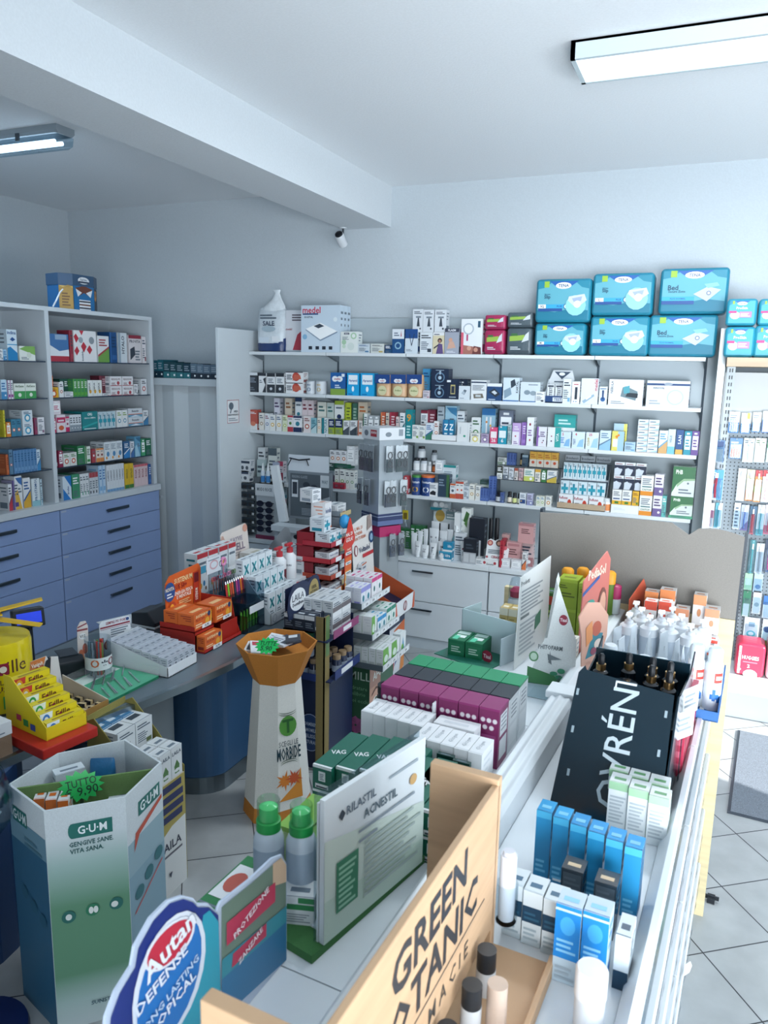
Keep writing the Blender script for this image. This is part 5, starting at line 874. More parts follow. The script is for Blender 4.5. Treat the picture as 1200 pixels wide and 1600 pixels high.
# papers, folder, machine
for k, (x, y, r, w, d, c, lb) in enumerate(((-2.78, 3.06, 70, .21, .3, 'd6dbe0', 'white paper sheets lying on the dark desk'), (-2.72, 3.05, 62, .2, .28, 'dfe3e7', 'top white paper sheet lying askew on the desk'))):
    o = MB().box(0,0,0,w,d,.002+.002*k,c).build('paper_sheets'); at(o, (x, y, ZD+.0006+.004*k), R(r)); tag(o, lb, 'paper')
o = MB().box(0,0,0,.2,.14,.012,'20262e').build('folder', None, bevel=.003); at(o, (-2.64, 3.02, ZD+.0085), R(75)); tag(o, 'black folder lying on the white papers', 'folder')
t = dthing('label_printer', 'black and white label printer behind the orange display', 'printer', -2.66, 3.17)
MB().prism([(0,0),(.16,0),(.16,.09),(.05,.11),(0,.05)], 0, .16, '2a3038', 'x').build('printer_body', t, bevel=.006)
MB().prism([(-.003,0),(.17,0),(.17,.03),(-.003,.03)], -.004, .164, 'c9d0d6', 'x').build('white_base', t, bevel=.003)
# orange tiered effervescent display
OR, DR = 'd9622a', '8f2026'
x0, y0, y1 = -2.235, 3.03, 3.355; w = y1-y0; zc = .37; dp = .275
t = dthing('counter_display', 'tall orange SUSTENIUM PLUS counter display with two tiers of cartons', 'display stand', x0, y0)
MB().box(0,0,0,w,dp,.005,DR).box(0,0,0,w,.003,.02,'b02a24').box(0,.06,0,.003,dp,.13,'a8281f').prism([(0,0),(.275,.0),(.275,.2),(.06,.2),(.04,.1)], w-.003, w, 'b83326','x').box(0,.06,.10,w,dp,.105,DR).box(0,.06,.085,w*.5,.063,.11,'a8281f').box(w*.52,.02,.0,w*.98,.024,.10,'a8281f').build('tray_body', t)
MB().prism([(.03,0),(w,0),(w,zc*.93),(w*.94,zc),(w*.2,zc*.96),(.03,zc*.86)], dp-.02, dp-.014, OR, 'y').build('back_card', t)
t2 = MB(Matrix.Translation((.03, dp-.021, 0))).prints([('t','SUSTENIUM',.47,.86,.07,'f1d9a0',.5),('t','PLUS 50+',.36,.77,.075,'8f2026',.4),('t','ENERGIA FISICA',.47,.68,.05,'f3e6d8',.5),('t','E MENTALE',.47,.62,.05,'f3e6d8',.4),('r',.74,.44,.9,.9,'c03a24'),('r',.76,.74,.88,.88,'6a1a22'),('v','SUSTENIUM',.82,.56,.07,'f3e6d8',.18),('o',.08,.74,.14,'27508c',.14),('t','NOVITA',.08,.78,.05,'f1e6c8',.22),('b',.0,.66,.16,.74,2,'dfe6ea'),('o',.14,.5,.1,'b8452a',.09),('o',.12,.52,.05,'e8a83a'),('o',.17,.47,.04,'e8a83a'),('b',.3,.5,.65,.58,3,'f1c48a')], w*.93, zc, e=.001).build('printed_front', t)
SU = [('t','SUSTENIUM',.45,.82,.16,'f1e0b0',.75),('t','PLUS 50+',.35,.6,.16,'8f2026',.5),('b',.08,.15,.6,.42,2,'f1d9b0'),('o',.75,.35,.12,'e8a83a',.22),('o',.86,.75,.08,'2f3f6a',.16),('p',[(.9,0),(1,0),(1,.9),(.96,.9)],'e8b84a'),('r',.0,.0,.3,.05,'b03a24')]
o = None
specs = [(-2.35, 2.96, 3.15, .205, .17), (-2.35, 3.0, 3.15, 0, 0)]
def susb(label, x, ya, yb, z, H, D=.11): return dcart('vitamin_carton', label, x, ya, yb, D, H, 'd9692c', SU, z, 'orange cartons in the orange counter display', side='8f2a20', tops='f1c48a')
susb('orange vitamin carton, front left on the upper tier', x0-.065, y0+.005, y0+.150, ZD+.106, .085, .10)
susb('orange vitamin carton, rear left on the upper tier', x0-.168, y0+.005, y0+.150, ZD+.106, .088, .085)
susb('orange vitamin carton, right on the upper tier', x0-.05, y0+.165, y0+.310, ZD+.106, .09, .12)
susb('orange vitamin carton lying at left under the tier', x0-.006, y0+.01, y0+.155, ZD+.006, .078, .05)
for xx, yy, zz in ((x0-.062, y0+.06, ZD+.108), (x0+.003, y0+.06, ZD+.006), (x0-.047, y0+.22, ZD+.108)):
    o = MB(Matrix.Translation((yy-y0, -(xx-x0)-.005, zz-ZD))).box(0,-.001,0,.075,0,.02,'e3e7ea').prints([('t','16,90',.5,.5,.6,'20242c')], .075, .02, y=-.001).build('price_tag', t)
# clear acrylic stand of scissors, brushes and tweezers
x0, y0, y1 = -2.20, 3.365, 3.535; w = y1-y0
t = dthing('acrylic_stand', 'clear stepped acrylic stand with colourful beauty tools on the desk', 'display stand', x0, y0)
MB().box(0,0,0,w,.003,.07,'dfe8ee:clear').box(0,.12,0,w,.123,.2,'dfe8ee:clear').box(0,.24,.1,w,.243,.33,'dfe8ee:clear').box(0,0,0,.003,.3,.1,'c9d6de:clear').box(w-.003,0,0,w,.3,.25,'c9d6de:clear').box(0,0,0,w,.3,.003,'33404c').box(0,.0,.17,w,.12,.173,'c9d6de:clear').build('stand_body', t)
MB().box(.02,-.004,.11,w-.01,.0,.15,'dfe4e8').build('label_strip', t)
random.seed(3)
cols = ['6fb03a','5fae34','73b848','62a83c','6ab545','58a032']
for k in range(6):
    yy = y0+.015+k*.03
    tt = thing('tweezers', f"green tweezers in a clear tube at the desk edge, {ORD[k]} from left", 'tweezers', (x0-.05, yy, ZD+.006), RD, 'green tweezers in clear tubes')
    MB().prism([(-.006,0),(.006,0),(.008,.05),(.004,.1),(0,.11),(-.004,.1),(-.008,.05)], -.003, .003, cols[k], 'y').build('tweezers_body', tt)
    MB().lathe([(.011,0),(.011,.105),(.008,.12)], 'e6f0ea:clear', 10).build('clear_tube', tt)
CT_ = ['c23a3a','8fc83a','c9503a','d9603a','3a3f4c','c04a8a','7a3a8a','d9742a','c83a4a']
for k in range(9):
    o = MB().box(-.006,-.002,0,.006,.002,.085,CT_[k]).lathe([(.004,.085),(.003,.1)], 'c9ced4:metal', 6).build('nail_tool'); at(o, (x0-.135, y0+.012+k*.02, ZD+.175 if k < 5 else ZD+.175), RD, R(-6)); tag(o, f"small coloured nail tool standing in the middle tier of the acrylic stand, {ORD[k]} from left", 'nail tool', 'nail tools in the acrylic stand')
SC = ['a83a4a','22304a','7a2c3a','3fa0b8','c94a6a','4a4f6a','d987b0','30343c','5f7f3a']
for k in range(9):
    yy = y0+.0+k*.024-.02; zz = ZD+.205
    o = MB()
    for s_ in (-1, 1):
        pts = [(s_*.009+.009*math.cos(a*math.pi/5), 0, .085+.011*math.sin(a*math.pi/5)) for a in range(11)]
        o.rod(pts, .0025, SC[k], 5); o.prism([(s_*.009, .075), (s_*.004, .075), (-s_*.003, 0), (-s_*.001, 0)], -.001+.001*s_, .001+.001*s_, 'b9c0c6:metal', 'y')
    o = o.build('nail_scissors'); at(o, (x0-.2, yy, zz), RD); tag(o, f"small scissors with coloured handles hanging in the upper tier, {ORD[k]} from left", 'scissors', 'scissors in the acrylic stand')
o = dcart('hair_clip_card', 'white hair accessory card with pale pink loops at top of acrylic stand', x0-.235, y0-.03, y0+.1, .004, .09, 'd6dbe2', [('o',.5,.5,.3,'c9a0a8',.3),('o',.5,.5,.22,'d6dbe2',.2),('b',.1,.8,.9,.92,1,'7a8692')], ZD+.31)
t = dthing('hair_clip', 'pink round hair accessory next to the pale card', 'hair clip', x0-.24, y0+.13, ZD+.30)
MB().rod([(.02*math.cos(a*math.pi/6), 0, .05+.02*math.sin(a*math.pi/6)) for a in range(13)], .008, 'd98ab4').build('pink_ring', t)
MB().rod([(-.03+.014*math.cos(a*math.pi/6), 0, .045+.016*math.sin(a*math.pi/6)) for a in range(13)], .006, '232c40').box(-.004,-.002,-.06,.004,.002,.03,'c98aa8').build('dark_ring', t)
# tiered nasal spray cartons with X
XP = [('p',[(.14,.42),(.36,.42),(.86,.8),(.64,.8)],'1f9aa0'),('p',[(.64,.42),(.86,.42),(.36,.8),(.14,.8)],'16707e'),('b',.2,.16,.8,.34,2,'6a7a86'),('r',.2,.06,.8,.1,'8a9aa6')]
x0, y0, y1 = -2.165, 3.545, 3.875; w = y1-y0
t = dthing('counter_display', 'white tiered counter display of cartons marked with teal X', 'display stand', x0, y0)
MB().box(0,0,0,w,.25,.004,'dbe1e5').box(0,0,0,w,.003,.065,'dfe4e8').box(0,.085,0,w,.088,.15,'dbe1e5').box(0,.165,0,w,.168,.24,'dbe1e5').prism([(0,0),(.25,0),(.25,.27),(.17,.27),(0,.065)],0,.003,'cfd7dc','x').prism([(0,0),(.25,0),(.25,.27),(.17,.27),(0,.065)],w-.003,w,'cfd7dc','x').build('tray_body', t)
MB().prints([('o',.13,.5,.07,'aab6be',.36),('o',.13,.5,.055,'dfe4e8',.3),('b',.35,.3,.85,.75,2,'51606e')], w, .065).build('front_print', t)
for r_ in range(3):
    for i in range(4):
        lab = f"white carton with teal X in the {['front','middle','rear'][r_]} tier, {ORD[i]} from left"
        if r_ == 0 and i == 0: ox = carton('nasal_spray_carton', lab, .074, .05, .15, 'dbe3e8', XP, (x0-.02, y0+.01, ZD+.03), RD, 'white cartons marked with teal X')
        else: dup(ox, (x0-.02-.083*r_, y0+.01+.08*i, ZD+.03+.085*r_), None, lab)
# boxes and cards further back on the desk
KID = lambda c: [('r',0,.88,1,1,'b8353f'),('r',.3,.5,.8,.68,c),('b',.1,.72,.9,.84,1,'6a7682'),('o',.3,.2,.1,'c9a04a',.07),('o',.6,.25,.1,'3f7fae',.07),('o',.75,.12,.08,'7a5a4a',.05)]
for k, (a, b, c) in enumerate(((0,.1,'4fa8c8'),(.11,.2,'4fa8c8'),(.215,.30,'e0b83a'),(.31,.385,'dfe3e6'))):
    dcart('syrup_carton', f"white children's syrup carton with red top behind the orange display, {ORD[k]} from left", -2.62, 3.50+a, 3.50+b, .09, .24, 'e0e5e8' , KID(c), ZD+.125, "children's syrup cartons behind the orange display", side='1f7080' if k == 0 else 'b8353f', tops='b8353f')
o = MB().box(0,0,.12,.4,.1,.124,'8a96a0').box(0,0,0,.004,.1,.12,'8a96a0').box(.396,0,0,.4,.1,.12,'8a96a0').build('shelf_riser'); at(o, (-2.615, 3.495, ZD+.0006), RD); tag(o, 'grey riser carrying the syrup cartons', 'riser')
t = dthing('display_card', 'cream KAYVIE CELL display card with rounded corners behind the syrup cartons', 'display card', -2.70, 3.90)
w = .30; H_ = .42
MB(Matrix.Rotation(R(-6), 4, 'X')).prism([(.0,0),(w,0),(w,H_-.02),(w-.02,H_),(.02,H_*.96),(0,H_*.92)], 0, .004, 'e3d9d2', 'y').prints([('o',.06,.5,.13,'cfa898',.42),('r',.28,.55,.33,.8,'d9b83a'),('t','KAYVIE',.55,.8,.07,'a8a0b0',.5),('t','CELL',.6,.68,.11,'8a7a8c',.5),('o',.9,.93,.09,'d9a08c',.06),('o',.95,.35,.1,'d9b04a',.09),('b',.3,.55,.8,.62,2,'a8a0a0'),('r',.3,.15,.5,.4,'d3cdd0'),('r',.55,.15,.75,.45,'d3cdd0')], w, H_, e=.001).build('card_body', t)
dcart('cell_carton', 'white and gold carton block next to the KAYVIE CELL card', -2.58, 4.06, 4.20, .13, .15, 'dfe0dc', [('p',[(0,0),(1,0),(1,.35),(0,.15)],'c9983a'),('t','CELL',.55,.65,.2,'c97a6a',.5)], ZD+.1, None, side='b9b8a8')
dcart('cell_carton', 'plain grey carton under the white and gold carton block', -2.58, 4.06, 4.20, .13, .099, 'c9c9c4', deco('l','a8a8a0'), ZD)
dcart('patch_carton', 'white carton with black insect drawings before the KAYVIE CELL card', -2.46, 3.72, 3.99, .12, .11, 'd9dde0', [('p',[(.25,.95),(.95,.95),(.85,.3),(.5,.15),(.3,.5)],'e6eaec'),('o',.55,.6,.04,'20262e',.14),('o',.8,.75,.035,'20262e',.12),('p',[(.4,.5),(.7,.45),(.5,.6)],'3a434e'),('b',.05,.15,.3,.6,3,'8a96a2')], ZD+.13)
dcart('patch_carton', 'white carton under the insect drawing carton', -2.46, 3.72, 3.99, .12, .128, 'cfd5d9', deco('l','a8b2ba'), ZD)
# grey display with black figures
t = dthing('counter_display', 'grey folded cardboard display with black silhouettes at the desk far side', 'display stand', -2.62, 4.30)
w = .36; H_ = .33
MB(Matrix.Rotation(R(-10), 4, 'X')).prism([(0,0),(w,0),(w*.92,H_*.95),(w*.78,H_),(w*.1,H_*.72),(0,H_*.55)], 0, .004, '8f959b', 'y').prints([('o',.12,.62,.07,'b8404c',.07),('p',[(.1,.05),(.22,.05),(.24,.4),(.16,.45)],'20262e'),('o',.2,.48,.04,'20262e',.05),('p',[(.28,.05),(.4,.05),(.42,.42),(.34,.5)],'20262e'),('o',.37,.54,.04,'20262e',.05),('r',.55,.25,.75,.7,'dfe3e6'),('b',.58,.3,.72,.6,3,'39424e')], w, H_, e=.001).build('card_body', t)
# pump bottles
for k, (u, v) in enumerate(((441, 905), (460, 905))):
    P = (-2.36, 3.97+.125*k, ZD); r = .042; H = .165
    tt = round_thing('pump_bottle', ['white lotion bottle with red pump and dark red label, left one', 'white lotion bottle with red pump beside the X cartons, right one'][k], P[:2]+(ZD+.12,), [('body', [(r*.95,0),(r,.01),(r,H*.85),(r*.5,H)], 'dfe3e6', (r, [('LOTION' if k else 'CREMA', H*.55, .012, '51606e')])), ('collar', [(r*.48,H),(r*.48,H+.03),(r*.2,H+.032),(r*.2,H+.05)], 'b8303a')], 'bottle', 'lotion bottles with red pumps')
    MB().box(-.012,-.05,H+.045,.012,.02,H+.062,'b8303a').build('pump_head', tt, bevel=.004)
    if k == 0: MB().lathe([(r*1.01,.02),(r*1.01,.09)], '6a2030', 16).build('label', tt)
tag(at(MB().box(0,0,0,.57,.28,.118,'cfd6da').prints([('t','RETI',.72,.6,.3,'b03a44',.2),('b',.4,.2,.95,.45,2,'6a7682')], .57, .118).build('carton_tray'), (-2.29, 3.93, ZD+.0006), RD), 'low white carton tray carrying the lotion bottles', 'tray')
RP = [('o',.4,.55,.2,'b03a4a',.22),('o',.4,.55,.12,'dfe3e6',.14),('b',.1,.1,.9,.28,2,'6a7682'),('b',.1,.82,.6,.92,1,'6a7682')]
o = None
for i in range(3):
    for q in range(3):
        lab = f"white carton with red ring beside the lotion bottles, {ORD[i]} from left, {ORD[q]} row back"
        p = (-2.31-.085*q, 4.18+.1*i, ZD+.1196)
        if o is None: o = carton('tablet_carton', lab, .097, .083, .12, 'd9dde0', RP, p, RD, 'white cartons with red rings', side='8a96a0')
        else: dup(o, p, None, lab)
t = dthing('red_card', 'red pointed promo card between X cartons and LAILA sign', 'display card', -2.19, 3.90)
MB(Matrix.Rotation(R(-25), 4, 'X')).prism([(0,0),(.2,0),(.22,.08),(.12,.14),(.03,.15),(0,.1)], 0, .004, 'b8303a', 'y').prints([('b',.15,.45,.8,.75,3,'e6c8c8'),('o',.3,.15,.05,'e6e0e0')], .2, .14, e=.001).build('card_body', t)
# red remedy display with arrow sign
x0, y0 = -1.985, 4.19; w = .21
t = dthing('counter_display', 'tall red and orange tiered MAL DI GOLA display at the desk end', 'display stand', x0-.13, y0)
zt = [.105, .21, .315]
MB().box(0,.05,0,w,.25,.005,'c9602a').box(.0,.13,0,.004,.25,.40,'8f2430').box(w-.004,.05,0,w,.25,.38,'8f2430').box(0,.246,0,w,.25,.40,'7a1f2a').build('tower_body', t)
for k, (z, c) in enumerate(zip([0]+zt, ('c9742e','b8452e','b8303a','a82a3a'))):
    MB().box(-.012, .0, z, w+.012, .25, z+.005, c).box(-.012, 0, z, w+.012, .003, z+.035, c).box(-.012, 0, z, -.009, .2, z+.035, c).box(.06,-.001,z+.003,.14,0,z+.033,'dfe3e6').prints([('t','Bronchenolo',.47,z+.018,.02,'51606e',.35)], w, 1).build('tier', t)
NP = [('t','Neoborocillina',.5,.7,.2,'2a4a7c'),('b',.1,.15,.7,.45,2,'6a7682'),('r',0,0,1,.08,'d9692c')]
def tier_fill(z, n, H, base, P, look, dx=.02, ww=None, side='39424e'):
    o = None; ww = ww or (w-.02)/n
    for i in range(n):
        lab = f"{look}, {ORD[i]} from left"; p = (x0-.13-dx, y0+.008+ww*i, ZD+z+.006)
        if o is None: o = carton('lozenge_carton', lab, ww*.95, .1, H, base, P, p, RD, 'lozenge cartons in the red display', side=side)
        else: dup(o, p, None, lab)
tier_fill(0, 2, .055, 'd9dde0', NP, 'flat white carton in the lowest tier of the red display')
tier_fill(.105, 1, .07, 'd9dde0', NP, 'white lozenge carton block with navy sides in the second tier', ww=.13, side='22304a')
tier_fill(.21, 1, .065, 'd9dde0', NP, 'white lozenge carton lying in the third tier', ww=.14)
tier_fill(.315, 2, .085, 'd3dce2', CR, 'teal-cross carton upright in the top tier of the red display')
for k, (dx, dy, z, hh, b, P, lb) in enumerate(((.06,.0,.407,.09,'d3dce2',CR,'teal-cross carton on top of the red display tower'),(.1,.09,.407,.17,'dfe0e2',NP,'white carton with peach side topmost right on the red display'),(.17,.05,.58,.085,'d9dde0',deco('l','8a96a2'),'tilted plain carton at the very top of the red display'))):
    carton('lozenge_carton', lb, .09, .1, hh, b, P, (x0-.13-dx, y0+.01+dy, ZD+z), RD if k < 2 else R(80), 'cartons on top of the red display', side='d9a08c' if k == 1 else '8a96a2')
A = .22
t2 = MB(Matrix.Translation((w*.72, -.02, 0)))
t2.prism([(0,.0),(.09,.0),(.1,.28),(.135,.30),(.15,.33),(.08,.47),(.07,.475),(-.03,.29),(.0,.28)], 0, .004, 'c93a2e', 'y')
t2.prism([(0,.0),(.09,.0),(.096,.13),(.002,.13)], -.0012, -.0004, 'd99a2e', 'y')
t2.prism([(.002,.13),(.096,.13),(.1,.22),(.004,.22)], -.0012, -.0004, 'd9662a', 'y')
t2.text('MAL DI', .055, .37, .022, 'f3ece8', .1, y=-.003); t2.text('GOLA?', .06, .335, .026, 'f3ece8', .1, y=-.003); t2.text('Scegli il', .05, .27, .013, 'f3d9c0', .07, y=-.003)
for zz in (.05, .105, .17, .235): t2.prism([(.01, zz), (.085, zz), (.09, zz+.008), (.085, zz+.02), (.01, zz+.02), (.005, zz+.01)], -.003, -.0015, 'e6eaec', 'y'); t2.text('Sinupret', .048, zz+.01, .012, '33404e', .06, y=-.004)
t2.build('arrow_sign', t)
o = MB().lathe([(0,0),(.018,.004),(.033,.025),(.036,.05),(.03,.075),(.015,.09),(0,.094)], '2f8fc8:gloss', 14).build('blue_ball', None, smooth=True); at(o, (x0-.12, y0+.225, ZD+.40)); tag(o, 'bright blue egg-shaped plastic toy on the red display', 'toy'); o.location.x -= .03
# second lozenge tower behind it
t = dthing('counter_display', 'grey-trayed second remedy display right behind the arrow sign', 'display stand', x0-.2, y0+.26)
for k in range(5): MB().box(0, 0, .0+.115*k, .16, .16, .005+.115*k, '8a949c').box(.0,-.001,.115*k,.16,.002,.115*k+.03,'c9d0d4' if k%2 else 'b9a87a').build('tier', t)
MB().box(0,.158,0,.16,.162,.56,'6a747c').box(0,0,0,.003,.16,.5,'7a848c').build('tower_body', t)
for k in range(5): carton('lozenge_carton', f"{'white and orange' if k < 3 else 'white'} carton on the grey second remedy display, {['bottom','second','third','fourth','top'][k]} tier", .13, .09, .07, 'd3d6d8', deco('a' if k < 3 else 'l', 'b8602e', '51606e'), (x0-.23, y0+.275, ZD+.0064+.115*k), RD, 'cartons on the grey remedy display')
# ---- left end of the desk
ZF = ZD+.0006
t = thing('cream_bucket', 'large round yellow tub with dark red round logo at left picture edge', 'tub', (-2.79, 2.28, ZD+.0006))
t.location = (-2.66, 2.18, ZF); r = .135; H = .30
MB().lathe([(r,0),(r*1.01,.01),(r*1.01,H*.93),(r*.97,H),(0,H+.012)], 'd9c41e:gloss', 40).build('tub_body', t, smooth=True)
m = MB()
def wrap(m, s_, ang, z, h_, c, r=r, bold=True):
    vs, fs, w_ = text_mesh(s_, bold); m.add([(math.cos(R(ang)+v[0]*h_/r)*(r*1.012), math.sin(R(ang)+v[0]*h_/r)*(r*1.012), z+v[1]*h_) for v in vs], fs, c)
def patch(m, a0, a1, z0, z1, c, k=1.015, n=6):
    m.add([(math.cos(R(a0+(a1-a0)*i/n))*r*k, math.sin(R(a0+(a1-a0)*i/n))*r*k, z) for z in (z0, z1) for i in range(n+1)], [(i, i+1, n+2+i, n+1+i) for i in range(n)], c)
wrap(m, 'F', -52, .2, .06, '5a3a20'); wrap(m, 'ille', -7, .205, .055, '5a3a20', bold=False)
patch(m, -40, -22, .175, .225, '8a2038'); m.add([(math.cos(R(-31)+.014*math.cos(a)/r)*r*1.022, math.sin(R(-31)+.014*math.cos(a)/r)*r*1.022, .2+.014*math.sin(a)) for a in [i*math.pi/8 for i in range(16)]], [tuple(range(16))], 'e3ddc8')
wrap(m, 'LA PELLE BRUCIA', -20, .145, .02, '5a4a18'); wrap(m, 'GIUSTO.', -30, .115, .024, '5a2a18')
patch(m, -34, -14, .03, .085, '3f9a48'); patch(m, -30, -18, .04, .07, '8fd08a', 1.02); patch(m, -10, 8, .04, .095, '2a70b8'); patch(m, -6, 2, .05, .08, 'dfe6f0', 1.02); patch(m, -60, -40, .03, .08, 'd9a02a'); patch(m, -80, 40, .0, .012, '3a3a2a', 1.018, 16)
m.build('printed_wrap', t)
m = MB(Matrix.Translation((0, 0, H+.01)))
m.rod([(0,0,0),(0,0,.07)], .014, 'b8c4c8:gloss', 8)
m.build('clear_stem', t)
for k, (a, z, tl) in enumerate(((52, .105, 9), (28, .075, -9), (-120, .09, 0))):
    m = MB(Matrix.Translation((0, 0, H+z)) @ Matrix.Rotation(R(a), 4, 'Z') @ Matrix.Rotation(R(-tl), 4, 'Y')).prism([(-.03,-.022),(.19,-.018),(.19,.018),(-.03,.022)], 0, .006, 'dcb428', 'z'); m.build('star_blade', t)
# till display
t = thing('customer_display', 'dark till customer display with blue screen beside the yellow tub', 'screen', (-2.86, 2.53, ZF), R(62))
MB().lathe([(.04,0),(.05,.02),(.02,.03)], '1b232c', 16).rod([(0,0,.02),(0,.01,.20)], .018, '1d2630', 8).build('display_stand', t)
m = MB(Matrix.Translation((0, 0, .24)) @ Matrix.Rotation(R(-12), 4, 'X')); m.prism([(-.07,-.04),(.07,-.04),(.07,.045),(.06,.052),(-.07,.052)], -.015, .035, '18212b', 'y'); m.build('display_head', t, bevel=.006)
m = MB(Matrix.Translation((0, 0, .24)) @ Matrix.Rotation(R(-12), 4, 'X')); m.poly([(-.055,-.0158,-.02),(.055,-.0158,-.02),(.055,-.0158,.032),(-.055,-.0158,.032)], '2038b8:glow'); m.build('blue_screen', t)
t = thing('card_terminal', 'black card terminal housing behind the orange liquorice card', 'card terminal', (-2.62, 2.46, ZF), R(60)); MB().prism([(0,0),(.19,0),(.19,.06),(.03,.10),(0,.08)], 0, .12, '151d26', 'x').build('housing', t, bevel=.008); MB().box(.02,.03,.1,.1,.13,.104,'2a333d').build('keypad', t)
# bookmark card
o = MB().prism([(0,0),(.052,0),(.055,.2),(.045,.225),(.02,.225),(.004,.2)], 0, .003, 'd8d0cc', 'y').prints([('r',.05,.8,.95,.84,'8a4048'),('p',[(.1,.9),(.9,.96),(.9,.93),(.1,.87)],'8a3a48'),('o',.5,.68,.3,'e3e6e8',.07),('t','V12',.5,.68,.06,'20262e',.5),('o',.3,.28,.22,'c97a5a',.12),('o',.65,.4,.22,'b8604a',.12),('o',.55,.15,.3,'d9946a',.1)], .055, .225).build('promo_card'); at(o, (-2.66, 2.62, ZF), R(65)); tag(o, 'tall narrow promo card with rounded top behind the clear pen pot', 'display card')
# clear pot of sticks
t = thing('clear_pot', 'clear round pot packed with coloured toothbrush sticks on the desk', 'pot', (-2.50, 2.585, ZF))
MB().lathe([(.055,0),(.058,.19)], 'dfe8ee:clear', 24, cap=False).lathe([(.055,0),(.0,.001)], 'c9d6de', 24, cap=False).build('pot_wall', t, smooth=True)
m = MB().lathe([(.0585,.05),(.0595,.11)], 'd9dde0', 24, cap=False); m.build('paper_band', t, smooth=True)
m = MB(); rr = .0602
for s_, ang, z, h_, c in (('*', -20, .082, .05, '3a434e'), ('O', -62, .085, .035, 'c9683a'), ('O', 15, .085, .035, '8a3a48')):
    vs, fs, w_ = text_mesh(s_, True); m.add([(math.cos(R(ang)+v[0]*h_/rr)*rr, math.sin(R(ang)+v[0]*h_/rr)*rr, z+v[1]*h_) for v in vs], fs, c)
m.build('band_print', t)
random.seed(11)
for k in range(14):
    a = k*2.4; rr = .012+.03*((k*7) % 5)/5; c = ['5a7a8a','7a9a4a','8a939c','b9403a','4a5f6a','6a8a94','e0523a'][k % 7]
    o = MB().rod([(rr*math.cos(a), rr*math.sin(a), .004), (rr*1.1*math.cos(a), rr*1.1*math.sin(a), .165+.02*((k*5) % 4)/4)], .0045, c, 6).build('stick'); o.location = (-2.50, 2.585, ZF); tag(o, f"thin {['blue-grey','green','silver','red','slate','teal','orange'][k % 7]} stick standing in the clear pot", 'stick', 'sticks in the clear pot')
    if k >= 7: o['label'] = f"second thin {['blue-grey','green','silver','red','slate','teal','orange'][k % 7]} stick standing in the clear pot"
# liquorice tray
t = thing('liquorice_tray', 'low cardboard tray of dark wrapped sweets with orange back card', 'tray', (-2.245, 2.165, ZF), R(86))
w = .19; dp = .27
MB().box(0,0,0,w,dp,.004,'b9a88c').box(0,0,0,w,.004,.035,'a8824a').prism([(0,0),(dp,0),(dp,.09),(0,.035)],0,.004,'cfc6b8','x').prism([(0,0),(dp,0),(dp,.09),(0,.035)],w-.004,w,'cfc6b8','x').build('tray_body', t)
MB(Matrix.Translation((0, dp, 0)) @ Matrix.Rotation(R(-8), 4, 'X')).prism([(-.02,0),(w,0),(w,.17),(w*.82,.18),(w*.74,.17),(w*.7,.19),(w*.25,.19),(w*.2,.14),(-.02,.1)], 0, .004, 'dcd8d4', 'y').prints([('p',[(0,.5),(0,.62),(.2,.72),(.28,1),(.68,1),(.4,.45)],'cf7a3a'),('o',.48,.72,.14,'a8522a',.16),('o',.48,.72,.1,'d98a4a',.11),('p',[(.36,.3),(.5,.4),(.46,.6),(.34,.5)],'20242c'),('p',[(.52,.35),(.72,.6),(.8,.95),(.66,.9),(.5,.6)],'1b1f28'),('o',.75,.25,.14,'c9a85a',.12),('t','Vanigelt',.42,.88,.09,'f1e6d8',.3)], w, .19, e=.001).build('back_card', t)
random.seed(5)
for k in range(20):
    i, j = k % 5, k//5; o = MB().box(-.012,-.014,0,.012,.014,.016,'20262e:gloss').box(-.006,-.0145,.0,.008,.0145,.0165,'c9b48a').box(-.017,-.008,.004,-.012,.008,.012,'3a3a3c').box(.012,-.008,.004,.017,.008,.012,'3a3a3c').build('wrapped_sweet')
    P = Vector((.022+.036*i, .03+.06*j, 0)); P.rotate(Matrix.Rotation(R(86), 3, 'Z')); at(o, (-2.245+P.x, 2.165+P.y, ZF+.0046), R(84+random.uniform(-25, 25)))
    tag(o, f"dark wrapped sweet in the cardboard tray, {ORD[i]} from left in {['front','second','third','back'][j]} row", 'sweet', 'wrapped sweets in the cardboard tray')
# green-based clear tray of manicure tools
t = thing('tool_tray', 'flat clear-lidded tray with green base holding metal manicure tools', 'tray', (-2.255, 2.375, ZF), R(88))
w, dp = .315, .30
MB().box(0,0,0,w,dp,.012,'2aa87c').box(.02,dp*.72,.012,w-.02,dp-.01,.013,'cfe0d8').prism([(.16,dp*.45),(.2,dp*.6),(.15,dp*.72),(.1,dp*.6)],.0121,.013,'1a7a58').build('green_base', t)
m = MB()
for a in ((0,0,.003,dp),(w-.003,0,w,dp),(0,0,w,.003),(0,dp-.003,w,dp)): m.box(a[0],a[1],0,a[2],a[3],.05,'eef4f6:poly')
m.poly([(0,0,.05),(w,0,.05),(w,dp,.05),(0,dp,.05)],'f4f8fa:poly'); m.build('clear_lid', t)
for k in range(9):
    L_ = .09+.025*(k % 3); m = MB().rod([(0,0,0),(L_,.0,0)], .0028, 'b9c2c8:metal', 6).prism([(L_,-.004),(L_+.03,-.001),(L_+.03,.001),(L_,.004)], -.002, .002, 'c9d0d4:metal')
    if k % 2: m.rod([(0,.008,0),(L_,.003,0)], .0024, 'b9c2c8:metal', 6)
    o = m.build('manicure_tool'); P = Vector((.03+.045*k if k < 5 else .05+.06*(k-5), .03 if k < 5 else .15, 0)); P.rotate(Matrix.Rotation(R(88), 3, 'Z')); at(o, (-2.245+P.x, 2.375+P.y, ZF+.017), R(88+62 if k < 5 else 88+40))
    tag(o, f"small steel manicure tool under the clear lid, {ORD[k]} along the tray", 'manicure tool', 'manicure tools in the green tray')
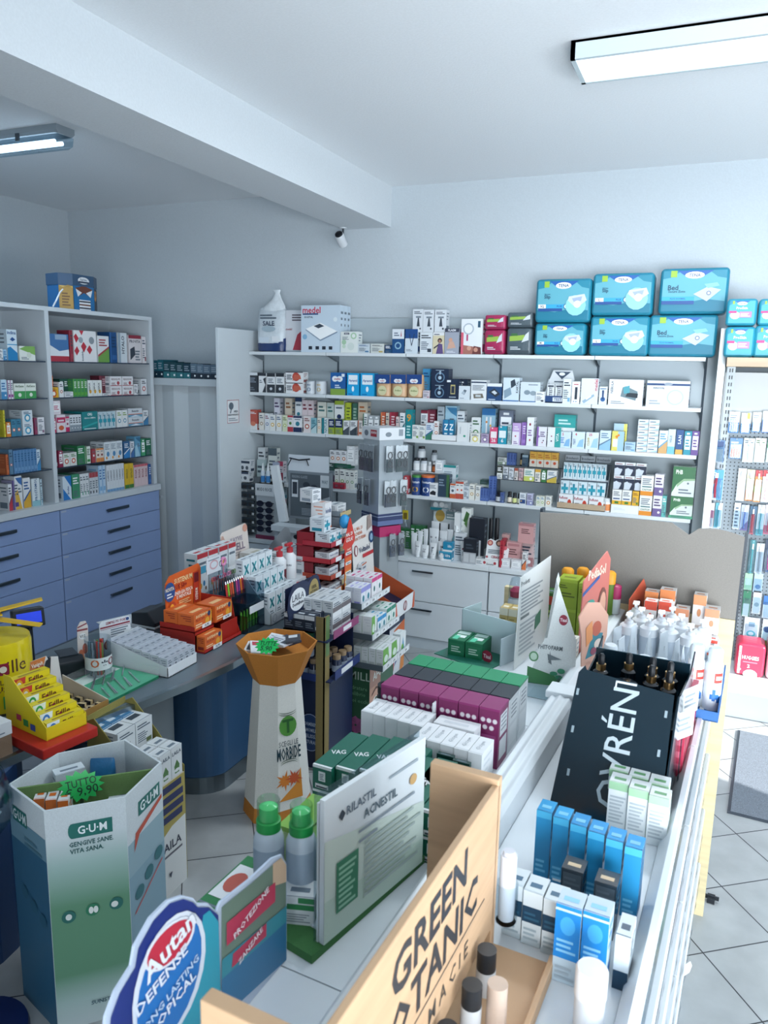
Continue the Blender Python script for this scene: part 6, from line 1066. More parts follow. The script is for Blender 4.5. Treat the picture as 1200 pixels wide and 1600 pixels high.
o = MB().lathe([(.045,0),(.05,.004),(.05,.006),(0,.006)], 'dde2e5', 24).build('white_dish'); at(o, (-2.50, 2.52+.1, ZF)); o.location = (-2.60, 2.74, ZF); tag(o, 'small round white dish by the green tool tray', 'dish')
# yellow sun cream carton dispenser on red platform
bx = thing('carton_dispenser', 'yellow stepped dispenser of sun cream cartons at the desk edge', 'display stand', (-2.165, 1.965, ZF+.041), R(80))
pl = MB().box(-.03,-.04,0,.205,.27,.04,'b8281f').build('red_platform', None, bevel=.004); at(pl, (-2.16, 1.94, ZF), R(80)); tag(pl, 'flat red platform under the yellow dispenser', 'platform')
w, dp = .165, .26
MB().box(0,0,0,w,dp,.004,'d9c21e').box(0,0,0,w,.003,.05,'dcc51f').prism([(0,0),(dp,0),(dp,.2),(dp-.05,.2),(0,.05)],-.003,0,'dcc51f','x').prism([(0,0),(dp,0),(dp,.14),(0,.05)],w,w+.003,'cbb41a','x').build('tray_body', bx)
MB(Matrix.Rotation(-math.pi/2, 4, 'Z') @ Matrix.Translation((-dp,-.004,0))).prints([('r',.28,.3,.4,.5,'b83a5a'),('r',.45,.2,.57,.42,'2a8a4a'),('r',.62,.15,.74,.36,'2a4f9a')], dp, .12).build('side_print', bx)
def FO(c, d): return [('p',[(0,0),(.3,0),(.34,1),(0,1)],d),('o',.16,.5,.1,c,.4),('o',.16,.5,.06,'e6e6e0',.22),('t','F',.46,.62,.42,'6a3a20'),('o',.55,.58,.045,'8a2038',.16),('t','ille',.68,.64,.42,'6a3a20'),('b',.45,.12,.9,.3,2,'8a6a20')]
for k in range(6):
    c, d, nm = [('2f6fc0','dfe6ea','blue'),('2f6fc0','dfe6ea','blue'),('2f9a4a','dfe8dc','green'),('2f9a4a','dfe8dc','green'),('d9a02a','c03a34','red'),('d9a02a','c03a34','red')][k]
    P = Vector((.004, .006+.041*k, 0)); P.rotate(Matrix.Rotation(R(80), 3, 'Z'))
    o = carton('sun_cream_carton', f"yellow sun cream carton with {nm} sun picture, {ORD[k]} from the front in the yellow dispenser", w-.008, .036, .058, 'dcc81f', FO(c, d), (-2.165+P.x, 1.965+P.y, ZF+.046+.024*k), R(80), 'sun cream cartons in the yellow dispenser', side='8a6a20', tops='8a6a20')
# white carton with brown base at the very left
o = MB().box(0,0,0,.22,.2,.08,'7a6450:board').box(-.002,-.002,.08,.222,.202,.13,'d0d4d6').prints([('b',.3,.7,.9,.85,2,'6a7682')], .22, .13, y=-.0025).build('open_carton'); at(o, (-2.30, 1.68, ZF), R(82)); tag(o, 'white-lidded brown carton at the left edge of the desk', 'box')
o = MB().lathe([(.07,0),(.075,.01),(.075,.1),(.06,.115),(0,.12)], 'cfd6da', 24).build('white_jar', None, smooth=True); at(o, (-2.40, 1.80, ZF+.131)); tag(o, 'round white jar standing on the brown carton at left edge', 'jar')
# ================================================================ floor displays
# big octagonal bin on a tapering cardboard column
C = Vector((-1.83, 3.05, 0))
ZR = rise(C, 435, 1003); ZN = rise(C, 435, 1056)
t = thing('dump_bin', 'white tapering cardboard column with orange octagonal bowl, SCEGLI LE MORBIDE', 'display stand', C, R(10))
def octo(r, z, ph=22.5): return [(r*math.cos(R(ph+45*i)), r*math.sin(R(ph+45*i)), z) for i in range(8)]
MB().loft([octo(.17, .0), octo(.163, .075)], 'b8762e:board').build('orange_base', t)
MB().loft([octo(.163, .075), octo(.115, ZN+.01)], 'd3d3cd:board').build('column', t)
MB().loft([octo(.118, ZN-.005), octo(.195, ZR), octo(.188, ZR), octo(.113, ZN+.02)], 'b8762e:board').build('bowl', t)
# printing on two facets
def facet(i, z0, z1, r0, r1, ph=22.5):
    a0, a1 = R(ph+45*i), R(ph+45*(i+1)); p0 = Vector((r0*math.cos(a0), r0*math.sin(a0), z0)); p1 = Vector((r0*math.cos(a1), r0*math.sin(a1), z0))
    q0 = Vector((r1*math.cos(a0), r1*math.sin(a0), z1)); q1 = Vector((r1*math.cos(a1), r1*math.sin(a1), z1))
    X = (p1-p0).normalized(); Zv = ((q0+q1)/2-(p0+p1)/2).normalized(); N = X.cross(Zv)
    return Matrix(((X.x, -N.x, Zv.x, (p0.x+p1.x)/2), (X.y, -N.y, Zv.y, (p0.y+p1.y)/2), (X.z, -N.z, Zv.z, (p0.z+p1.z)/2), (0, 0, 0, 1)))
M1 = facet(6, .075, ZN, .163, .115); m = MB(M1 @ Matrix.Translation((.0, -.003, 0)))
m.add([(.0+.045*math.cos(a*math.pi/9), 0, .42+.05*math.sin(a*math.pi/9)) for a in range(18)], [tuple(range(18))], '4f8a3a')
m.text('T', 0, .42, .065, '2a5a2c', y=-.001)
m.text('SCEGLI LE', .0, .335, .026, '33434c', .10, y=-.001, bold=False); m.text('MORBIDE', .0, .285, .06, '1f3a44', .124, y=-.001)
for zz, s_ in ((.49, 1), (.50, 1), (.235, -1), (.225, -1)):
    m.add([(.045*math.cos(a), -.001, zz+s_*-.02*math.sin(a)) for a in [math.pi*i/8 for i in range(9)]]+[(.045*math.cos(a), -.001, zz+s_*-.016*math.sin(a)) for a in [math.pi*i/8 for i in range(8, -1, -1)]], [tuple(range(18))], '4a5a4a')
for cx, cz, c, sc, rot in ((-.025, .15, 'c9762a', .055, .2), (.022, .155, 'b8502a', .05, -.3)):
    pts = []
    for i in range(22):
        a = 2*math.pi*i/22+rot; rr = sc*(1 if i % 4 == 0 else .62 if i % 2 == 0 else .42); pts.append((cx+rr*math.cos(a), -.002 if cx > 0 else -.0012, cz+rr*math.sin(a)))
    m.add(pts, [tuple(range(22))], c)
m.add([(-.06,-.0006,.05),(.066,-.0006,.05),(.06,-.0006,.2),(.03,-.0006,.12)], [(0,1,2,3)], 'c9832e')
m.build('printed_panel', t)
def burst(name, label, txt, loc, r, M=None, n=14):
    t_ = thing(name, label, 'price sign', loc)
    m = MB(M); pts = [((r if i % 2 == 0 else r*.76)*math.cos(math.pi*i/n), (r if i % 2 == 0 else r*.76)*.72*math.sin(math.pi*i/n)) for i in range(2*n)]
    m.prism(pts, 0, .0015, '1fb85a', 'y'); m.build('star_card', t_)
    m = MB(M); m.text(txt[0], 0, .012, r*.34, '16302a', r*1.3, y=-.0012, rot=.12, bold=False); m.text(txt[1], .002, -r*.25, r*.38, '16302a', r*1.4, y=-.0012, rot=.12, bold=False); m.build('handwriting', t_)
    return t_
fx, fy = C.x, C.y; zb = ZR-.05
MB().loft([octo(.145, ZN+.06), octo(.17, zb)], 'b8762e:board').build('bin_floor', t)
k = 0
for dx, dy, rz, w, d, h_, c, P, lb in (
 (-.10,-.02,20,.11,.10,.012,'d9dde0',[('r',.1,.1,.9,.9,'3a4250')],'white sachet pack with dark square at left of the orange bin'),
 (-.06,-.05,35,.10,.13,.015,'e2e4e6',[('r',.1,.6,.9,.9,'b8404c')],'white packet with red label in the orange bin'),
 (-.03,.05,10,.10,.11,.012,'dcdfe2',[('b',.1,.1,.9,.9,4,'8a96a0')],'white folded packet at the back of the orange bin'),
 (.04,.04,-30,.14,.07,.012,'33384a',[('r',.3,.2,.9,.8,'c98aa8')],'navy and pink packet at right of the orange bin'),
 (.03,-.02,-20,.15,.08,.012,'d3d7e0',[('b',.1,.2,.6,.8,3,'51606e'),('r',.7,.2,.95,.7,'3a4250')],'white packet with barcode across the orange bin'),
 (.09,.0,-60,.12,.07,.012,'2a2f3c',[('r',.1,.2,.5,.8,'d3d7dc')],'dark packet lying along the right rim of the orange bin')):
    o = MB().box(-w/2,-d/2,0,w/2,d/2,h_,c)
    for p in P:
        if p[0] == 'r': o.poly([((p[1]-.5)*w,(p[2]-.5)*d,h_+.0005),((p[3]-.5)*w,(p[2]-.5)*d,h_+.0005),((p[3]-.5)*w,(p[4]-.5)*d,h_+.0005),((p[1]-.5)*w,(p[4]-.5)*d,h_+.0005)], p[5])
        else:
            n_ = p[5];
            for j in range(n_): z0 = p[2]+(p[4]-p[2])*j/n_-.5; o.poly([((p[1]-.5)*w,z0*d,h_+.0005),((p[3]-.5)*w,z0*d,h_+.0005),((p[3]-.5)*w,(z0+.08)*d,h_+.0005),((p[1]-.5)*w,(z0+.08)*d,h_+.0005)], p[6])
    o = o.build('packet', None, bevel=.002); at(o, (C.x+dx, C.y+dy, zb+.004+.014*k), R(rz), R(8)); o.rotation_euler = (R(6), R(-5 if dx > 0 else 6), R(rz)); tag(o, lb, 'packet', 'packets in the orange bin'); k += 1
burst('price_star', 'bright green star price sign on packets in the orange bin', ('TUTTE', '5,90'), (C.x+.02, C.y-.12, zb+.075), .065, Matrix.Rotation(R(-50), 4, 'X'))
# hexagonal white and green bin
HZ = .80
hx = [(-1.806,1.606), (-1.635,1.778), (-1.675,2.006), (-1.905,2.085), (-2.05,1.90), (-2.035,1.674)]
cx_, cy_ = sum(p[0] for p in hx)/6, sum(p[1] for p in hx)/6
t = thing('dump_bin', 'large white and green six-sided G-U-M cardboard bin on the floor', 'display stand', (cx_, cy_, 0))
out = [(x-cx_, y-cy_) for x, y in hx]; inn = [(x*.965, y*.965) for x, y in out]
MB().loft([[(x,y,0) for x,y in out], [(x,y,HZ) for x,y in out], [(x,y,HZ) for x,y in inn], [(x,y,.6) for x,y in inn]], 'c9d2d6:board').build('bin_wall', t)
MB().prism(inn, .56, .6, 'aebbc0:board').build('bin_floor', t)
a, b = Vector((*out[5], 0)), Vector((*out[2], 0));
MB().prism([(a.x*.9, a.y*.9), (b.x*.95, b.y*.9), (b.x*.95-.004, b.y*.9+.006), (a.x*.9-.004, a.y*.9+.006)], .6, HZ-.02, '6a8a52:board').build('green_divider', t)
def hexface(i, name, P, bands):
    p, q = Vector((*out[i], 0)), Vector((*out[(i+1) % 6], 0)); d = q-p; M_ = Matrix.Translation(p) @ Matrix.Rotation(math.atan2(d.y, d.x), 4, 'Z')
    m = MB(M_); w_ = d.length
    for z0, z1, c in bands: m.poly([(0.001,-.0006,z0),(w_-.001,-.0006,z0),(w_-.001,-.0006,z1),(0.001,-.0006,z1)], c)
    m.prints(P, w_, HZ, y=-.001, e=.0006); m.build(name, t)
GUMP = [('r',.32,.86,.82,.925,'1f6a62'),('o',.32,.8925,.05,'1f6a62',.0325),('t','G·U·M',.57,.893,.034,'e6eef0',.36),('t','GENGIVE SANE.',.55,.835,.02,'2a5a5a',.55),('t','VITA SANA.',.49,.805,.02,'2a5a5a',.42)]
ICN = [('o',.22,.52,.09,'2a6a62',.028),('o',.52,.53,.09,'2f7a5a',.028),('o',.82,.535,.09,'2a6a62',.028),('o',.22,.52,.04,'d9e0dc',.014),('o',.5,.53,.03,'e3e8e4',.016),('o',.56,.53,.03,'e3e8e4',.016),('o',.8,.535,.045,'d9e0dc',.014)]
GB = [(0,.7,'5f8f72:fade')]
hexface(0, 'front_print', GUMP+ICN+[('t','SUNSTAR',.62,.1,.018,'3a5a68',.4)], GB)
hexface(1, 'side_print', [('r',.3,.86,.9,.925,'1f6a62'),('t','G·U·M',.6,.893,.042,'e6eef0',.5),('p',[(.15,.72),(.2,.8),(.95,.86),(.95,.84),(.3,.78)],'b8503c'),('o',.25,.52,.12,'2f6a72',.03),('o',.52,.56,.12,'2f6a72',.03),('o',.8,.6,.12,'2f6a72',.03),('p',[(.1,.45),(.9,.56),(.9,.55),(.1,.44)],'b85a5a')], [(0,.5,'7f9fae'),(.5,.62,'8fabb6')])
hexface(5, 'side_print', [('r',.1,.86,.5,.925,'1f6a62'),('t','G·U·M',.3,.893,.042,'d9e3e6',.35),('b',.4,.78,.9,.83,2,'4a7486'),('o',.3,.55,.1,'2a5a72',.03),('o',.55,.52,.1,'2a5a72',.03),('o',.8,.49,.1,'2a5a72',.03)], [(0,.62,'2f5f7c'),(.62,.7,'6a8fa0')])
ZH = .602
def inbin(name, label, x, y, z, rz, w, d, h_, c, P, grp=None, side='6c7a87'): return carton(name, label, w, d, h_, c, P, (x, y, z), R(rz), grp, side=side)
for k in range(3):
    inbin('toothpaste_carton', f"white carton with orange top standing in the six-sided bin, {ORD[k]} from left", -1.955+.04*k, 1.70+.012*k, ZH, 35, .034, .08, .15, 'dadde0', [('r',0,.7,1,1,'d9702e'),('v','FORTE',.5,.4,.5,'51606e',.5)], 'orange-topped cartons in the six-sided bin', side='d9702e')
o = inbin('tablet_carton', 'white carton with teal print and round red seal in the six-sided bin', -1.79, 1.86, ZH+.05, 32, .13, .10, .05, 'd3dde2', [('b',.1,.2,.6,.8,3,'2f7f9c'),('o',.8,.6,.1,'8a3a44',.25)])
o = inbin('tablet_carton', 'white box carrying the teal print carton in the six-sided bin', -1.79, 1.86, ZH, 32, .13, .10, .049, 'c3ccd0', deco('l','8a96a0'))
o = inbin('sweet_pack', 'flat yellow and orange pack at the front wall of the six-sided bin', -1.83, 1.665, ZH+.06, 43, .17, .05, .04, 'dcae3a', [('r',0,0,.4,1,'c9562a'),('o',.6,.5,.12,'8a3038',.35)])
o = inbin('sweet_pack', 'grey box under the yellow and orange pack in the bin', -1.83, 1.665, ZH, 43, .17, .05, .059, 'a8b2b8', deco('l','8a96a0'))
round_thing('tablet_jar', 'small white jar with dark red lid in the six-sided bin', (-1.735, 1.995, ZH), [('jar_body', [(.033,0),(.035,.01),(.035,.1),(.028,.11)], 'd0c9bc'), ('lid', [(.036,.108),(.036,.14),(.03,.145),(0,.146)], '8a1f3a')], 'jar')
inbin('tablet_carton', 'white carton with dark red corner behind the green divider', -1.99, 1.83, ZH, 60, .10, .05, .16, 'cdd6dc', [('p',[(.4,0),(1,0),(1,.4)],'8a3a4a'),('b',.1,.5,.8,.9,3,'51606e')])
m = pouch_mb(.09, .05, .16, '2a6fa0:film'); o = m.build('sweets_bag', None, smooth=True); at(o, (-1.96, 1.95, ZH), R(30)); tag(o, 'blue shiny bag of sweets behind the green divider', 'bag')
inbin('tablet_carton', 'pale mint carton lying left behind the green divider', -2.01, 1.72, ZH, 75, .1, .04, .07, 'b9d0c8', deco('l','3f8a78'))
t3 = burst('price_star', 'bright green star sign reading TUTTO in the six-sided bin', ('TUTTO', '€ 9,90'), (-1.845, 1.80, .775), .075, Matrix.Rotation(R(42), 4, 'Z') @ Matrix.Rotation(R(-12), 4, 'X'))
MB(Matrix.Rotation(R(42), 4, 'Z')).box(-.006,.002,-.172,.006,.006,-.01,'2a4a3a').build('stick', t3)
# clear bowl on a dark blue pedestal at lower left
C = Vector((-2.015, 1.475, 0))
t = thing('bowl_stand', 'big clear bowl on dark blue pedestal stand at lower left', 'stand', C)
MB().lathe([(.15,0),(.155,.012),(.15,.03),(.03,.045)], '16295c:lam', 40).build('round_base', t, smooth=True)
MB().rod([(0,0,.04),(0,0,.72)], .025, '1b2f5f', 16).build('pole', t, smooth=True)
prof = [(.03,.70),(.10,.715),(.145,.77),(.155,.83),(.145,.885),(.13,.915)]
MB().lathe(prof+[(r-.004, z) for r, z in prof[::-1]], 'dbe6ec:clear', 40, cap=False).build('clear_bowl', t, smooth=True)
MB().rod([(.131*math.cos(a*math.pi/18), .131*math.sin(a*math.pi/18), .916) for a in range(37)], .005, 'c9d6de:glass').build('bowl_rim', t, smooth=True)
random.seed(4)
for k in range(14):
    a = k*2.39996; rr = .015+.085*math.sqrt(k/14)
    o = MB().prism([(-.03,-.04),(.03,-.04),(.03,.04),(-.03,.04)], 0, .004, ['c9cdd0','b9bdbf','5a6a5c','d3d6d8'][k % 4] if k > 2 else 'cdd2d4').box(-.022,-.03,.004,.022,.01,.0046,'3f4f48' if k % 3 == 0 else '8a9494').build('sample_sachet')
    o.location = (C.x+rr*math.cos(a), C.y+rr*math.sin(a), .76+.006*k); o.rotation_euler = (random.uniform(-.35,.35), random.uniform(-.35,.35), random.uniform(0, 3))
    tag(o, f"small sample sachet in the clear bowl, {ORD[k]} layer from the bottom", 'sachet', 'sample sachets in the clear bowl')
# gold and white LAILA floor display by the six-sided bin
x0, y0, y1 = -1.905, 2.20, 2.42; w = y1-y0
t = thing('floor_display', 'narrow gold and white LAILA cardboard floor display beside the six-sided bin', 'display stand', (x0, y0, 0), RD)
MB().box(0,0,0,w,.30,.50,'b9b0a0:board').build('display_body', t)
MB().prints([('r',0,0,1,1,'d6d9d8'),('p',[(0,1),(1,1),(1,.62),(.6,.6),(.2,.52),(0,.45)],'a89a52'),('t','LAILA',.55,.44,.075,'33384a',.75),('b',.25,.35,.9,.39,1,'6a6a72'),('r',.2,.92,.9,.98,'27305a'),('r',.24,.83,.94,.89,'27305a'),('r',.24,.745,.94,.805,'27305a'),('r',.2,.66,.9,.72,'27305a'),('o',.12,.95,.08,'dfe3e6',.03),('o',.12,.86,.08,'dfe3e6',.03),('o',.12,.775,.08,'dfe3e6',.03),('o',.12,.69,.08,'dfe3e6',.03),('p',[(.45,.2),(.55,.2),(.5,.15)],'33384a')], w, .50, e=.0006).build('front_print', t)
MB().prism([(0,0),(.3,0),(.3,.76),(.26,.78),(.14,.66),(.05,.56),(0,.53)], -.004, 0, '8f8648:board', 'x').prism([(0,0),(.3,0),(.3,.76),(.26,.78),(.14,.66),(.05,.56),(0,.53)], w, w+.004, '8f8648:board', 'x').box(0,.297,.5,w,.3,.78,'8f8648:board').box(0,.14,.5,w,.144,.60,'8f8648:board').build('side_wings', t)
LA = [('r',0,0,1,1,'d6dadb'),('p',[(.3,.1),(.7,.1),(.75,.35),(.5,.55),(.25,.35)],'4f7a44'),('o',.5,.2,.25,'d6dadb',.06),('t','LAILA',.5,.8,.12,'51606e')]
k = 0
for q in range(2):
    for i in range(3):
        carton('capsule_carton', f"white leaf carton on the lower LAILA display tier, {ORD[i]} from left, {'front' if q == 0 else 'rear'} row", .068, .062, .13, 'd3d8da', LA, (x0-.005-.066*q, y0+.005+.071*i, .5007), RD, 'leaf cartons on the LAILA display')
for i in range(2):
    for z in range(2): carton('capsule_carton', f"white carton on the upper tier of the LAILA display, {['left','right'][i]} {['lower','upper'][z]} one", .10, .13, .113, 'd3d8da', deco('l','6a7a52','51606e'), (x0-.150, y0+.006+.104*i, .5007+.115*z), RD, 'upper tier cartons of the LAILA display', tops='33404c')
# blue and white cartons on a low stand under the desk edge
t = thing('floor_display', 'low dark cardboard stand of blue cartons under the desk edge', 'display stand', (-2.13, 2.20, 0), RD)
MB().box(0,0,0,.2,.2,.66,'3a4a5c:board').build('display_body', t)
for i in range(3):
    for q in range(2): carton('cough_carton', f"blue and white carton under the desk edge, {ORD[i]} from left, {'front' if q == 0 else 'rear'} row", .06, .09, .07, '2f6f9a', [('r',0,0,1,1,'c9d6e0'),('r',0,.6,1,1,'2a78a8'),('b',.2,.1,.8,.5,3,'2a4a7c')], (-2.135-.092*q, 2.205+.064*i, .6607), RD, 'blue cartons under the desk edge', side='c9d6e0', tops='c9d6e0')
# ================================================================ tall displays at the end of the desk
# navy and gold LAILA Dormibene stand: corner seen from the left
x1, y0, y1 = -1.79, 3.47, 3.83; x0_ = -2.03
t = thing('floor_display', 'navy and gold LAILA Dormibene floor display behind the octagonal bin', 'display stand', (x1, y0, 0), RD)
w = y1-y0; dp = x1-x0_
NV, GD = '1a2748', '85754a:board'
m = MB(); m.box(0,0,0,w,dp,.52,NV).box(w-.005,0,.52,w,dp,.80,NV).box(0,dp-.005,.52,w,dp,1.0,NV)
m.box(-.004,dp-.03,.52,0,dp,.86,NV).box(0,-.04,.515,w,dp,.52,NV).box(-.02,-.03,.745,w,dp,.75,NV).box(-.02,.06,.75,.0,dp,.79,'1f5a40').box(-.02,.06,.785,.09,dp,.79,'1f5a40').box(-.024,.04,.52,-.02,dp,.56,'22356e'); m.build('display_body', t)
MB().box(-.012,-.008,0,.045,.0,.88,GD).box(-.012,-.008,0,-.008,.045,.88,GD).box(.0,-.0095,.66,.04,-.0085,.88,'5a7a4a').build('gold_corner', t)
MB().box(.045,-.045,.515,w,-.041,.565,'22356e').box(.12,-.046,.525,.26,-.045,.555,'dfe3e6').build('tray_front', t)
MB().box(.045,-.034,.745,w,-.03,.79,'8a3a6a').box(.16,-.035,.755,.26,-.034,.78,'dfe3e6').build('tray_front', t)
hd = MB(Matrix.Translation((-.04, dp*.75, .86)) @ Matrix.Rotation(R(0), 4, 'X'))
pts = [(.0,0),(.30,0)]+[(.3-.075+.075*math.cos(a), .09+.075*math.sin(a)) for a in [math.pi*i/10 for i in range(0, 8)]]+[(.17-.15*math.sin(0), .16)]+[(.075-.075*math.sin(a)*1, .10+.06*math.cos(a)) for a in [math.pi*i/12 for i in range(0, 7)]]
hd.prism([(-.02,-.01),(.34,-.01),(.345,.08),(.31,.16),(.25,.175),(.2,.15),(.14,.175),(.03,.175),(-.02,.12),(-.035,.05)], 0, .005, NV, 'y')
P_ = [(.075+.085*math.cos(a)*1.0, .085+.062*math.sin(a)) for a in [2*math.pi*i/24 for i in range(24)]]
hd.add([(x_, -.001, z_) for x_, z_ in P_], [tuple(range(24))], 'e3e7ea'); hd.text('LAILA', .075, .10, .036, '33384a', .13, y=-.002, bold=False); hd.text('DormiBene', .075, .063, .019, '33384a', .12, y=-.002)
hd.add([(.255+.058*math.cos(a), -.001, .09+.065*math.sin(a)) for a in [2*math.pi*i/20 for i in range(20)]], [tuple(range(20))], 'a3905a'); hd.text('100%', .255, .11, .02, '3a3420', .07, y=-.002); hd.text('NATURALE', .255, .085, .014, '3a3420', .09, y=-.002)
hd.build('header_card', t)
# daisies printed along the near face, round badge on the gold corner
m = MB(Matrix.Rotation(-math.pi/2, 4, 'Z') @ Matrix.Translation((-dp, -.0045, 0)))
for cx, cz, s_ in ((.03,.87,.026),(.02,.82,.024),(.025,.765,.026),(.02,.71,.024)):
    for j in range(9):
        a = j*2*math.pi/9; m.add([(cx+s_*.35*math.cos(a+b_)+(s_*.55)*math.cos(a), -.0015, cz+s_*.35*math.sin(a+b_)+(s_*.55)*math.sin(a)) for b_ in (0, 1.57, 3.14, 4.71)], [(0,1,2,3)], 'dfe3dc')
    m.add([(cx+s_*.25*math.cos(b_), -.002, cz+s_*.25*math.sin(b_)) for b_ in [i*math.pi/4 for i in range(8)]], [tuple(range(8))], 'c9a83a')
m.add([(.16+.075*math.cos(a), -.0015, .21+.11*math.sin(a)) for a in [2*math.pi*i/24 for i in range(24)]], [tuple(range(24))], '9aa6c8'); m.add([(.16+.07*math.cos(a), -.002, .21+.105*math.sin(a)) for a in [2*math.pi*i/24 for i in range(24)]], [tuple(range(24))], '24406e')
for j, s_ in enumerate(('DORMIBENE','CAMOMILLA','MELISSA','NATURALE')): m.text(s_, .16, .26-.035*j, .02, 'b9c6dc', .1, y=-.003)
m.text('LAILA', .07, .452, .02, 'dfe3e6', .1, y=-.003)
m.build('side_print', t)
LB = [('r',0,.72,1,1,'dfe3e6'),('b',.1,.2,.9,.6,3,'7a8692')]
for i in range(3):
    for q in range(2):
        carton('sleep_carton', f"black carton with white lid on the green-edged tier, {ORD[i]} from left, {'front' if q == 0 else 'rear'} one", .06, .065, .085, '232c3c', LB, (x0_+.002+.062*i, y0-.012+.072*q, .7915), 0, 'black and white sleep cartons', tops='c9ced4', side='232c3c')
for i in range(2):
    for q in range(3):
        for v_ in range(2): carton('sleep_carton', f"white sleep carton on the magenta-edged tier, {ORD[i]} from left, {ORD[q]} row back, {['lower','upper'][v_]} one", .11, .062, .092, 'cdd2d6', [('p',[(0,0),(1,0),(1,.4),(.5,.25),(0,.4)],'dfe3e6'),('r',0,.3,1,.6,'6a6468'),('b',.1,.65,.9,.9,2,'51606e')], (x1-.002-.064*q, y0+.10+.115*i, .7507+.0925*v_), RD, 'white sleep cartons on the navy display', tops='8a949c')
k = 0
for (x, y, z) in ((x0_+.16,y0+.035,.5207),(x0_+.10,y0+.035,.5207),(x0_+.04,y0+.035,.5207),(x0_+.16,y0+.10,.5207),(x0_+.10,y0+.10,.5207),(x0_+.13,y0+.035,.6265),(x0_+.07,y0+.035,.6265),(x1+.005,y0+.14,.5207),(x1+.005,y0+.21,.5207),(x1+.005,y0+.28,.5207),(x1-.06,y0+.16,.5207),(x1-.06,y0+.23,.5207)):
    r = .027; H = .105
    o = round_thing('gummy_jar', f"dark gummy jar with wooden-look lid on the navy display, {ORD[k]} from the left opening", (x, y, z), [('jar_body', [(r,0),(r,H*.7),(r*.8,H*.76)], '1e2740:gloss'), ('label', [(r*1.02,H*.12),(r*1.02,H*.45)], '9aa6b8'), ('lid', [(r*.85,H*.76),(r*.85,H*.98),(r*.8,H)], '8a7458')], 'jar', 'gummy jars on the navy display', 14); k += 1
# AFOMILL stand
x1, y0, y1, x0_ = -1.675, 3.86, 4.22, -1.98; w = y1-y0; dp = x1-x0_
t = thing('floor_display', 'green AFOMILL floor display with eye photo and stepped trays', 'display stand', (x1, y0, 0), RD)
zt = [.47, .645, .82]
m = MB().box(0,.02,0,w,dp,.47,'1f4a32:board').box(0,.2,.47,w,dp,.84,'c9ced0:board'); m.build('display_body', t)
for k, z in enumerate(zt):
    y_ = -.07+.07*k
    MB().box(-.02,y_,z,w+.03,dp,z+.006,'56646c').box(-.02,y_-.004,z,w+.03,y_,z+.035,'c9d0d4').box(-.024,y_,z-.0,-.02,dp,z+.035,'4a565e').prints([('b',-.02,0,1,1,1,'c9d0d4')], 0.001, .001).build('tier', t)
    m = MB(Matrix.Translation((0, y_-.005, z)))
    for j in range(4): m.box(.0+.095*j,-.001,.005,.085+.095*j,0,.03,'dfe3e6'); m.text('2,90', .04+.095*j, .018, .012, '39424e', .05, y=-.002)
    m.build('price_strip', t)
m = MB(Matrix.Translation((0, .0195, 0))); m.prints([('r',0,0,1,1,'b08a7c'),('r',.45,0,1,1,'3f6a52'),('t','AFOMILL',.5,.84,.1,'dfe8e4',.9),('p',[(0,0),(.55,0),(.5,.5),(.35,.7),(0,.72)],'c49a86'),('o',.25,.52,.13,'e3dcd8',.045),('o',.26,.52,.05,'4a5f4a',.035),('p',[(.08,.6),(.25,.66),(.42,.62),(.42,.64),(.25,.69),(.08,.63)],'5a3a30'),('r',.62,.2,.95,.55,'a8bfc8'),('t','GOCCE',.78,.6,.05,'dfe8e4',.3)], w, .47, e=.0006); m.build('front_print', t)
m = MB(Matrix.Rotation(-math.pi/2, 4, 'Z') @ Matrix.Translation((-dp, -.0006, 0))); m.text('AFOMILL', .15, .41, .05, '9fb0a4', .29, y=-.001, bold=False)
for j, s_ in enumerate(('Per idratare', "l'equilibrio", 'dei tuoi occhi')): m.text(s_, .19, .335-.04*j, .024, '5f8a6a', .22, y=-.001, bold=False)
for j in range(8):
    a = j*math.pi/4; m.add([(.2+.02*math.cos(a+b_)*(1.4)+.03*math.cos(a), -.001-.0001*j, .10+.02*math.sin(a+b_)*1.4+.03*math.sin(a)) for b_ in (0,1.2,2.4,3.6,4.8)], [(0,1,2,3,4)], '7a4468' if j % 2 else '8a4a74')
m.build('side_print', t)
def afo(k, n, deep, W_, D_, H_, base, P, look, grp, side, tops, off=0, dx=.0):
    z = zt[k]+.0066; y_ = -.07+.07*k;
    for i in range(n):
        for q in range(deep):
            carton('eye_drop_carton', f"{look}, {ORD[i]} from left" + (f", {ORD[q]} row back" if deep > 1 else ''), W_, D_, H_, base, P, (x1-(y_+.008+dx)-(D_+.002)*q, y0+off+(W_+.004)*i, z), RD, grp, side=side, tops=tops)
AFG = [('p',[(0,0),(.4,0),(.7,.5),(.6,1),(0,1)],'6aa84a'),('o',.35,.45,.22,'cfe0d4',.2),('b',.6,.1,.95,.35,2,'8a96a0')]
afo(0, 2, 4, .125, .045, .115, 'd9dfe0', AFG, 'white and green carton on the lowest AFOMILL tier', 'green swirl cartons on the AFOMILL display', 'b9c2c0', 'b9c2c0')
afo(0, 1, 1, .09, .05, .125, 'd9dfe0', [('p',[(.2,0),(.8,0),(.5,.8)],'3f8fb8'),('o',.4,.3,.2,'6aa84a')], 'white carton with blue and green wave at right end of the lowest tier', 'wave cartons on the AFOMILL display', 'c9d0d4', 'c9d0d4', off=.265)
afo(1, 1, 2, .07, .06, .13, 'd9dfe0', AFG, 'tall green-curved carton at left of the middle AFOMILL tier', 'green swirl cartons on the AFOMILL display', 'c9d0d4', 'dfe3e6', off=-.01)
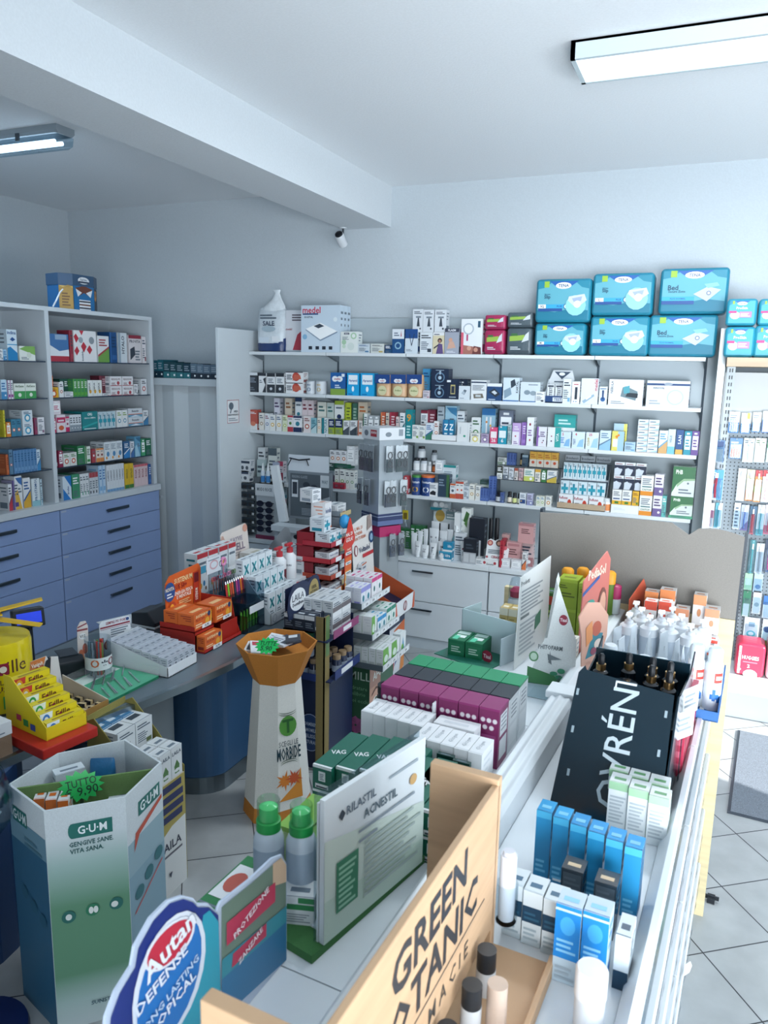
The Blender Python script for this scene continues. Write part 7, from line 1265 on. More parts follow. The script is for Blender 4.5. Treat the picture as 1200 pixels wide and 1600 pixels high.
afo(1, 2, 2, .062, .05, .10, 'd9e3e8', [('r',0,.75,1,1,'2a8fc8'),('o',.5,.45,.2,'1f7a8c',.17),('b',.1,.08,.9,.2,2,'8a96a0')], 'blue-topped eye drop carton on the middle AFOMILL tier', 'blue-topped cartons on the AFOMILL display', 'c9d6dc', '2a9ac8', off=.075)
afo(1, 2, 3, .07, .05, .115, 'd9e3e0', [('r',0,.78,1,1,'1a7f68'),('o',.5,.45,.2,'1f7a6c',.15),('b',.1,.08,.9,.2,2,'8a96a0')], 'green-topped eye drop carton on the middle AFOMILL tier', 'green-topped cartons on the AFOMILL display', 'cfdcd6', '1a8a70', off=.21)
afo(2, 2, 2, .065, .05, .115, 'dcdfe8', [('r',0,.75,1,1,'8f8fd0'),('o',.5,.42,.22,'1f7a8c',.17)], 'lilac-topped eye drop carton on the upper AFOMILL tier', 'lilac-topped cartons on the AFOMILL display', 'd3d6e3', 'a8a4dc', off=-.01)
afo(2, 2, 3, .075, .055, .135, 'e0dfe3', [('r',0,.82,1,1,'c8357a'),('o',.5,.5,.14,'1f6a6c',.13),('r',.1,.05,.9,.14,'c85a8a')], 'magenta-topped eye drop carton on the upper AFOMILL tier', 'magenta-topped cartons on the AFOMILL display', 'd9c6d2', 'c8357a', off=.14)
# Voltadol stand with orange scoop tray
xa, xb, ya, yb = -2.36, -1.86, 4.68, 4.98
t = thing('floor_display', 'orange and navy Voltadol floor display with big orange scoop tray', 'display stand', (xb, ya, 0), RD)
w = yb-ya; dp = xb-xa
P = Px(633, 958, xb); zb = P.z; zf = zb+.115; zk = zb+.34
m = MB().box(.02,.06,0,w,dp-.12,zb,'25304c:board').build('display_body', t)
MB(Matrix.Translation((.02,.0595,0))).prints([('r',0,0,1,1,'d3d8de'),('r',0,.8,1,1,'25304c'),('p',[(0,.45),(.3,.75),(1,.82),(1,.6),(.5,.5)],'c9642e'),('p',[(.35,.2),(.5,.4),(.95,.62),(1,.55),(.6,.3)],'27508c'),('p',[(.1,.1),(.3,.15),(.4,.4),(.2,.45)],'b8404c'),('p',[(.7,0),(1,.1),(1,.45),(.8,.35)],'d98a4a')], w-.02, zb, e=.0006).build('front_print', t)
OB = 'b3502a:board'
MB().box(-.03,0,zb,w+.03,dp,zb+.004,'1b2440').box(-.03,0,zb,w+.03,.004,zf,'dfe3e6').prism([(0,zb),(dp,zb+.05),(dp,zk),(0,zf)],-.034,-.03,OB,'x').prism([(0,zb),(dp,zb+.05),(dp,zk),(0,zf)],w+.03,w+.034,OB,'x').prism([(.004,zb+.004),(dp,zb+.08),(dp,zk),(.30,zb+.12)],-.0298,w+.0298,'1b2440','x').build('scoop_tray', t)
MB(Matrix.Translation((-.03,-.001,zb))).prints([('p',[(0,0),(.12,0),(.04,1),(0,1)],'c9572e'),('p',[(.88,0),(1,0),(1,1),(.95,1)],'c9572e'),('o',.5,.5,.1,'8a4a50',.32),('o',.5,.5,.06,'dfe3e6',.24),('r',.48,.25,.52,.75,'8a3a44')], w+.06, .115).build('front_badge', t)
m = MB(Matrix.Translation((-.03, dp*.62, zk-.12)) @ Matrix.Rotation(R(-4), 4, 'X')); wc, hc = .34, .44
m.prism([(0,0),(wc,0),(wc,hc-.01),(wc*.6,hc),(.02,hc*.93),(0,hc*.9)], 0, .005, 'e0ddd9', 'y').prints([('t','IL MAL DI',.32,.84,.05,'c97a5a',.5),('t','SCHIENA',.3,.76,.05,'c97a5a',.5),('t','NON TI FERMA',.36,.68,.05,'c97a5a',.6),('t','Voltadol',.55,.48,.085,'2a3a5c',.55),('o',.14,.5,.09,'8a3a44',.09),('o',.14,.5,.05,'e0ddd9',.07),('r',.45,.34,.98,.4,'c02f38'),('b',.1,.16,.5,.26,2,'8a96a0'),('o',.9,.62,.12,'1f3f6a',.1),('o',.9,.62,.07,'8fb0c8',.06),('p',[(.7,.75),(.95,.8),(.9,1),(.75,.98)],'9a8a84')], wc, hc, e=.001).build('header_card', t)
for k, (dx, dy, z, lb) in enumerate(((.12,.06,zb+.165,'tall white Voltadol carton leaning at back of the orange tray'),(.24,.05,zb+.10,'white Voltadol carton standing in the orange tray before the tall one'))):
    carton('gel_carton', lb, .1, .03, .20 if k == 0 else .13, 'd9dde2', [('t','Voltadol',.5,.85,.08,'2a3a5c',.7),('p',[(.3,.1),(.45,.1),(.45,.7),(.35,.7)],'6a7480'),('p',[(.6,.1),(.8,.1),(.75,.6),(.62,.6)],'8a949c'),('r',0,.95,1,1,'c9642e'),('o',.8,.2,.1,'1f3f6a')] if k == 0 else [('t','Voltadol',.5,.75,.14,'51606e',.7),('o',.75,.25,.1,'1f3f6a'),('b',.1,.4,.6,.6,2,'8a96a0')], (xb-dp*.78+dx*.9, ya+dy-.03, z-.02), R(96), 'gel cartons in the orange tray')
# square post of reading glasses, turned on its corner
Q = Py(593, 700, 5.02); cx_, cy_ = Q.x, 5.02; RZ_ = R(-32)
zt_ = Py(593, 688, 5.02).z; ztop = Py(593, 670, 5.02).z; zbm = Py(592, 815, 5.02).z; s_ = .205
t = thing('glasses_tower', 'silver square tower hung with reading glasses in clear bags', 'display stand', (cx_, cy_, 0), RZ_)
# local frame: origin at the near corner, left face runs along -x, right face along +y
MB().box(-s_,0,zbm,0,s_*1.02,zt_,'b9c2c8:foil').build('post', t)
MB().box(-s_-.008,-.008,zt_,.008,s_+.012,ztop+.005,'d3d8dc').build('white_crown', t)
MB().box(-s_-.006,-.006,zbm,.006,s_+.01,zbm+.05,'2a3860').box(-s_-.008,-.008,zbm-.035,.008,s_+.012,zbm+.0,'5a6a94').box(-s_-.007,-.007,zbm+.03,.007,s_+.011,zbm+.034,'aab6c8').build('blue_foot_band', t)
MB().box(-s_+.02,.015,zbm-.12,-.0,s_-.0,zbm-.045,'a81f5c').box(-s_+.03,.025,.0,-.01,s_-.01,zbm-.12,'8f999f:lam').build('lower_post', t)
m = MB(Matrix.Translation((-s_-.008,-.0086,zt_))); m.prints([('o',.25,.5,.12,'6a7480',.25),('r',.5,.25,.85,.8,'a8303c'),('t','sconto',.68,.6,.25,'e6e0e0',.3)], s_+.016, ztop-zt_+.005); m.build('crown_print', t)
m = MB(Matrix.Translation((.0086,-.008,zt_)) @ Matrix.Rotation(math.pi/2, 4, 'Z')); m.prints([('o',.35,.45,.12,'7a848c',.2),('r',.75,.3,.92,.85,'8a949c')], s_+.02, ztop-zt_+.005); m.build('crown_print', t)
def spectacles(m, cx, cz, s, c, y=-.004, vert=False):
    for k in (-1, 1):
        pts = []
        for i in range(11):
            a = 2*math.pi*i/10; px_, pz_ = k*s*.55+s*.42*math.cos(a), s*.3*math.sin(a)
            pts.append((cx+(pz_ if vert else px_), y, cz+(px_ if vert else pz_)))
        m.rod(pts, s*.07, c, 5)
    m.rod([(cx+(0 if vert else -s*.15), y, cz+(-s*.15 if vert else 0)), (cx+(0 if vert else s*.15), y, cz+(s*.15 if vert else 0))], s*.05, c, 5)
    for k in (-1, 1): m.rod([(cx+(0 if vert else k*s), y, cz+(k*s if vert else 0)), (cx+(s*.5 if vert else k*s*.9), y+.002, cz+(k*s*.9 if vert else -s*.4))], s*.04, c, 4)
RT = Matrix.Rotation(RZ_, 3, 'Z')
def hang(face, a, z, col, lab, card=True, H=.19, ww=.055, rows='reading glasses hanging on the silver tower'):
    P = Vector((-s_+a*s_, -.03, 0)) if face == 'L' else Vector((.03, a*s_, 0)); P.rotate(RT); rz = RZ_ if face == 'L' else RZ_+math.pi/2
    tt = thing('bagged_glasses', lab, 'glasses', (cx_+P.x, cy_+P.y, z), rz, rows)
    m = MB(); m.prism([(-ww/2,-H),(ww/2,-H),(ww/2,-.0),(-ww/2,-.0)], .004, .006, 'c9d2d8' if card else '8a949c', 'y'); m.prism([(-ww*.48,-H),(ww*.48,-H),(ww*.48,-H*.5),(-ww*.48,-H*.5)], -.004, .0035, col, 'y'); m.build('soft_case', tt)
    m = MB(); spectacles(m, 0, -H*.52, H*.3, '161c28', y=-.007, vert=True); m.build('frame', tt)
    m = MB(); m.prism([(-ww*.52,-H*1.02),(ww*.52,-H*1.02),(ww*.52,.008),(-ww*.52,.008)], -.012, -.011, 'e3eaee:poly', 'y'); m.build('clear_bag', tt)
    MB().rod([(0,.034,.0),(0,-.012,.0),(0,-.014,.006)], .002, 'd5dade:metal').build('peg', tt)
zr = [Py(593, v, 5.02).z for v in (697, 752)]
for r_, z in enumerate(zr):
    for i, a in enumerate((.08, .38, .68) if r_ == 0 else (-.02, .45)): hang('L', a, z, ['3a2a44','33304a','1d2438','20283c','23263c'][i+r_*3], f"dark soft-cased glasses on the left face of the tower, {['upper','lower'][r_]} row, {ORD[i]} from left", False)
    for i, a in enumerate((.34, .75, 1.0) if r_ == 0 else (.3, .52, .98)): hang('R', a, z, ['18333c','16343a','1c3038','1a2a40','1a2f3c','17363a'][i+r_*3], f"white-carded glasses with dark case on the right face, {['upper','lower'][r_]} row, {ORD[i]} from left", True)
for i, (dx, dy) in enumerate(((.09,.10),(.11,.17))):
    hang('R', .55+.4*i, zbm-.10, '2a3a50', f"grey boxed glasses hanging below the tower beside the Voltadol card, {ORD[i]} from left", False, .17, .05)
# yellow hanging tag behind the tower
P = Py(632, 800, 5.6)
t = thing('hanging_tag', 'small yellow tag card hanging behind the glasses tower', 'tag', (P.x, 5.62, Py(632, 797, 5.62).z)); MB().box(-.024,0,-.075,.024,.002,0,'b9a82a').prints([('r',-.3,-.7,.3,-.2,'6a5a1a')], .05, .1).build('yellow_card', t); MB().rod([(0,.001,0),(0,.001,.045),(0,.03,.05)], .002, '8a949c:metal').build('hook', t); MB().rod([(0,.0,-.075),(.012,.0,-.13)], .002, '9aa4ac:metal').rod([(0,.0,-.075),(-.01,.0,-.13)], .002, '9aa4ac:metal').build('tweezers', t)
# ---- sunglasses displays and mirror frame on the cabinet tops
def onto(u0, u1, vt, vb, y): a = Py(u0, vb, y); b = Py(u1, vb, y); return a.x, b.x-a.x, Py((u0+u1)/2, vt, y).z
def lenses(m, cx, cz, w, c, y):
    for k in (-1, 1): m.add([(cx+k*w*.25+w*.2*math.cos(a), y, cz+w*.15*math.sin(a)) for a in [2*math.pi*i/10 for i in range(10)]], [tuple(range(10))], c)
    m.add([(cx-w*.08,y,cz+w*.03),(cx+w*.08,y,cz+w*.03),(cx+w*.08,y,cz+w*.07),(cx-w*.08,y,cz+w*.07)], [(0,1,2,3)], c)
x, w, zt_ = onto(365, 388, 746, 0, 5.50)
t = thing('sunglasses_rack', 'slim rack of dark glasses beside the white side panel', 'display stand', (x, 5.50, ZQ))
MB().box(0,.03,0,w,.12,zt_-ZQ,'9aa4ac:poly').box(0,.1,0,w,.12,zt_-ZQ,'7a858d').build('rack_body', t)
for k in range(6):
    z = .06+k*(zt_-ZQ-.1)/5.5
    g = thing('sunglasses', f"dark wrapped sunglasses in the slim rack, {ORD[k]} slot from the bottom", 'sunglasses', (x+w/2, 5.512, ZQ+z), 0, 'sunglasses in the slim rack'); m = MB(); m.box(-w*.48,0,-.02,w*.48,.012,.028,'33404c:gloss'); lenses(m, 0, .0, w*.9, '10151e', -.001); m.build('lens_pair', g); MB().box(w*.3,-.002,-.02,w*.47,-.0005,.0,'d5dade').build('price_tag', g)
for k, (a, b, vt, vb) in enumerate(((374,391,718,737),(370,389,735,752))):
    x2, w2, z2 = onto(a, b, vt, vb, 5.52); zb2 = Py(a, vb, 5.52).z
    carton('glasses_box', ['white glasses box with dark band, uppermost above the slim rack', 'white glasses box with dark band resting on the slim rack'][k], w2, .07, z2-zb2-.002, 'd3d8dc', [('r',.05,.7,.95,.9,'2a3a50'),('o',.3,.35,.13,'4a5560',.16),('o',.7,.35,.13,'4a5560',.16)], (x2, 5.52, zb2+.001))
x, w, zt_ = onto(391, 424, 756, 0, 5.47)
t = thing('sunglasses_rack', 'white countertop rack lettered MODO ROCK with five round dark sunglasses', 'display stand', (x, 5.47, ZQ))
t['label'] = 'white countertop rack of round dark sunglasses with two drop bottles on top'
H = zt_-ZQ
MB().box(0,.02,0,w,.16,H,'b9c2c8').box(0,.0,H-.1,w,.16,H,'d3d9dd').box(-.0,-.002,0,w,.02,.03,'7a2a4a').prints([('t','MODO ROCK',.5,(H-.045)/H,.06,'51606e',.8),('r',0,.3,.0,.3,'b9c2c8')], w, H).build('rack_body', t)
for k in range(5):
    z = .085+k*(H-.22)/4.6
    g = thing('sunglasses', f"round dark sunglasses on the white rack, {ORD[k]} from the bottom", 'sunglasses', (x+w*.48, 5.48, ZQ+z), 0, 'sunglasses on the white rack')
    m = MB(); lenses(m, 0, 0, w*.95, '151826:gloss', -.012); lenses(m, 0, 0, w*.95, '1a1c2c', -.006); m.build('lens_pair', g); m = MB()
    for k_ in (-1, 1): m.rod([(k_*w*.42,-.008,.01),(k_*w*.42,.03,.0)], .004, '1a1c28');
    m.build('temple', g)
for k, u in enumerate((409, 417)):
    P = Py(u, 757, 5.53); r = .018; Hh = Py(u, 724, 5.53).z-ZQ-H
    round_thing('drop_bottle', f"blue and white drop bottle on the white rack, {['left','right'][k]} one", (P.x, 5.55, ZQ+H+.001), [('body', [(r,0),(r,Hh*.55),(r*.8,Hh*.62)], 'c9d6e0'), ('blue_label', [(r*1.03,.004),(r*1.03,Hh*.35)], '2a78b8'), ('nozzle', [(r*.6,Hh*.62),(r*.5,Hh*.75),(r*.12,Hh)], 'e0e5e8')], 'bottle', 'drop bottles on the white rack', 14)
row('the cabinet top behind the white rack', 'small goods behind the white rack', 'Y', 5.7, ZQ+.24, [(400,412,718,'b9cdd0','l','3f8a8c','51606e','pale teal carton'),(425,435,722,'a8b2c8','f','6a7aa8','dfe3e6','slate blue carton'),(434,442,738,'c9d0d6','a','8f2f44','51606e','carton with dark red corner')], .06)
o = MB().box(0,0,0,.34,.12,.238,'aab4bb').build('shelf_riser'); at(o, (Py(398,740,5.69).x, 5.69, ZQ)); tag(o, 'grey riser behind the white sunglasses rack', 'riser')
# framed reading-glasses poster with white arms
x, w, zt_ = onto(443, 519, 735, 0, 5.2)
t = thing('glasses_poster', 'grey framed reading-glasses poster on a white slanted stand', 'display stand', (x, 5.25, 0))
z0 = Py(480, 812, 5.25).z; z1 = Py(480, 737, 5.25).z; zc_ = Py(480, 712, 5.25).z
A1 = Py(443, 750, 5.25).x-x;
MB().box(0,.0,z0,w,.03,z1,'737d85').build('frame', t, bevel=.004)
MB(Matrix.Translation((.02,-.001,z0+.02))).prints([('r',0,0,1,1,'4a545c'),('r',.04,.45,.2,.85,'c3cad0'),('r',.06,.52,.18,.8,'2a323c'),('r',.78,.72,1,1,'b9c2c8'),('t','WAY',.89,.85,.08,'51606e',.16),('o',.42,.75,.09,'2a323c',.07),('o',.62,.7,.09,'2a323c',.07),('r',.42,.3,.66,.55,'2a3038'),('t','WAY',.54,.42,.1,'6a747c',.2),('b',.3,.05,.95,.22,5,'8a949c'),('t','READING GLASSES',.25,.93,.06,'8a949c',.4)], w-.04, z1-z0-.04).build('poster', t)
MB().box(.0,.005,z1,w*.92,.02,zc_,'c3ccd4').build('header_board', t)
m = MB(Matrix.Translation((w*.27, 0, z1+(zc_-z1)*.62))); m.rod([(-.09,.0,.02),(.0,-.01,.01),(.09,0,.022)], .006, '1d232c'); m.rod([(-.075,0,.015),(-.1,-.01,-.04)], .004, '1d232c'); m.rod([(.06,0,.015),(.085,-.01,-.03)], .004, '1d232c'); m.build('sample_glasses', t)
MB().prism([(-.13,z1+.03),(-.07,z1+.04),(.02,z0-.02),(-.05,z0-.03)], -.06, -.02, 'd0d7dc', 'y').box(-.05,-.18,z0-.075,w,-.06,z0-.03,'c3ccd2').box(-.03,-.16,0,.0,-.12,z0-.075,'b3bdc4').box(w-.04,-.16,0,w-.01,-.12,z0-.075,'b3bdc4').build('white_arm_stand', t)
MB().box(-.03,-.14,.72,w,.1,.74,'c3ccd2').build('shelf_board', t)
t = thing('price_card', 'white card with two pairs of glasses drawn under the poster stand', 'display card', (x+w*.28, 5.10, .7405)); MB().box(0,0,0,.16,.003,.2,'dde1e4').prints([('o',.3,.7,.14,'1d232c',.09),('o',.65,.72,.14,'1d232c',.09),('o',.3,.35,.14,'1d232c',.09),('o',.65,.37,.14,'1d232c',.09)], .16, .2).build('card_body', t)
round_thing('small_bottle', 'small pale bottle with orange stripe beside the drawn glasses card', (x+w*.28+.21, 5.12, .7405), [('body', [(.02,0),(.02,.12),(.012,.14)], 'c9cfd2'), ('orange_stripe', [(.0206,.08),(.0206,.11)], 'c9642e'), ('cap', [(.013,.14),(.011,.18),(.004,.2)], 'dfe3e6')], 'bottle')
# ================================================================ the island gondola in the foreground
RI = -IA; ZI = 1.17; U1 = 3.10; U0 = .25
def iobj(mb, name, w, u, z, label=None, cat=None, group=None, rz=0, **k): o = mb.build(name, **k); at(o, I(w, u, z), RI+rz); return tag(o, label, cat, group) if label else o
def ith(name, label, cat, w, u, z=ZI, rz=0, group=None): return thing(name, label, cat, I(w, u, z+.0006), RI+rz, group)
def icart(name, label, w0, w1, u, D, H, base, P, z=ZI, rz=0, group=None, **k): return carton(name, label, w1-w0, D, H, base, P, I(w0, u, z+.0006), RI+rz, group, **k)
WI = 'd6dde2:lam'
t = thing('island_gondola', 'long white double-sided island shelf unit crowded with products', 'shelving', I(0, 0, 0), RI)
MB().box(-.72,U0,0,-.08,U1,.10,'b9c3c9:lam').build('plinth', t)
MB().box(-.50,U0,.10,-.44,U1,1.16,'c3ccd2:lam').build('spine_panel', t)
m = MB().prism([(-.508,ZI-.03),(-.508,ZI+.055),(-.495,ZI+.073),(-.483,ZI+.068),(-.47,ZI+.078),(-.456,ZI+.07),(-.443,ZI+.074),(-.432,ZI+.06),(-.428,ZI-.03)], U0, 2.16, 'd6dde1:lam', 'y');
m.prism([(-.508,ZI-.03),(-.508,ZI+.055),(-.495,ZI+.073),(-.47,ZI+.078),(-.443,ZI+.074),(-.428,ZI-.03)], 2.20, U1, 'd6dde1:lam', 'y').box(-.515,2.14,ZI+.06,-.42,2.22,ZI+.082,'d9e0e4:lam'); m.build('spine_cap', t, bevel=.003)
def lw(u): return -.74-.02*max(0, min(1, (u-.8)/.2))-.078*max(0, u-.95)
for a, b in ((U0, .96), (.963, 2.05), (2.053, U1)):
    MB().prism([(-.508,a),(-.508,b)]+[(lw(u_),u_) for u_ in (b, (a+b)/2, a)], ZI-.025, ZI, WI).build('left_deck', t)
    MB().box(-.428,a,ZI-.025,-.125,b,ZI,WI).build('right_deck', t)
for k, z in enumerate((ZI, .94, .71, .48, .25)):
    for a, b in ((U0, .985), (.988, 2.05), (2.053, U1-.1)):
        if k: MB().box(-.43,a,z-.025,-.10,b,z,WI).build('shelf_board', t)
        wf = -.088+.004*k
        rl = MB().prism([(wf-.035,z-.02),(wf-.035,z+.012),(wf-.012,z+.05),(wf,z+.05),(wf+.004,z+.04),(wf,z-.012),(wf-.01,z-.026)], a+.003, b-.003, 'dfe5e9:gloss', 'y').build('price_rail', t)
        m = MB()
        n = int((b-a)/.075)
        for j in range(n):
            u_ = a+.02+.075*j
            if (j*7+k) % 5: m.add([(wf+.0046,u_,z-.006),(wf+.0046,u_+.055,z-.006),(wf+.0078,u_+.055,z+.03),(wf+.0078,u_,z+.03)], [(0,1,2,3)], 'eef1f3'); m.add([(wf+.0058,u_+.006,z+.004),(wf+.0058,u_+.04,z+.004),(wf+.0066,u_+.04,z+.01),(wf+.0066,u_+.006,z+.01)], [(0,1,2,3)], '8a949c'); m.add([(wf+.0069,u_+.006,z+.014),(wf+.0069,u_+.028,z+.014),(wf+.0078,u_+.028,z+.024),(wf+.0078,u_+.006,z+.024)], [(0,1,2,3)], '4a545e')
        if m.v: m.build('price_tickets', rl)
MB().box(-.95,U1,0,-.042,U1+.03,1.267,'d6c69c:wood').build('end_panel', t)
# big raw cardboard board at the far end
m = MB(); top = []
for i in range(25):
    f = i/24; zt_ = 1.605+.012*math.sin(math.pi*f*.9) if f < .72 else 1.59+.02*math.sin(math.pi*(f-.72)/.28)
    top.append((-.815+.775*f, zt_-.02*(1 if .70 < f < .76 else 0)))
m.prism([(-.795,1.268),(-.042,1.268)]+top[::-1], U1+.004, U1+.010, '827e78:board', 'y').prism([(-.812,1.0),(-.800,1.0),(-.806,1.62),(-.818,1.62)], U1+.012, U1+.05, '25303a', 'y').prism([(-.048,1.2),(-.036,1.2),(-.030,1.60),(-.042,1.60)], U1+.012, U1+.05, '25303a', 'y')
iobj(m, 'cardboard_panel', 0, 0, 0, 'wide grey-brown cardboard back panel standing at the far end of the island', 'panel')
# ---- left deck: three colours of tall cartons
PU = [('o',.2,.82,.13,'c9a0b8',.045),('o',.2,.82,.1,'e3dfe2',.035),('o',.5,.82,.13,'c9a0b8',.045),('o',.5,.82,.1,'e3dfe2',.035),('o',.8,.82,.13,'c9a0b8',.045),('o',.8,.82,.1,'e3dfe2',.035),('o',.32,.70,.13,'c9a0b8',.045),('o',.32,.70,.1,'e3dfe2',.035),('o',.65,.70,.13,'c9a0b8',.045),('o',.65,.70,.1,'e3dfe2',.035),('r',.12,.1,.88,.58,'8a3a6c'),('b',.2,.15,.8,.5,5,'a85a88')]
for r_, (nm, c, P, uu, lid, du) in enumerate((('purple','7a2458',PU,1.770,'8a2a66',.080),('black','28303a',[('b',.1,.2,.9,.8,5,'4a545e')],1.854,'222a34',.088),('green','1a7a50',[('b',.1,.2,.9,.8,5,'4aa080')],1.946,'1a8a5c',.083))):
    o = None
    for i in range(6):
        lab = f"tall carton with {nm} lid in the colour block, {ORD[i]} from left"
        w0 = -.875+.0565*i
        m = MB().box(0,0,0,.054,du-.003,.158,'cfd5d9' if r_ else c); m.box(-.0004,-.0004,.157,.0544,du-.0026,.163,lid)
        if r_ == 0: m.prints(P, .054, .158)
        m.poly([(.0545,du*.12,.02),(.0545,du*.85,.02),(.0545,du*.85,.075),(.0545,du*.12,.075)], 'dde2e5').poly([(.0545,du*.12,.085),(.0545,du*.85,.085),(.0545,du*.85,.145),(.0545,du*.12,.145)], 'dde2e5')
        for j in range(4): m.poly([(.055,du*.2,.135-.012*j),(.055,du*.75,.135-.012*j),(.055,du*.75,.14-.012*j),(.055,du*.2,.14-.012*j)], '8a949c')
        if o is None: o = iobj(m, 'supplement_carton', w0, uu, ZI+.0006, lab, 'box', f'{nm}-lidded tall cartons')
        else: dup(o, I(w0, uu, ZI+.0006), RI, lab)
# two blocks of small white cartons with folded divider
WC = [('t','Glizigen',.5,.3,.2,'b0b8be',.8),('b',.1,.5,.9,.7,2,'c3cace')]
def topprint(o_, W_, D_, H_, s_):
    m = MB(Matrix.Translation((W_*.5, D_*.5, H_+.0006)) @ Matrix.Rotation(R(90), 4, 'Z') @ Matrix.Rotation(R(-90), 4, 'X')); m.text(s_, 0, 0, W_*.3, 'a8b0b6', D_*.8, y=0, bold=False); return m.build('top_lettering', o_)
for blk, (wa, ub, H_) in enumerate(((-.880, 1.665, .125), (-.700, 1.600, .125))):
    for i in range(5):
        z_ = ZI+.003
        o = icart('ointment_carton', f"plain white carton in the {['left','right'][blk]} white block, {ORD[i]} from left", wa+.036*i, wa+.036*i+.0345, ub-.002*i, .088, H_, 'e3e6e8',[('b',.2,.1,.8,.2,1,'cfd5d9')], z_, group='plain white ointment cartons', side='cfd5d9', tops='e3e6e8'); topprint(o, .0345, .088, H_, 'Glizigen')
m = MB().box(0,0,0,.195,.004,.085,'dfe3e6:board').box(0,0,0,.195,.14,.002,'dfe3e6:board').box(0,.1,0,.195,.104,.10,'dfe3e6:board').box(0,0,0,.003,.1,.085,'dfe3e6:board').box(.19,-.01,0,.193,.16,.15,'dfe3e6:board')
iobj(m, 'display_tray', -.905, 1.760, ZI+.0006, 'white folded carton tray with tall divider behind the left white block', 'tray')
o = icart('ointment_carton', 'white carton with faint pink lettering lying behind the right white block', -.69, -.58, 1.70, .05, .125, 'e3e6e8', [('t','HERMAGEL',.5,.9,.1,'c98aa0',.8)], group=None, side='cfd5d9')
r = .034
round_thing('tablet_bottle', 'shiny black tablet bottle beside the purple-lidded cartons', I(-.93, 1.93, ZI+.0006), [('bottle_body', [(r,0),(r,.055),(r*.75,.066)], '161d26:gloss'), ('label', [(r*1.02,.008),(r*1.02,.045)], '27323e'), ('cap', [(r*.95,.066),(r*.95,.09),(r*.7,.091),(r*.68,.084),(0,.084)], '12181f')], 'bottle', None, 24)
# dark green long cartons
DG = [('r',.0,.9,1,1,'dfe3e4'),('r',.32,.38,.68,.78,'dfe3e4'),('b',.38,.44,.62,.72,4,'6a7682'),('r',.15,.08,.85,.26,'dfe3e4'),('b',.2,.1,.8,.24,1,'39424e')]
def dgreen(label, w0, w1, u, L_, H_, z, rz=0):
    w_ = w1-w0; m = MB().box(0,0,0,w_,L_,H_,'12604e').prints(DG, w_, H_)
    m.poly([(0,0,H_+.0004),(w_,0,H_+.0004),(w_,.006,H_+.0004),(0,.006,H_+.0004)], 'dfe3e4')
    m.M = Matrix.Translation((w_*.5, L_*.42, H_+.0008)) @ Matrix.Rotation(R(28), 4, 'Z') @ Matrix.Rotation(R(-90), 4, 'X'); m.text('VAG', 0, 0, .018, 'dfe3e4', .035, y=0); m.M = Matrix.Identity(4)
    return iobj(m, 'long_carton', w0, u, z, label, 'box', 'dark green long cartons', rz)
for g_, (ws, us) in enumerate((((-.854, -.802, -.750), (1.384, 1.400, 1.415)), ((-.690, -.638), (1.40, 1.36)), ((-.614, -.562), (1.350, 1.335)))):
    for i in range(len(ws)):
        for z in range(2): dgreen(f"dark green long carton, {['left','middle','right'][g_]} group behind the sign holder, {ORD[i]} from left, {['lower','upper'][z]} layer", ws[i], ws[i]+.049, us[i], .18 if g_ < 2 else .20, .059, ZI+.0006+.0596*z)
for i in range(3): icart('dark_carton', f"small dark carton end behind the right dark green group, {ORD[i]} from left", -.672+.045*i, -.630+.045*i, 1.585-.012*i if i else 1.60, .012, .115, '143c36', deco('l','2a5a50','1f4a42'), group='small dark carton ends')
# lime cartons and green-capped spray bottles in a green tray
for i in range(2):
    iobj(MB().box(0,0,0,.062,.13,.10,'7fae4a').box(.004,-.0006,.004,.058,0,.09,'a8c48a').box(.02,.05,.1002,.032,.062,.101,'e3e8dc'), 'lime_carton', -.790+.067*i, 1.150, ZI+.018, f"lime green carton behind the spray bottles, {['left','right'][i]} one", 'box', 'lime cartons behind the spray bottles')
t = ith('green_tray', 'low green display tray with white front carrying spray bottles and sign', 'tray', -.80, 1.0)
MB().prism([(0,.02),(.190,-.012),(.265,.42),(.06,.44)], 0, .016, '3a6e3c:board').build('tray_base', t)
for k, (w_, u_, H_) in enumerate(((-.752, 1.065, .205), (-.700, 1.095, .195))):
    r = .0285
    tt = round_thing('spray_bottle', f"white spray bottle with bright green cap, {['left','right'][k]} one of the pair", I(w_, u_, ZI+.017), [('bottle_body', [(r*.92,0),(r,.006),(r,H_*.66),(r*.8,H_*.74),(r*.5,H_*.78)], 'c3ced8:gloss'), ('label', [(r*1.012,H_*.08),(r*1.012,H_*.6)], '9fb0c0'), ('green_collar', [(r*.8,H_*.75),(r*.8,H_*.84),(r*.68,H_*.85)], '1f9a48'), ('green_cap', [(r*.62,H_*.85),(r*.6,H_*.97),(r*.2,H_)], '5ac87a:gloss')], 'bottle', 'green-capped spray bottles', 28)
    MB().lathe([(r*.74,H_*.85),(r*.74,H_*1.03),(r*.7,H_*1.04)], 'dfeee6:clear', 28, cap=False).build('clear_overcap', tt, smooth=True)
o = icart('cream_carton', 'green and white carton with red oval sticking out left of the spray bottles', -.86, -.80, .985, .16, .03, '2a7a48', [('r',0,.2,.8,.9,'dfe3e6')], z=ZI-.03+.03, group=None)
m = MB().poly([(.004,.03,.0308),(.056,.03,.0308),(.056,.13,.0308),(.004,.13,.0308)], 'dfe3e6').add([(.03+.02*math.cos(a), .08+.03*math.sin(a), .0313) for a in [i*math.pi/8 for i in range(16)]], [tuple(range(16))], 'b8574a'); m.build('top_print', o)
icart('cream_carton', 'small white and green carton standing before the spray bottles', -.70, -.64, 1.03, .05, .055, 'd3d8da', [('r',0,.55,1,.75,'2a7a48'),('b',.1,.1,.9,.45,4,'8a949c'),('r',.5,.8,1,1,'2a7a48')], z=ZI+.0165, rz=R(20))
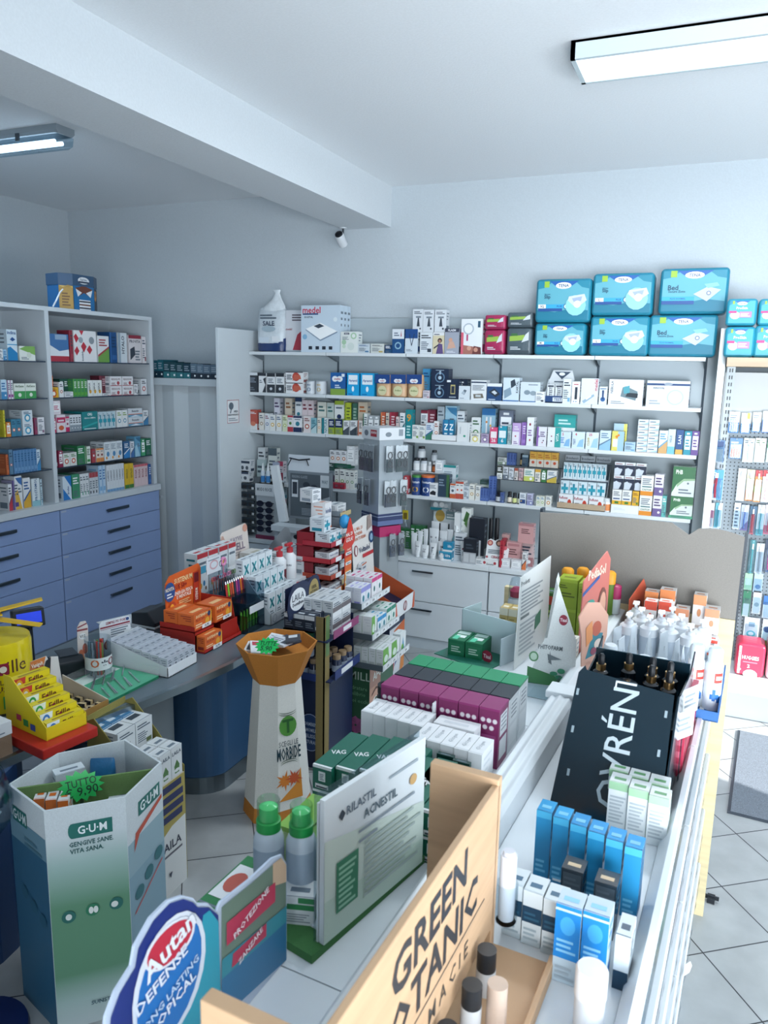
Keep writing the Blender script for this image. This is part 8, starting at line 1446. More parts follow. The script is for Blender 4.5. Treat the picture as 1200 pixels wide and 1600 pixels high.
# clear sign holder
t = ith('sign_holder', 'clear upright holder with ACNESTIL leaflet in the green tray', 'sign', -.605, 1.018, ZI+.017, R(79))
w_, H_ = .30, .275
MB().box(0,0,0,w_,.010,H_,'d9dfe2').box(-.001,.012,0,w_+.001,.016,H_*.97,'cfd6da').box(.02,.016,0,w_*.35,.05,.004,'cfd6da').build('leaflet_block', t)
MB(Matrix.Translation((0,-.0006,0))).prints([('p',[(0,0),(1,0),(1,.5),(0,.72)],'c9d6cc'),('p',[(0,0),(1,0),(1,.2),(0,.3)],'b9ccbe'),('p',[(.12,.83),(.15,.87),(.18,.83),(.15,.79)],'39424e'),('t','RILASTIL',.33,.84,.06,'6a7682',.28),('t','ACNESTIL',.52,.73,.065,'5a6a74',.34),('b',.6,.86,.92,.9,1,'9aa6ae'),('o',.86,.74,.04,'c9a26a',.04),('b',.3,.62,.9,.66,1,'8a96a0'),('r',.10,.16,.30,.52,'2f7a58'),('b',.12,.18,.28,.5,8,'8fc0a4'),('b',.36,.12,.95,.55,10,'a3b2ae'),('r',.3,.55,.48,.57,'8a96a0')], w_, H_, e=.0004).build('printed_leaflet', t)
MB().box(-.004,.018,0,w_+.004,.020,H_+.006,'e6eef2:clear').build('clear_holder', t)
m = MB().prism([(0,0),(.07,0),(.07,.17),(.055,.185),(.03,.185),(0,.165)], 0, .003, 'dfe2e4:board', 'y'); iobj(m, 'white_card', -.640, 1.17, ZI+.0006, 'blank white rounded card behind the ACNESTIL sign holder', 'card', None, R(60))
# blue insect-repellent card, nearest left
WA = -.655
def aP(u, v): p = Iw(u, v, WA); q = p.dot(IU); return (q, p.z)
outl = [aP(*p) for p in ((448,1500),(448,1350),(440,1336),(425,1342),(390,1375),(345,1410),(338,1425),(325,1412),(308,1412),(302,1404),(285,1400),(262,1408),(235,1435),(210,1480),(205,1510),(180,1550),(165,1590),(160,1640),(165,1700),(300,1700))]
u_min = min(p[0] for p in outl); outl = [(p[0]-u_min, p[1]-ZI) for p in outl]; zmin = min(p[1] for p in outl); outl = [(a, max(b, .0)) for a, b in outl]
t = ith('promo_card', 'blue shaped Autan DEFENSE cardboard promo card at the lower left', 'display card', WA, u_min, ZI, R(90))
MB().prism(outl, 0, .004, 'b9c6d8', 'y').build('card_body', t)
def ap(*pts): return [((lambda q: (q[0]-u_min, q[1]-ZI))(aP(*p))) for p in pts]
m = MB(Matrix.Translation((0, -.0008, 0)))
def flat(pts, c, k): m.add([(a, -.0005*k, b) for a, b in ap(*pts)], [tuple(range(len(pts)))], c)
flat(((446,1500),(446,1352),(438,1340),(392,1380),(345,1418),(345,1600),(380,1560)), '6a7f70', 1)
flat(((446,1500),(446,1430),(345,1520),(345,1600),(380,1560)), '2a6f9a', 2)
flat(((446,1440),(446,1415),(345,1500),(345,1530)), '2f8a9a', 3)
flat(((446,1352),(438,1340),(425,1350),(425,1385),(446,1378)), 'c9ad90', 2)
flat(((352,1442),(428,1378),(428,1408),(352,1478)), 'b83050', 4)
flat(((362,1490),(414,1442),(414,1462),(360,1512)), 'b83050', 4)
flat(((340,1430),(325,1418),(308,1418),(300,1410),(285,1405),(264,1412),(238,1440),(215,1482),(210,1512),(186,1552),(172,1590),(168,1640),(320,1640),(345,1600)), '1c2f78', 1)
flat(((345,1600),(340,1440),(326,1422),(316,1430),(310,1480),(290,1560),(270,1640),(330,1640)), '2a9ab0', 2)
def ell(cu, cv, ru, rv, rot, c, k, n=22):
    pts = []
    for i in range(n):
        a = 2*math.pi*i/n; x_, y_ = ru*math.cos(a), rv*math.sin(a); pts.append((cu+x_*math.cos(rot)-y_*math.sin(rot), cv+x_*math.sin(rot)+y_*math.cos(rot)))
    flat(pts, c, k)
ell(262, 1530, 48, 112, .32, 'd9e0ea', 3); ell(262, 1532, 41, 104, .32, '1f6fb8', 4)
ell(262, 1475, 24, 54, .72, 'dfe3ea', 5); ell(262, 1475, 20, 49, .72, 'c02840', 6)
m.build('printed_face', t)
def slant(s_, u, v, dx, dz, h_, c, k, maxw):
    P = ap((u, v))[0]; a = math.atan2(dz, dx); m2 = MB(Matrix.Translation((0, -.0008-.0005*k, 0))); m2.text(s_, P[0], P[1], h_, c, maxw, y=0, rot=a); return m2
A0, B0 = ap((235, 1510))[0], ap((290, 1440))[0]; dx_, dz_ = B0[0]-A0[0], B0[1]-A0[1]
m2 = slant('Autan', 262, 1476, dx_, dz_, .03, 'e6eaf0', 8, .10)
m2.build('logo_lettering', t)
slant('DEFENSE', 250, 1528, dx_, dz_, .018, 'dfe6f0', 8, .12).build('logo_lettering', t)
slant('LONG LASTING', 262, 1552, dx_, dz_, .012, 'b9d0e6', 8, .12).build('logo_lettering', t)
slant('TROPICAL', 262, 1572, dx_, dz_, .016, 'dfe6f0', 8, .11).build('logo_lettering', t)
m2 = slant('PROTEZIONE', 390, 1424, dx_, dz_, .011, 'f0e6ea', 8, .12); m2.build('lettering', t)
slant('ZANZARE', 388, 1476, dx_, dz_, .010, 'f0e6ea', 8, .09).build('lettering', t)
MB().box(.05,.004,0,.30,.06,.003,'b9c6d8').build('card_foot', t)
# wooden tester display lettered GREEN BOTANIC
t = ith('wooden_display', 'pale wooden tester display lettered GREEN BOTANIC, nearest object', 'display stand', -.345, .56, ZI)
WD = 'c9a581:wood'; zt_ = .36; zb = .055
MB().box(-.012,0,zb,.0,.60,.325,WD).build('front_board', t, bevel=.002)
EB = lambda z_: [(-.125,.09),(-.078,.09),(-.078,0),(0,0),(0,z_),(-.125,z_)]
MB().prism(EB(zt_), -.02, 0, WD, 'y').build('end_board', t, bevel=.002)
MB().prism(EB(.335), .59, .61, WD, 'y').build('end_board', t, bevel=.002)
MB().box(-.078,-.02,.0,.11,.61,.012,WD).build('base_board', t, bevel=.002)
MB().box(.10,-.02,.012,.11,.61,.03,WD).build('front_lip', t, bevel=.002)
m = MB(Matrix.Rotation(R(90), 4, 'Z'))
BC = '2e2f33'
m.text('GREEN', .315, .268, .06, BC, .34, y=-.0008); m.text('BOTANIC', .315, .19, .06, BC, .44, y=-.0008); m.text('P H A R M A C I E', .315, .112, .028, '4a4642', .44, y=-.0008, bold=False)
m.box(.09,-.0012,.146,.54,-.0002,.1475,'6a6058'); m.build('board_lettering', t)
for k, (du, dw) in enumerate(((.50,.022),(.42,.026),(.33,.022),(.44,.060),(.25,.03),(.17,.026))):
    r = .016; capc = ['1b2026','20262c','1b2026','c9b4a4','c9a89c','1b2026'][k]; H_ = .078
    round_thing('makeup_tube', f"{'beige' if k in (3,4) else 'black'}-capped makeup tester below the wooden board, {ORD[k]} from the far end", I(-.345+dw, .56+du, ZI+.0128), [('tube_body', [(r,0),(r,H_*.55)], ['cfd3d6','c9b4a4'][k in (3,4)]), ('cap', [(r*.98,H_*.55),(r*.98,H_),(r*.7,H_)], capc)], 'tester', 'makeup testers in the wooden display', 20)
t = ith('paper_roll_holder', 'white rolled paper strips in a clear holder on the wooden end board', 'holder', -.333, 1.195, ZI+.05)
MB().lathe([(.014,0),(.015,.02),(.0145,.125)], 'e3e5ec', 16).lathe([(.011,.125),(.010,.132)], 'd3d6e0', 16).build('paper_roll', t, smooth=True)
MB().lathe([(.018,-.006),(.020,.0),(.019,.07)], 'e6eef2:clear', 16, cap=False).lathe([(0,-.006),(.018,-.006)], 'dfe8ee', 16).build('clear_cup', t, smooth=True)
# ---- far left deck
t = ith('frosted_tray', 'pale frosted angled tray panel with dark red round badge', 'tray', -.955, 2.60, ZI, R(-16))
MB().box(0,0,0,.235,.003,.135,'b9cfd4').box(0,-.0,0,.003,.12,.135,'b9cfd4').box(.235,-.09,0,.238,.003,.10,'c3d3d8').box(0,-.16,0,.23,0,.003,'1f6a58').build('tray_body', t)
MB(Matrix.Translation((.16, -.092, 0)) ).prints([('o',.5,.5,.5,'8f1f3a',.5),('t','Tisal',.5,.5,.3,'e6d8dc',.7)], .045, .045).build('red_badge', t)
GP = [('r',.1,.2,.9,.8,'1f7a52'),('b',.2,.3,.8,.7,3,'b9d8c8')]
for i in range(2):
    o = icart('green_carton', f"green foil carton standing on the far left deck, {['left','right'][i]} of the pair", -.952+.066*i, -.890+.066*i, 2.46, .11, .062, '14704a', GP, group='green carton pair', side='14704a', tops='dfe8e4'); MB().poly([(.008,.07,.0626),(.054,.07,.0626),(.054,.1,.0626),(.008,.1,.0626)], 'b9d0c8').poly([(.01,.01,.0626),(.03,.01,.0626),(.03,.05,.0626),(.01,.05,.0626)], '5ac8a0').build('top_print', o)
for i in range(4):
    icart('gold_carton', f"gold and white carton beside the clear domes, {ORD[i]} from left", -.87+.036*i, -.836+.036*i, 2.79, .07, .10, 'b9a468', [('r',0,.72,1,1,'dcd8c4'),('b',.15,.1,.85,.65,6,'8a7a3a')], group='gold and white cartons', tops='e3e0d0')
icart('gold_carton', 'yellow flat carton below the gold and white cartons', -.80, -.72, 2.70, .06, .03, 'c9bc4a', deco('l','dfe0c9'))
for i in range(2):
    w_ = -.845+.075*i; r = .032
    tt = round_thing('domed_bottle', f"clear-domed bottle with pink-red cap behind the gold cartons, {['left','right'][i]} one", I(w_, 2.92, ZI+.0006), [('bottle_body', [(r,0),(r,.10),(r*.6,.115)], 'cfd8dc'), ('red_cap', [(r*.75,.115),(r*.8,.14),(r*.4,.155)], 'b83a5a')], 'bottle', 'clear-domed bottles')
    MB().lathe([(r*.95,.11),(r*.95,.16),(r*.7,.19),(0,.2)], 'e6eef2:clear', 20).build('clear_dome', tt, smooth=True)
t = ith('leaflet_sheet', 'tall white leaning sheet densely printed with dark lines', 'leaflet', -.700, 2.44, ZI, R(84))
MB().prism([(0,0),(.31,.02),(.30,.345),(.02,.325)], 0, .003, 'd3d8d8', 'y').prints([('t','Prodotti',.2,.88,.05,'6a7478',.25),('b',.1,.55,.8,.82,7,'8a949a'),('b',.1,.12,.6,.48,8,'9aa4aa'),('p',[(.55,.28),(.72,.33),(.72,.48),(.55,.43)],'4a7a68'),('r',.1,.5,.35,.53,'6a7478')], .31, .34, e=.0005).build('sheet', t)
t = ith('leaflet_stand', 'white triangular folded stand with green leaf drawings and open window', 'display stand', -.632, 2.36, ZI, R(10))
MB().prism([(0,.0),(.155,.0),(.15,.16),(.075,.36),(.05,.16)], 0, .004, 'd3d9d8:board', 'y').box(0,0,0,.15,.1,.004,'3f7a4a').prism([(.05,.16),(.058,.16),(.082,.335),(.075,.36)], .0, .09, 'c3cccc:board', 'y').build('stand_body', t)
MB(Matrix.Translation((0,-.0006,0))).prints([('p',[(0,0),(1,0),(.55,.10),(0,.16)],'3f7a4a'),('o',.68,.63,.09,'8a2038',.05),('t','Tisal',.68,.63,.03,'e6d8dc',.14),('t','PHITOFARM',.45,.36,.04,'5a6468',.5),('o',.12,.26,.1,'5a8a62',.05),('o',.12,.26,.07,'b9d0bc',.035),('p',[(.4,.3),(.7,.26),(.42,.24)],'6a7478'),('p',[(.45,.33),(.5,.2),(.43,.22)],'6a7478'),('o',.55,.12,.08,'3f8a68',.02),('o',.7,.15,.08,'3f8a68',.025),('o',.66,.09,.08,'3f8a68',.02)], .155, .36).build('printed_face', t)
t = ith('clear_box', 'low clear box edge beside the leaf stand', 'box', -.60, 2.25, ZI); MB().box(0,0,0,.08,.1,.002,'c3d0d4').box(0,0,0,.08,.002,.05,'dfe8ec:clear').box(.078,0,0,.08,.1,.05,'dfe8ec:clear').build('clear_wall', t)
for i in range(2):
    for z in range(2): icart('lime_box', f"lime green carton with dark lettering, {['left','right'][i]} column, {['lower','upper'][z]}", -.665+.085*i, -.590+.085*i, 2.86-.03*i, .09, .115, '8fa82e', [('r',0,.9,1,1,'a3bc3a'),('b',.2,.4,.9,.6,2,'5a6a1a'),('b',.1,.7,.5,.85,2,'5a6a1a')], z=ZI+.1156*z, group='lime green cartons', side='6f8a1e', tops='6a7a1e')
o = icart('lime_box', 'dark green carton with red spot at the left of the lime cartons', -.74, -.67, 2.92, .08, .15, '3a6a2c', [('o',.5,.8,.3,'b8402e',.12),('b',.1,.2,.9,.6,3,'8ab04a')])
for i in range(4):
    r = .024
    round_thing('yellow_capped_bottle', f"bottle with orange-yellow cap behind the lime cartons, {ORD[i]} from left", I(-.655+.052*i, 2.97+.035*(i % 2), ZI+.0006), [('bottle_body', [(r*.9,0),(r*.9,.2)], '5a7a2a'), ('yellow_cap', [(r,.2),(r,.24),(r*.7,.248),(0,.249)], 'e0981e')], 'bottle', 'yellow-capped bottles')
t = ith('promo_card', 'coral PediaSol promo card with lady portrait above the rail', 'display card', -.520, 2.60, ZI+.03, R(78))
MB().prism([(0,0),(.24,0),(.235,.31),(.20,.345),(.16,.33),(.01,.27)], 0, .004, 'c9746a', 'y').prints([('t','PediaSol',.5,.82,.1,'f1e6d0',.62),('p',[(.02,.62),(.6,.74),(.6,.78),(.02,.66)],'2f5a9a'),('o',.3,.5,.17,'3f9a8c',.05),('o',.2,.36,.16,'2f5a9a',.045),('o',.25,.22,.18,'2f5a9a',.045),('o',.75,.38,.17,'7a5048',.24),('o',.76,.42,.12,'d9a48c',.15),('p',[(.6,0),(.95,0),(.9,.2),(.65,.2)],'c9a090')], .24, .345, e=.0006).build('card_body', t)
t = ith('promo_card', 'pink promo card with swimming figure just above the rail joint', 'display card', -.470, 2.33, ZI+.09, R(64))
MB().prism([(.03,0),(.12,0),(.15,.08),(.15,.15),(.10,.20),(.04,.21),(.0,.17),(.02,.1)], 0, .004, 'd3a490', 'y').prints([('p',[(.3,.1),(.75,.15),(.85,.45),(.5,.5)],'3f7f8c'),('o',.62,.55,.16,'b8604a',.12),('p',[(.3,.3),(.5,.4),(.45,.7),(.25,.6)],'d9905a'),('o',.7,.3,.14,'d9c9bc',.08),('o',.55,.2,.1,'8a4a5a',.06)], .15, .21, e=.0006).box(.05,0,-.05,.1,.004,.01,'d3a490').build('card_body', t)
round_thing('roll_bottle', 'magenta-capped clear bottle behind the PediaSol card', I(-.475, 3.02, ZI+.08), [('bottle_body', [(.022,0),(.022,.06)], 'c3ccd0:gloss'), ('magenta_cap', [(.023,.06),(.022,.11),(.015,.115),(0,.116)], 'a82a5c')], 'bottle')
icart('sand_carton', 'white and sand carton beside the swimming figure card', -.545, -.51, 2.52, .04, .12, 'd3cfc4', [('r',0,0,.4,.8,'a89260'),('b',.45,.5,.9,.9,4,'8a949c')], z=ZI)
# ---- right deck, far part
for k, (wa, ub, W_, D_, H_, z, c, lb) in enumerate(((-.365,3.02,.05,.05,.10,ZI,'d9844e','white and orange carton pair behind the pumps, left'),(-.31,3.02,.055,.05,.115,ZI,'d9844e','white and orange carton pair behind the pumps, right'),(-.355,2.955,.045,.05,.08,ZI,'d9503a','white carton with red-orange top, left'),(-.305,2.955,.045,.05,.085,ZI,'d9503a','white carton with red-orange top, right'),(-.19,3.03,.045,.05,.11,ZI,'c98a5e','tall white and copper carton standing alone'),(-.25,3.0,.05,.06,.055,ZI,'cf8a66','low white and copper carton'),(-.145,3.0,.05,.06,.07,ZI,'cf8a66','white and copper carton at the island corner'),(-.13,2.93,.04,.06,.06,ZI,'c9402e','red and white carton near the island corner'),(-.125,2.83,.04,.09,.045,ZI,'d9603e','flat orange-red carton against the price rail'))):
    icart('sun_cream_box', lb, wa, wa+W_, ub, D_, H_+(.085 if ub > 2.94 else 0), 'e3dfdc', [('r',0,.8,1,1,c),('o',.5,.65,.16,c,.08),('b',.15,.15,.85,.45,3,'b9a8a0')], z=z, group=None, tops=c, side=c)
t = ith('promo_card', 'small coral promo card behind the orange cartons', 'display card', -.415, 2.99, ZI, R(70)); MB().prism([(0,0),(.13,0),(.13,.17),(.10,.215),(.06,.19),(0,.15)], 0, .003, 'd9664a', 'y').prints([('o',.5,.45,.3,'8a3f3a',.25),('o',.5,.5,.18,'d9a48c',.16),('r',.1,.05,.9,.15,'f1e0d4')], .13, .2).build('card_body', t)
def pump(label, w_, u_, H_=.16, r=.031, c='dfe5ea', base='b3c0cc', z=ZI):
    tt = round_thing('pump_bottle', label, I(w_, u_, z+.0006), [('bottle_body', [(r*.95,0),(r,.006),(r,H_*.62),(r*.9,H_*.66)], base), ('collar', [(r*.55,H_*.66),(r*.55,H_*.75),(r*.45,H_*.8),(r*.18,H_*.81),(r*.18,H_*.93)], 'dfe5ea'), ('over_cap', [(r*1.03,H_*.5),(r*1.03,H_*.68),(r*.8,H_*.72),(r*.6,H_*.73)], c)], 'bottle', 'white pump bottles at the far end', 20)
    MB().box(-.012,-.03,H_*.93,.012,.014,H_*.97,'eef2f4').box(-.004,-.045,H_*.90,.004,-.028,H_*.955,'eef2f4').build('pump_head', tt, bevel=.003)
k = 0
for w_, u_ in ((-.385,2.74),(-.315,2.75),(-.245,2.74),(-.175,2.72),(-.355,2.83),(-.285,2.83),(-.215,2.82),(-.14,2.79),(-.385,2.90),(-.255,2.90)):
    pump(f"white pump bottle in the far right group, {ORD[k]} counted from the near left", w_, u_+.06); k += 1
k = 0
for w_, u_, H_, sc in ((-.395,2.62,.155,0),(-.345,2.64,.165,0),(-.29,2.62,.15,0),(-.245,2.63,.16,0),(-.20,2.60,.15,0),(-.155,2.58,.165,1),(-.14,2.64,.17,1),(-.37,2.56,.14,0),(-.175,2.53,.15,1)):
    tube_thing('squeeze_tube', f"white pointed squeeze tube in front of the pumps, {ORD[k]} counted from the far left", I(w_, u_, ZI+.0006), .055, H_, 'd9e2e8', 'dfe5ea', [('b',.3,.3,.8,.7,4,'8a9aa6'),('v','OVRÉN' if k == 1 else 'crema',.3,.6,.2,'5a6a76',.5)], RI+R(70+10*(k % 3)), 'white squeeze tubes before the pumps'); k += 1
k = 0
for w_, u_, H_ in ((-.395,2.50,.13),(-.295,2.47,.105),(-.235,2.47,.105),(-.29,2.53,.10),(-.235,2.53,.10)):
    r = .03
    round_thing('foam_bottle', f"white capped bottle just behind the black display, {ORD[k]} from the near left", I(w_, u_, ZI+.0006), [('bottle_body', [(r,0),(r,H_*.62),(r*.8,H_*.7)], 'e0e6ea'), ('clear_cap', [(r*.8,H_*.7),(r*.78,H_*.95),(r*.6,H_)], 'd3dce2:gloss'), ('label', [(r*1.01,.01),(r*1.01,H_*.5)], 'c9d3da')], 'bottle', 'white capped bottles behind the black display'); k += 1
# black tiered OVREN display
t = ith('counter_display', 'tall glossy black cosmetics display lettered OVRÉN in pale letters', 'display stand', -.375, 1.665, ZI, R(-1))
BK_ = '10222c:gloss'
w_ = .245
MB(Matrix.Rotation(R(-30), 4, 'X')).prism([(0,0),(w_,0),(w_-.008,.315),(.03,.335),(.025,.345),(.012,.325)], 0, .004, BK_, 'y').build('sloped_back', t)
m = MB(Matrix.Rotation(R(-30), 4, 'X')); m.text('OVRÉN', w_*.5, .17, .06, 'a9b6bc', .29, y=-.0008, rot=R(90), bold=False)
for x_, z_ in ((.018,.27),(.022,.18),(.03,.08),(.225,.26),(.222,.17),(.215,.07)): m.box(x_-.003,-.001,z_,x_+.003,-.0004,z_+.016,'8a9aa2')
m.box(w_*.42,-.001,.318,w_*.62,-.0004,.323,'c9d3d8').box(w_*.42,-.001,.306,w_*.435,-.0004,.323,'c9d3d8'); m.build('lettering', t)
m = MB().box(.0,.02,0,.245,.47,.006,BK_)
m.prism([(.0,0),(.47,0),(.50,.27),(.42,.235),(.20,.26),(.16,.27)], w_, w_+.004, BK_, 'x').prism([(.05,0),(.47,0),(.50,.27),(.42,.235),(.21,.20)], -.002, .002, BK_, 'x').box(0,.42,.0,w_,.425,.26,BK_).box(0,.17,.175,w_,.42,.18,BK_); m.build('display_body', t)
kk = 0
for dx, du, kind in ((.04,.31,'d'),(.105,.35,'d'),(.165,.35,'d'),(.11,.26,'j'),(.17,.29,'d'),(.215,.27,'d'),(.21,.34,'d')):
    P = (-.375+dx, 1.68+du, ZI+.181)
    if kind == 'd':
        tt = round_thing('serum_bottle', f"black serum bottle with gold collar in the black display, {ORD[kk]} from left", I(*P), [('bottle_body', [(.019,0),(.020,.004),(.020,.05),(.013,.056)], '0d141b:gloss'), ('gold_collar', [(.0125,.056),(.0125,.072)], 'c9a06a:metal'), ('dropper', [(.009,.072),(.008,.095),(.004,.1)], '0c1117')], 'bottle', 'black serum bottles', 20); kk += 1
        MB(Matrix.Translation((0,-.0207,.028))).text('OVRÉN', 0, 0, .007, '8a9aa2', .026, y=0).build('lettering', tt)
    else: round_thing('cream_jar', 'round smoky glass cream jar between the gold-collared bottles', I(*P), [('jar_body', [(.03,0),(.033,.004),(.033,.03),(.03,.034)], '2a3238:gloss'), ('jar_lid', [(.034,.034),(.034,.05),(.03,.053),(0,.053)], '1d262e:gloss'), ('label', [(.0335,.008),(.0335,.022)], '7a848a')], 'jar')
# tickets, red panel
for k, (w_, u_, z, rz) in enumerate(((-.118,1.86,ZI+.20,60),(-.112,1.93,ZI+.235,64))):
    t = ith('price_card', f"white price card with fine print clipped beside the black display, {['lower','upper'][k]} one", 'price card', w_-.01, u_, z-.18, R(rz)); MB().box(0,0,.12,.07,.002,.19,'dde2e6').prints([('b',.1,.7,.9,.9,3,'8a949c')], .07, .2).box(.03,.002,0,.034,.004,.13,'b9c6cc:clear').build('ticket', t)
icart('red_carton', 'narrow upright crimson carton panel beside the black display', -.125, -.110, 1.93, .30, .165, 'a81f40', [('b',.2,.2,.8,.8,3,'c95a70')], side='b8284a', tops='c93a58', rz=R(-1))
# blue tray with two white spray cans
t = ith('blue_tray', 'blue cardboard tray lettered BUXI jutting over the price rails', 'tray', -.155, 2.24, ZI+.045)
MB().box(0,0,0,.105,.28,.004,'2f5f98:board').box(0,0,0,.105,.003,.03,'3a6aa4:board').prism([(0,0),(.28,0),(.28,.075),(.22,.085),(0,.03)], .105, .109, '3a6aa4:board', 'x').prism([(0,0),(.28,0),(.28,.075),(0,.03)], -.003, 0, '2f5f98:board', 'x').build('tray_body', t)
m = MB(Matrix.Translation((.1095, .12, .033)) @ Matrix.Rotation(math.pi/2, 4, 'Z') @ Matrix.Rotation(R(-8), 4, 'Y')); m.text('BUXI', .02, 0, .025, 'dfe6ee', .14, y=-.0006); m.build('lettering', t)
for k, (w_, u_) in enumerate(((-.122,2.335),(-.072,2.33))):
    r = .0245; H_ = .185
    tt = round_thing('spray_can', f"tall white spray can with red square and blue splash, {['left','right'][k]} one on the blue tray", I(w_, u_, ZI+.0505), [('can_body', [(r,0),(r,H_*.72),(r*.85,H_*.76)], 'e6eaee'), ('clear_cap', [(r*.84,H_*.76),(r*.8,H_*.97),(r*.6,H_)], 'd9e2e8:gloss')], 'bottle', 'white spray cans on the blue tray', 22)
    m = MB()
    def cyl(a0, a1, z0, z1, c, kk_): m.add([(math.cos(R(a0+(a1-a0)*i/5))*r*kk_, math.sin(R(a0+(a1-a0)*i/5))*r*kk_, z) for z in (z0, z1) for i in range(6)], [(i, i+1, 7+i, 6+i) for i in range(5)], c)
    cyl(-85,-25,.085,.115,'cf3f34',1.02); cyl(-75,-35,.094,.106,'e6dcdc',1.04); cyl(-105,-45,.035,.05,'2f6fb8',1.02); cyl(-90,-70,.03,.065,'2f6fb8',1.025); cyl(-60,-35,.025,.045,'2f6fb8',1.025); m.build('printed_marks', tt)
# ---- right deck, near part
k = 0
for i, (w0, u0) in enumerate(((-.250,1.70),(-.205,1.69),(-.160,1.68),(-.240,1.645),(-.196,1.635),(-.152,1.625))):
    icart('lotion_carton', f"white carton with pale green top before the black display, {['rear','front'][i//3]} row, {ORD[i%3]} from left", w0, w0+.042, u0, .045, .115, 'dfe4e4', [('r',0,.84,1,1,'9fc8a0'),('b',.1,.15,.9,.75,8,'b3bcc0')], group='green-topped white cartons', side='9fc8a0', tops='6aa070')
BL = [('r',0,0,1,1,'1a7fb0'),('b',.12,.08,.8,.3,3,'5fb0d4'),('r',0,.9,1,1,'3f9fc8')]
for i in range(6):
    icart('serum_carton', f"tall shiny blue carton in the long row, {ORD[i]} from left", -.340+.035*i*1.02, -.309+.035*i*1.02-(.0 if i else 0), 1.405-.008*i, .045, .145, '1a86b8:foil' if i < 2 else '1474a8:foil', BL if i != 1 else BL+[('b',.2,.05,.8,.12,1,'dfe8ee')], group='tall shiny blue cartons', side='1470a0', tops='6ab8d8')
for i, (w0, u0) in enumerate(((-.262,1.30),(-.200,1.29))):
    icart('serum_carton', f"smoky black carton with gilt top print before the blue row, {['left','right'][i]} one", w0, w0+.040, u0, .042, .108, '222e38:gloss', [('r',.08,.06,.92,.94,'34404a'),('b',.14,.1,.86,.9,9,'46525c')], group='black cartons with gilt tops', side='1d2830', tops='c9b08a')
NB = [('r',0,.42,1,.72,'123a54'),('b',.1,.1,.9,.36,3,'9fb0b8'),('b',.1,.48,.9,.66,2,'2a5a74'),('r',0,0,1,.1,'b9c6cc')]
for i in range(4):
    icart('cream_carton', f"white carton with deep navy band at the near right, {ORD[i]} from left", -.345+.038*i, -.310+.038*i, 1.215-.006*i, .05, .105, 'cfd8dc', NB, group='navy-banded white cartons', tops='2a5a78', side='b9c6cc')
for i in range(2):
    icart('sun_carton', f"bright blue carton with white foot standing at the near right, {['left','right'][i]} one", -.236+.044*i, -.194+.044*i, 1.150+.003*i, .045, .145, 'b9ccd8', [('r',0,.32,1,1,'1580cc'),('o',.5,.75,.3,'3fa0dc',.12),('b',.1,.4,.9,.6,3,'7fc0e8'),('b',.1,.05,.9,.25,3,'9fb0bc'),('r',0,.93,1,.96,'b9dcf0')], group='bright blue cartons', side='1580cc', tops='7fc0e8')
r = .0245
round_thing('roll_on_bottle', 'plain white cylindrical bottle at the near right front edge', I(-.158, 1.065, ZI+.0006), [('bottle_body', [(r*.92,0),(r*.95,.075)], 'd3d8de'), ('cap', [(r,.073),(r,.116),(r*.9,.12),(0,.121)], 'e3e6ea')], 'bottle', None, 24)
icart('cream_carton', 'white and navy carton at the rail beside the bright blue cartons', -.142, -.118, 1.18, .06, .10, 'cfd8dc', [('r',0,.0,1,.35,'123a54')], side='123a54')
# goods peeping from the lower right shelves
cs = ['3f9ab8','c9a83a','a83a4a','2a6a8a','7a8a94','cf8a4a','4a9a6a','d3d8dc']
for k in range(18):
    z = (.94, .71, .48)[k % 3]; u_ = .95+.11*k
    if u_ > 2.9: continue
    icart('shelf_carton', f"small carton peeping from a lower island shelf, {ORD[k]} from the near end", -.20, -.14, u_, .07, .085, cs[k % 8], deco('abcl'[k % 4], cs[(k+3) % 8]), z=z, group='cartons on the lower right shelves')
t = ith('hanging_clip', 'white bent label clip sticking out of the lower price rail', 'clip', -.072, 1.42, .52, R(60)); MB().prism([(0,0),(.03,0),(.035,.03),(.01,.045),(0,.03)], 0, .002, 'e6eaec', 'y').build('clip_body', t)
t = ith('hanging_clip', 'white round label clip at the lowest price rail near the wooden panel', 'clip', -.068, 2.35, .30, R(60)); MB().prism([(0,0),(.03,0),(.04,.02),(.03,.04),(0,.04)], 0, .002, 'e6eaec', 'y').build('clip_body', t)
t = ith('sweets_bag', 'clear bag of small yellow sweets hanging at the lower right shelf', 'bag', -.080, 1.30, .36, R(75)); pouch_mb(.055, .02, .12, 'c9b45a:speck').build('sweets', t, smooth=True); MB().box(.01,.0,.11,.045,.008,.15,'6a5a50').build('bag_header', t)
t = ith('door_stopper', 'tiny black plastic clip lying at the foot of the wooden panel', 'clip', -.02, 3.22, 0); MB().box(-.015,-.02,0,.015,.02,.02,'1b2026').box(-.03,-.004,.01,.03,.004,.025,'1b2026').build('clip_body', t)
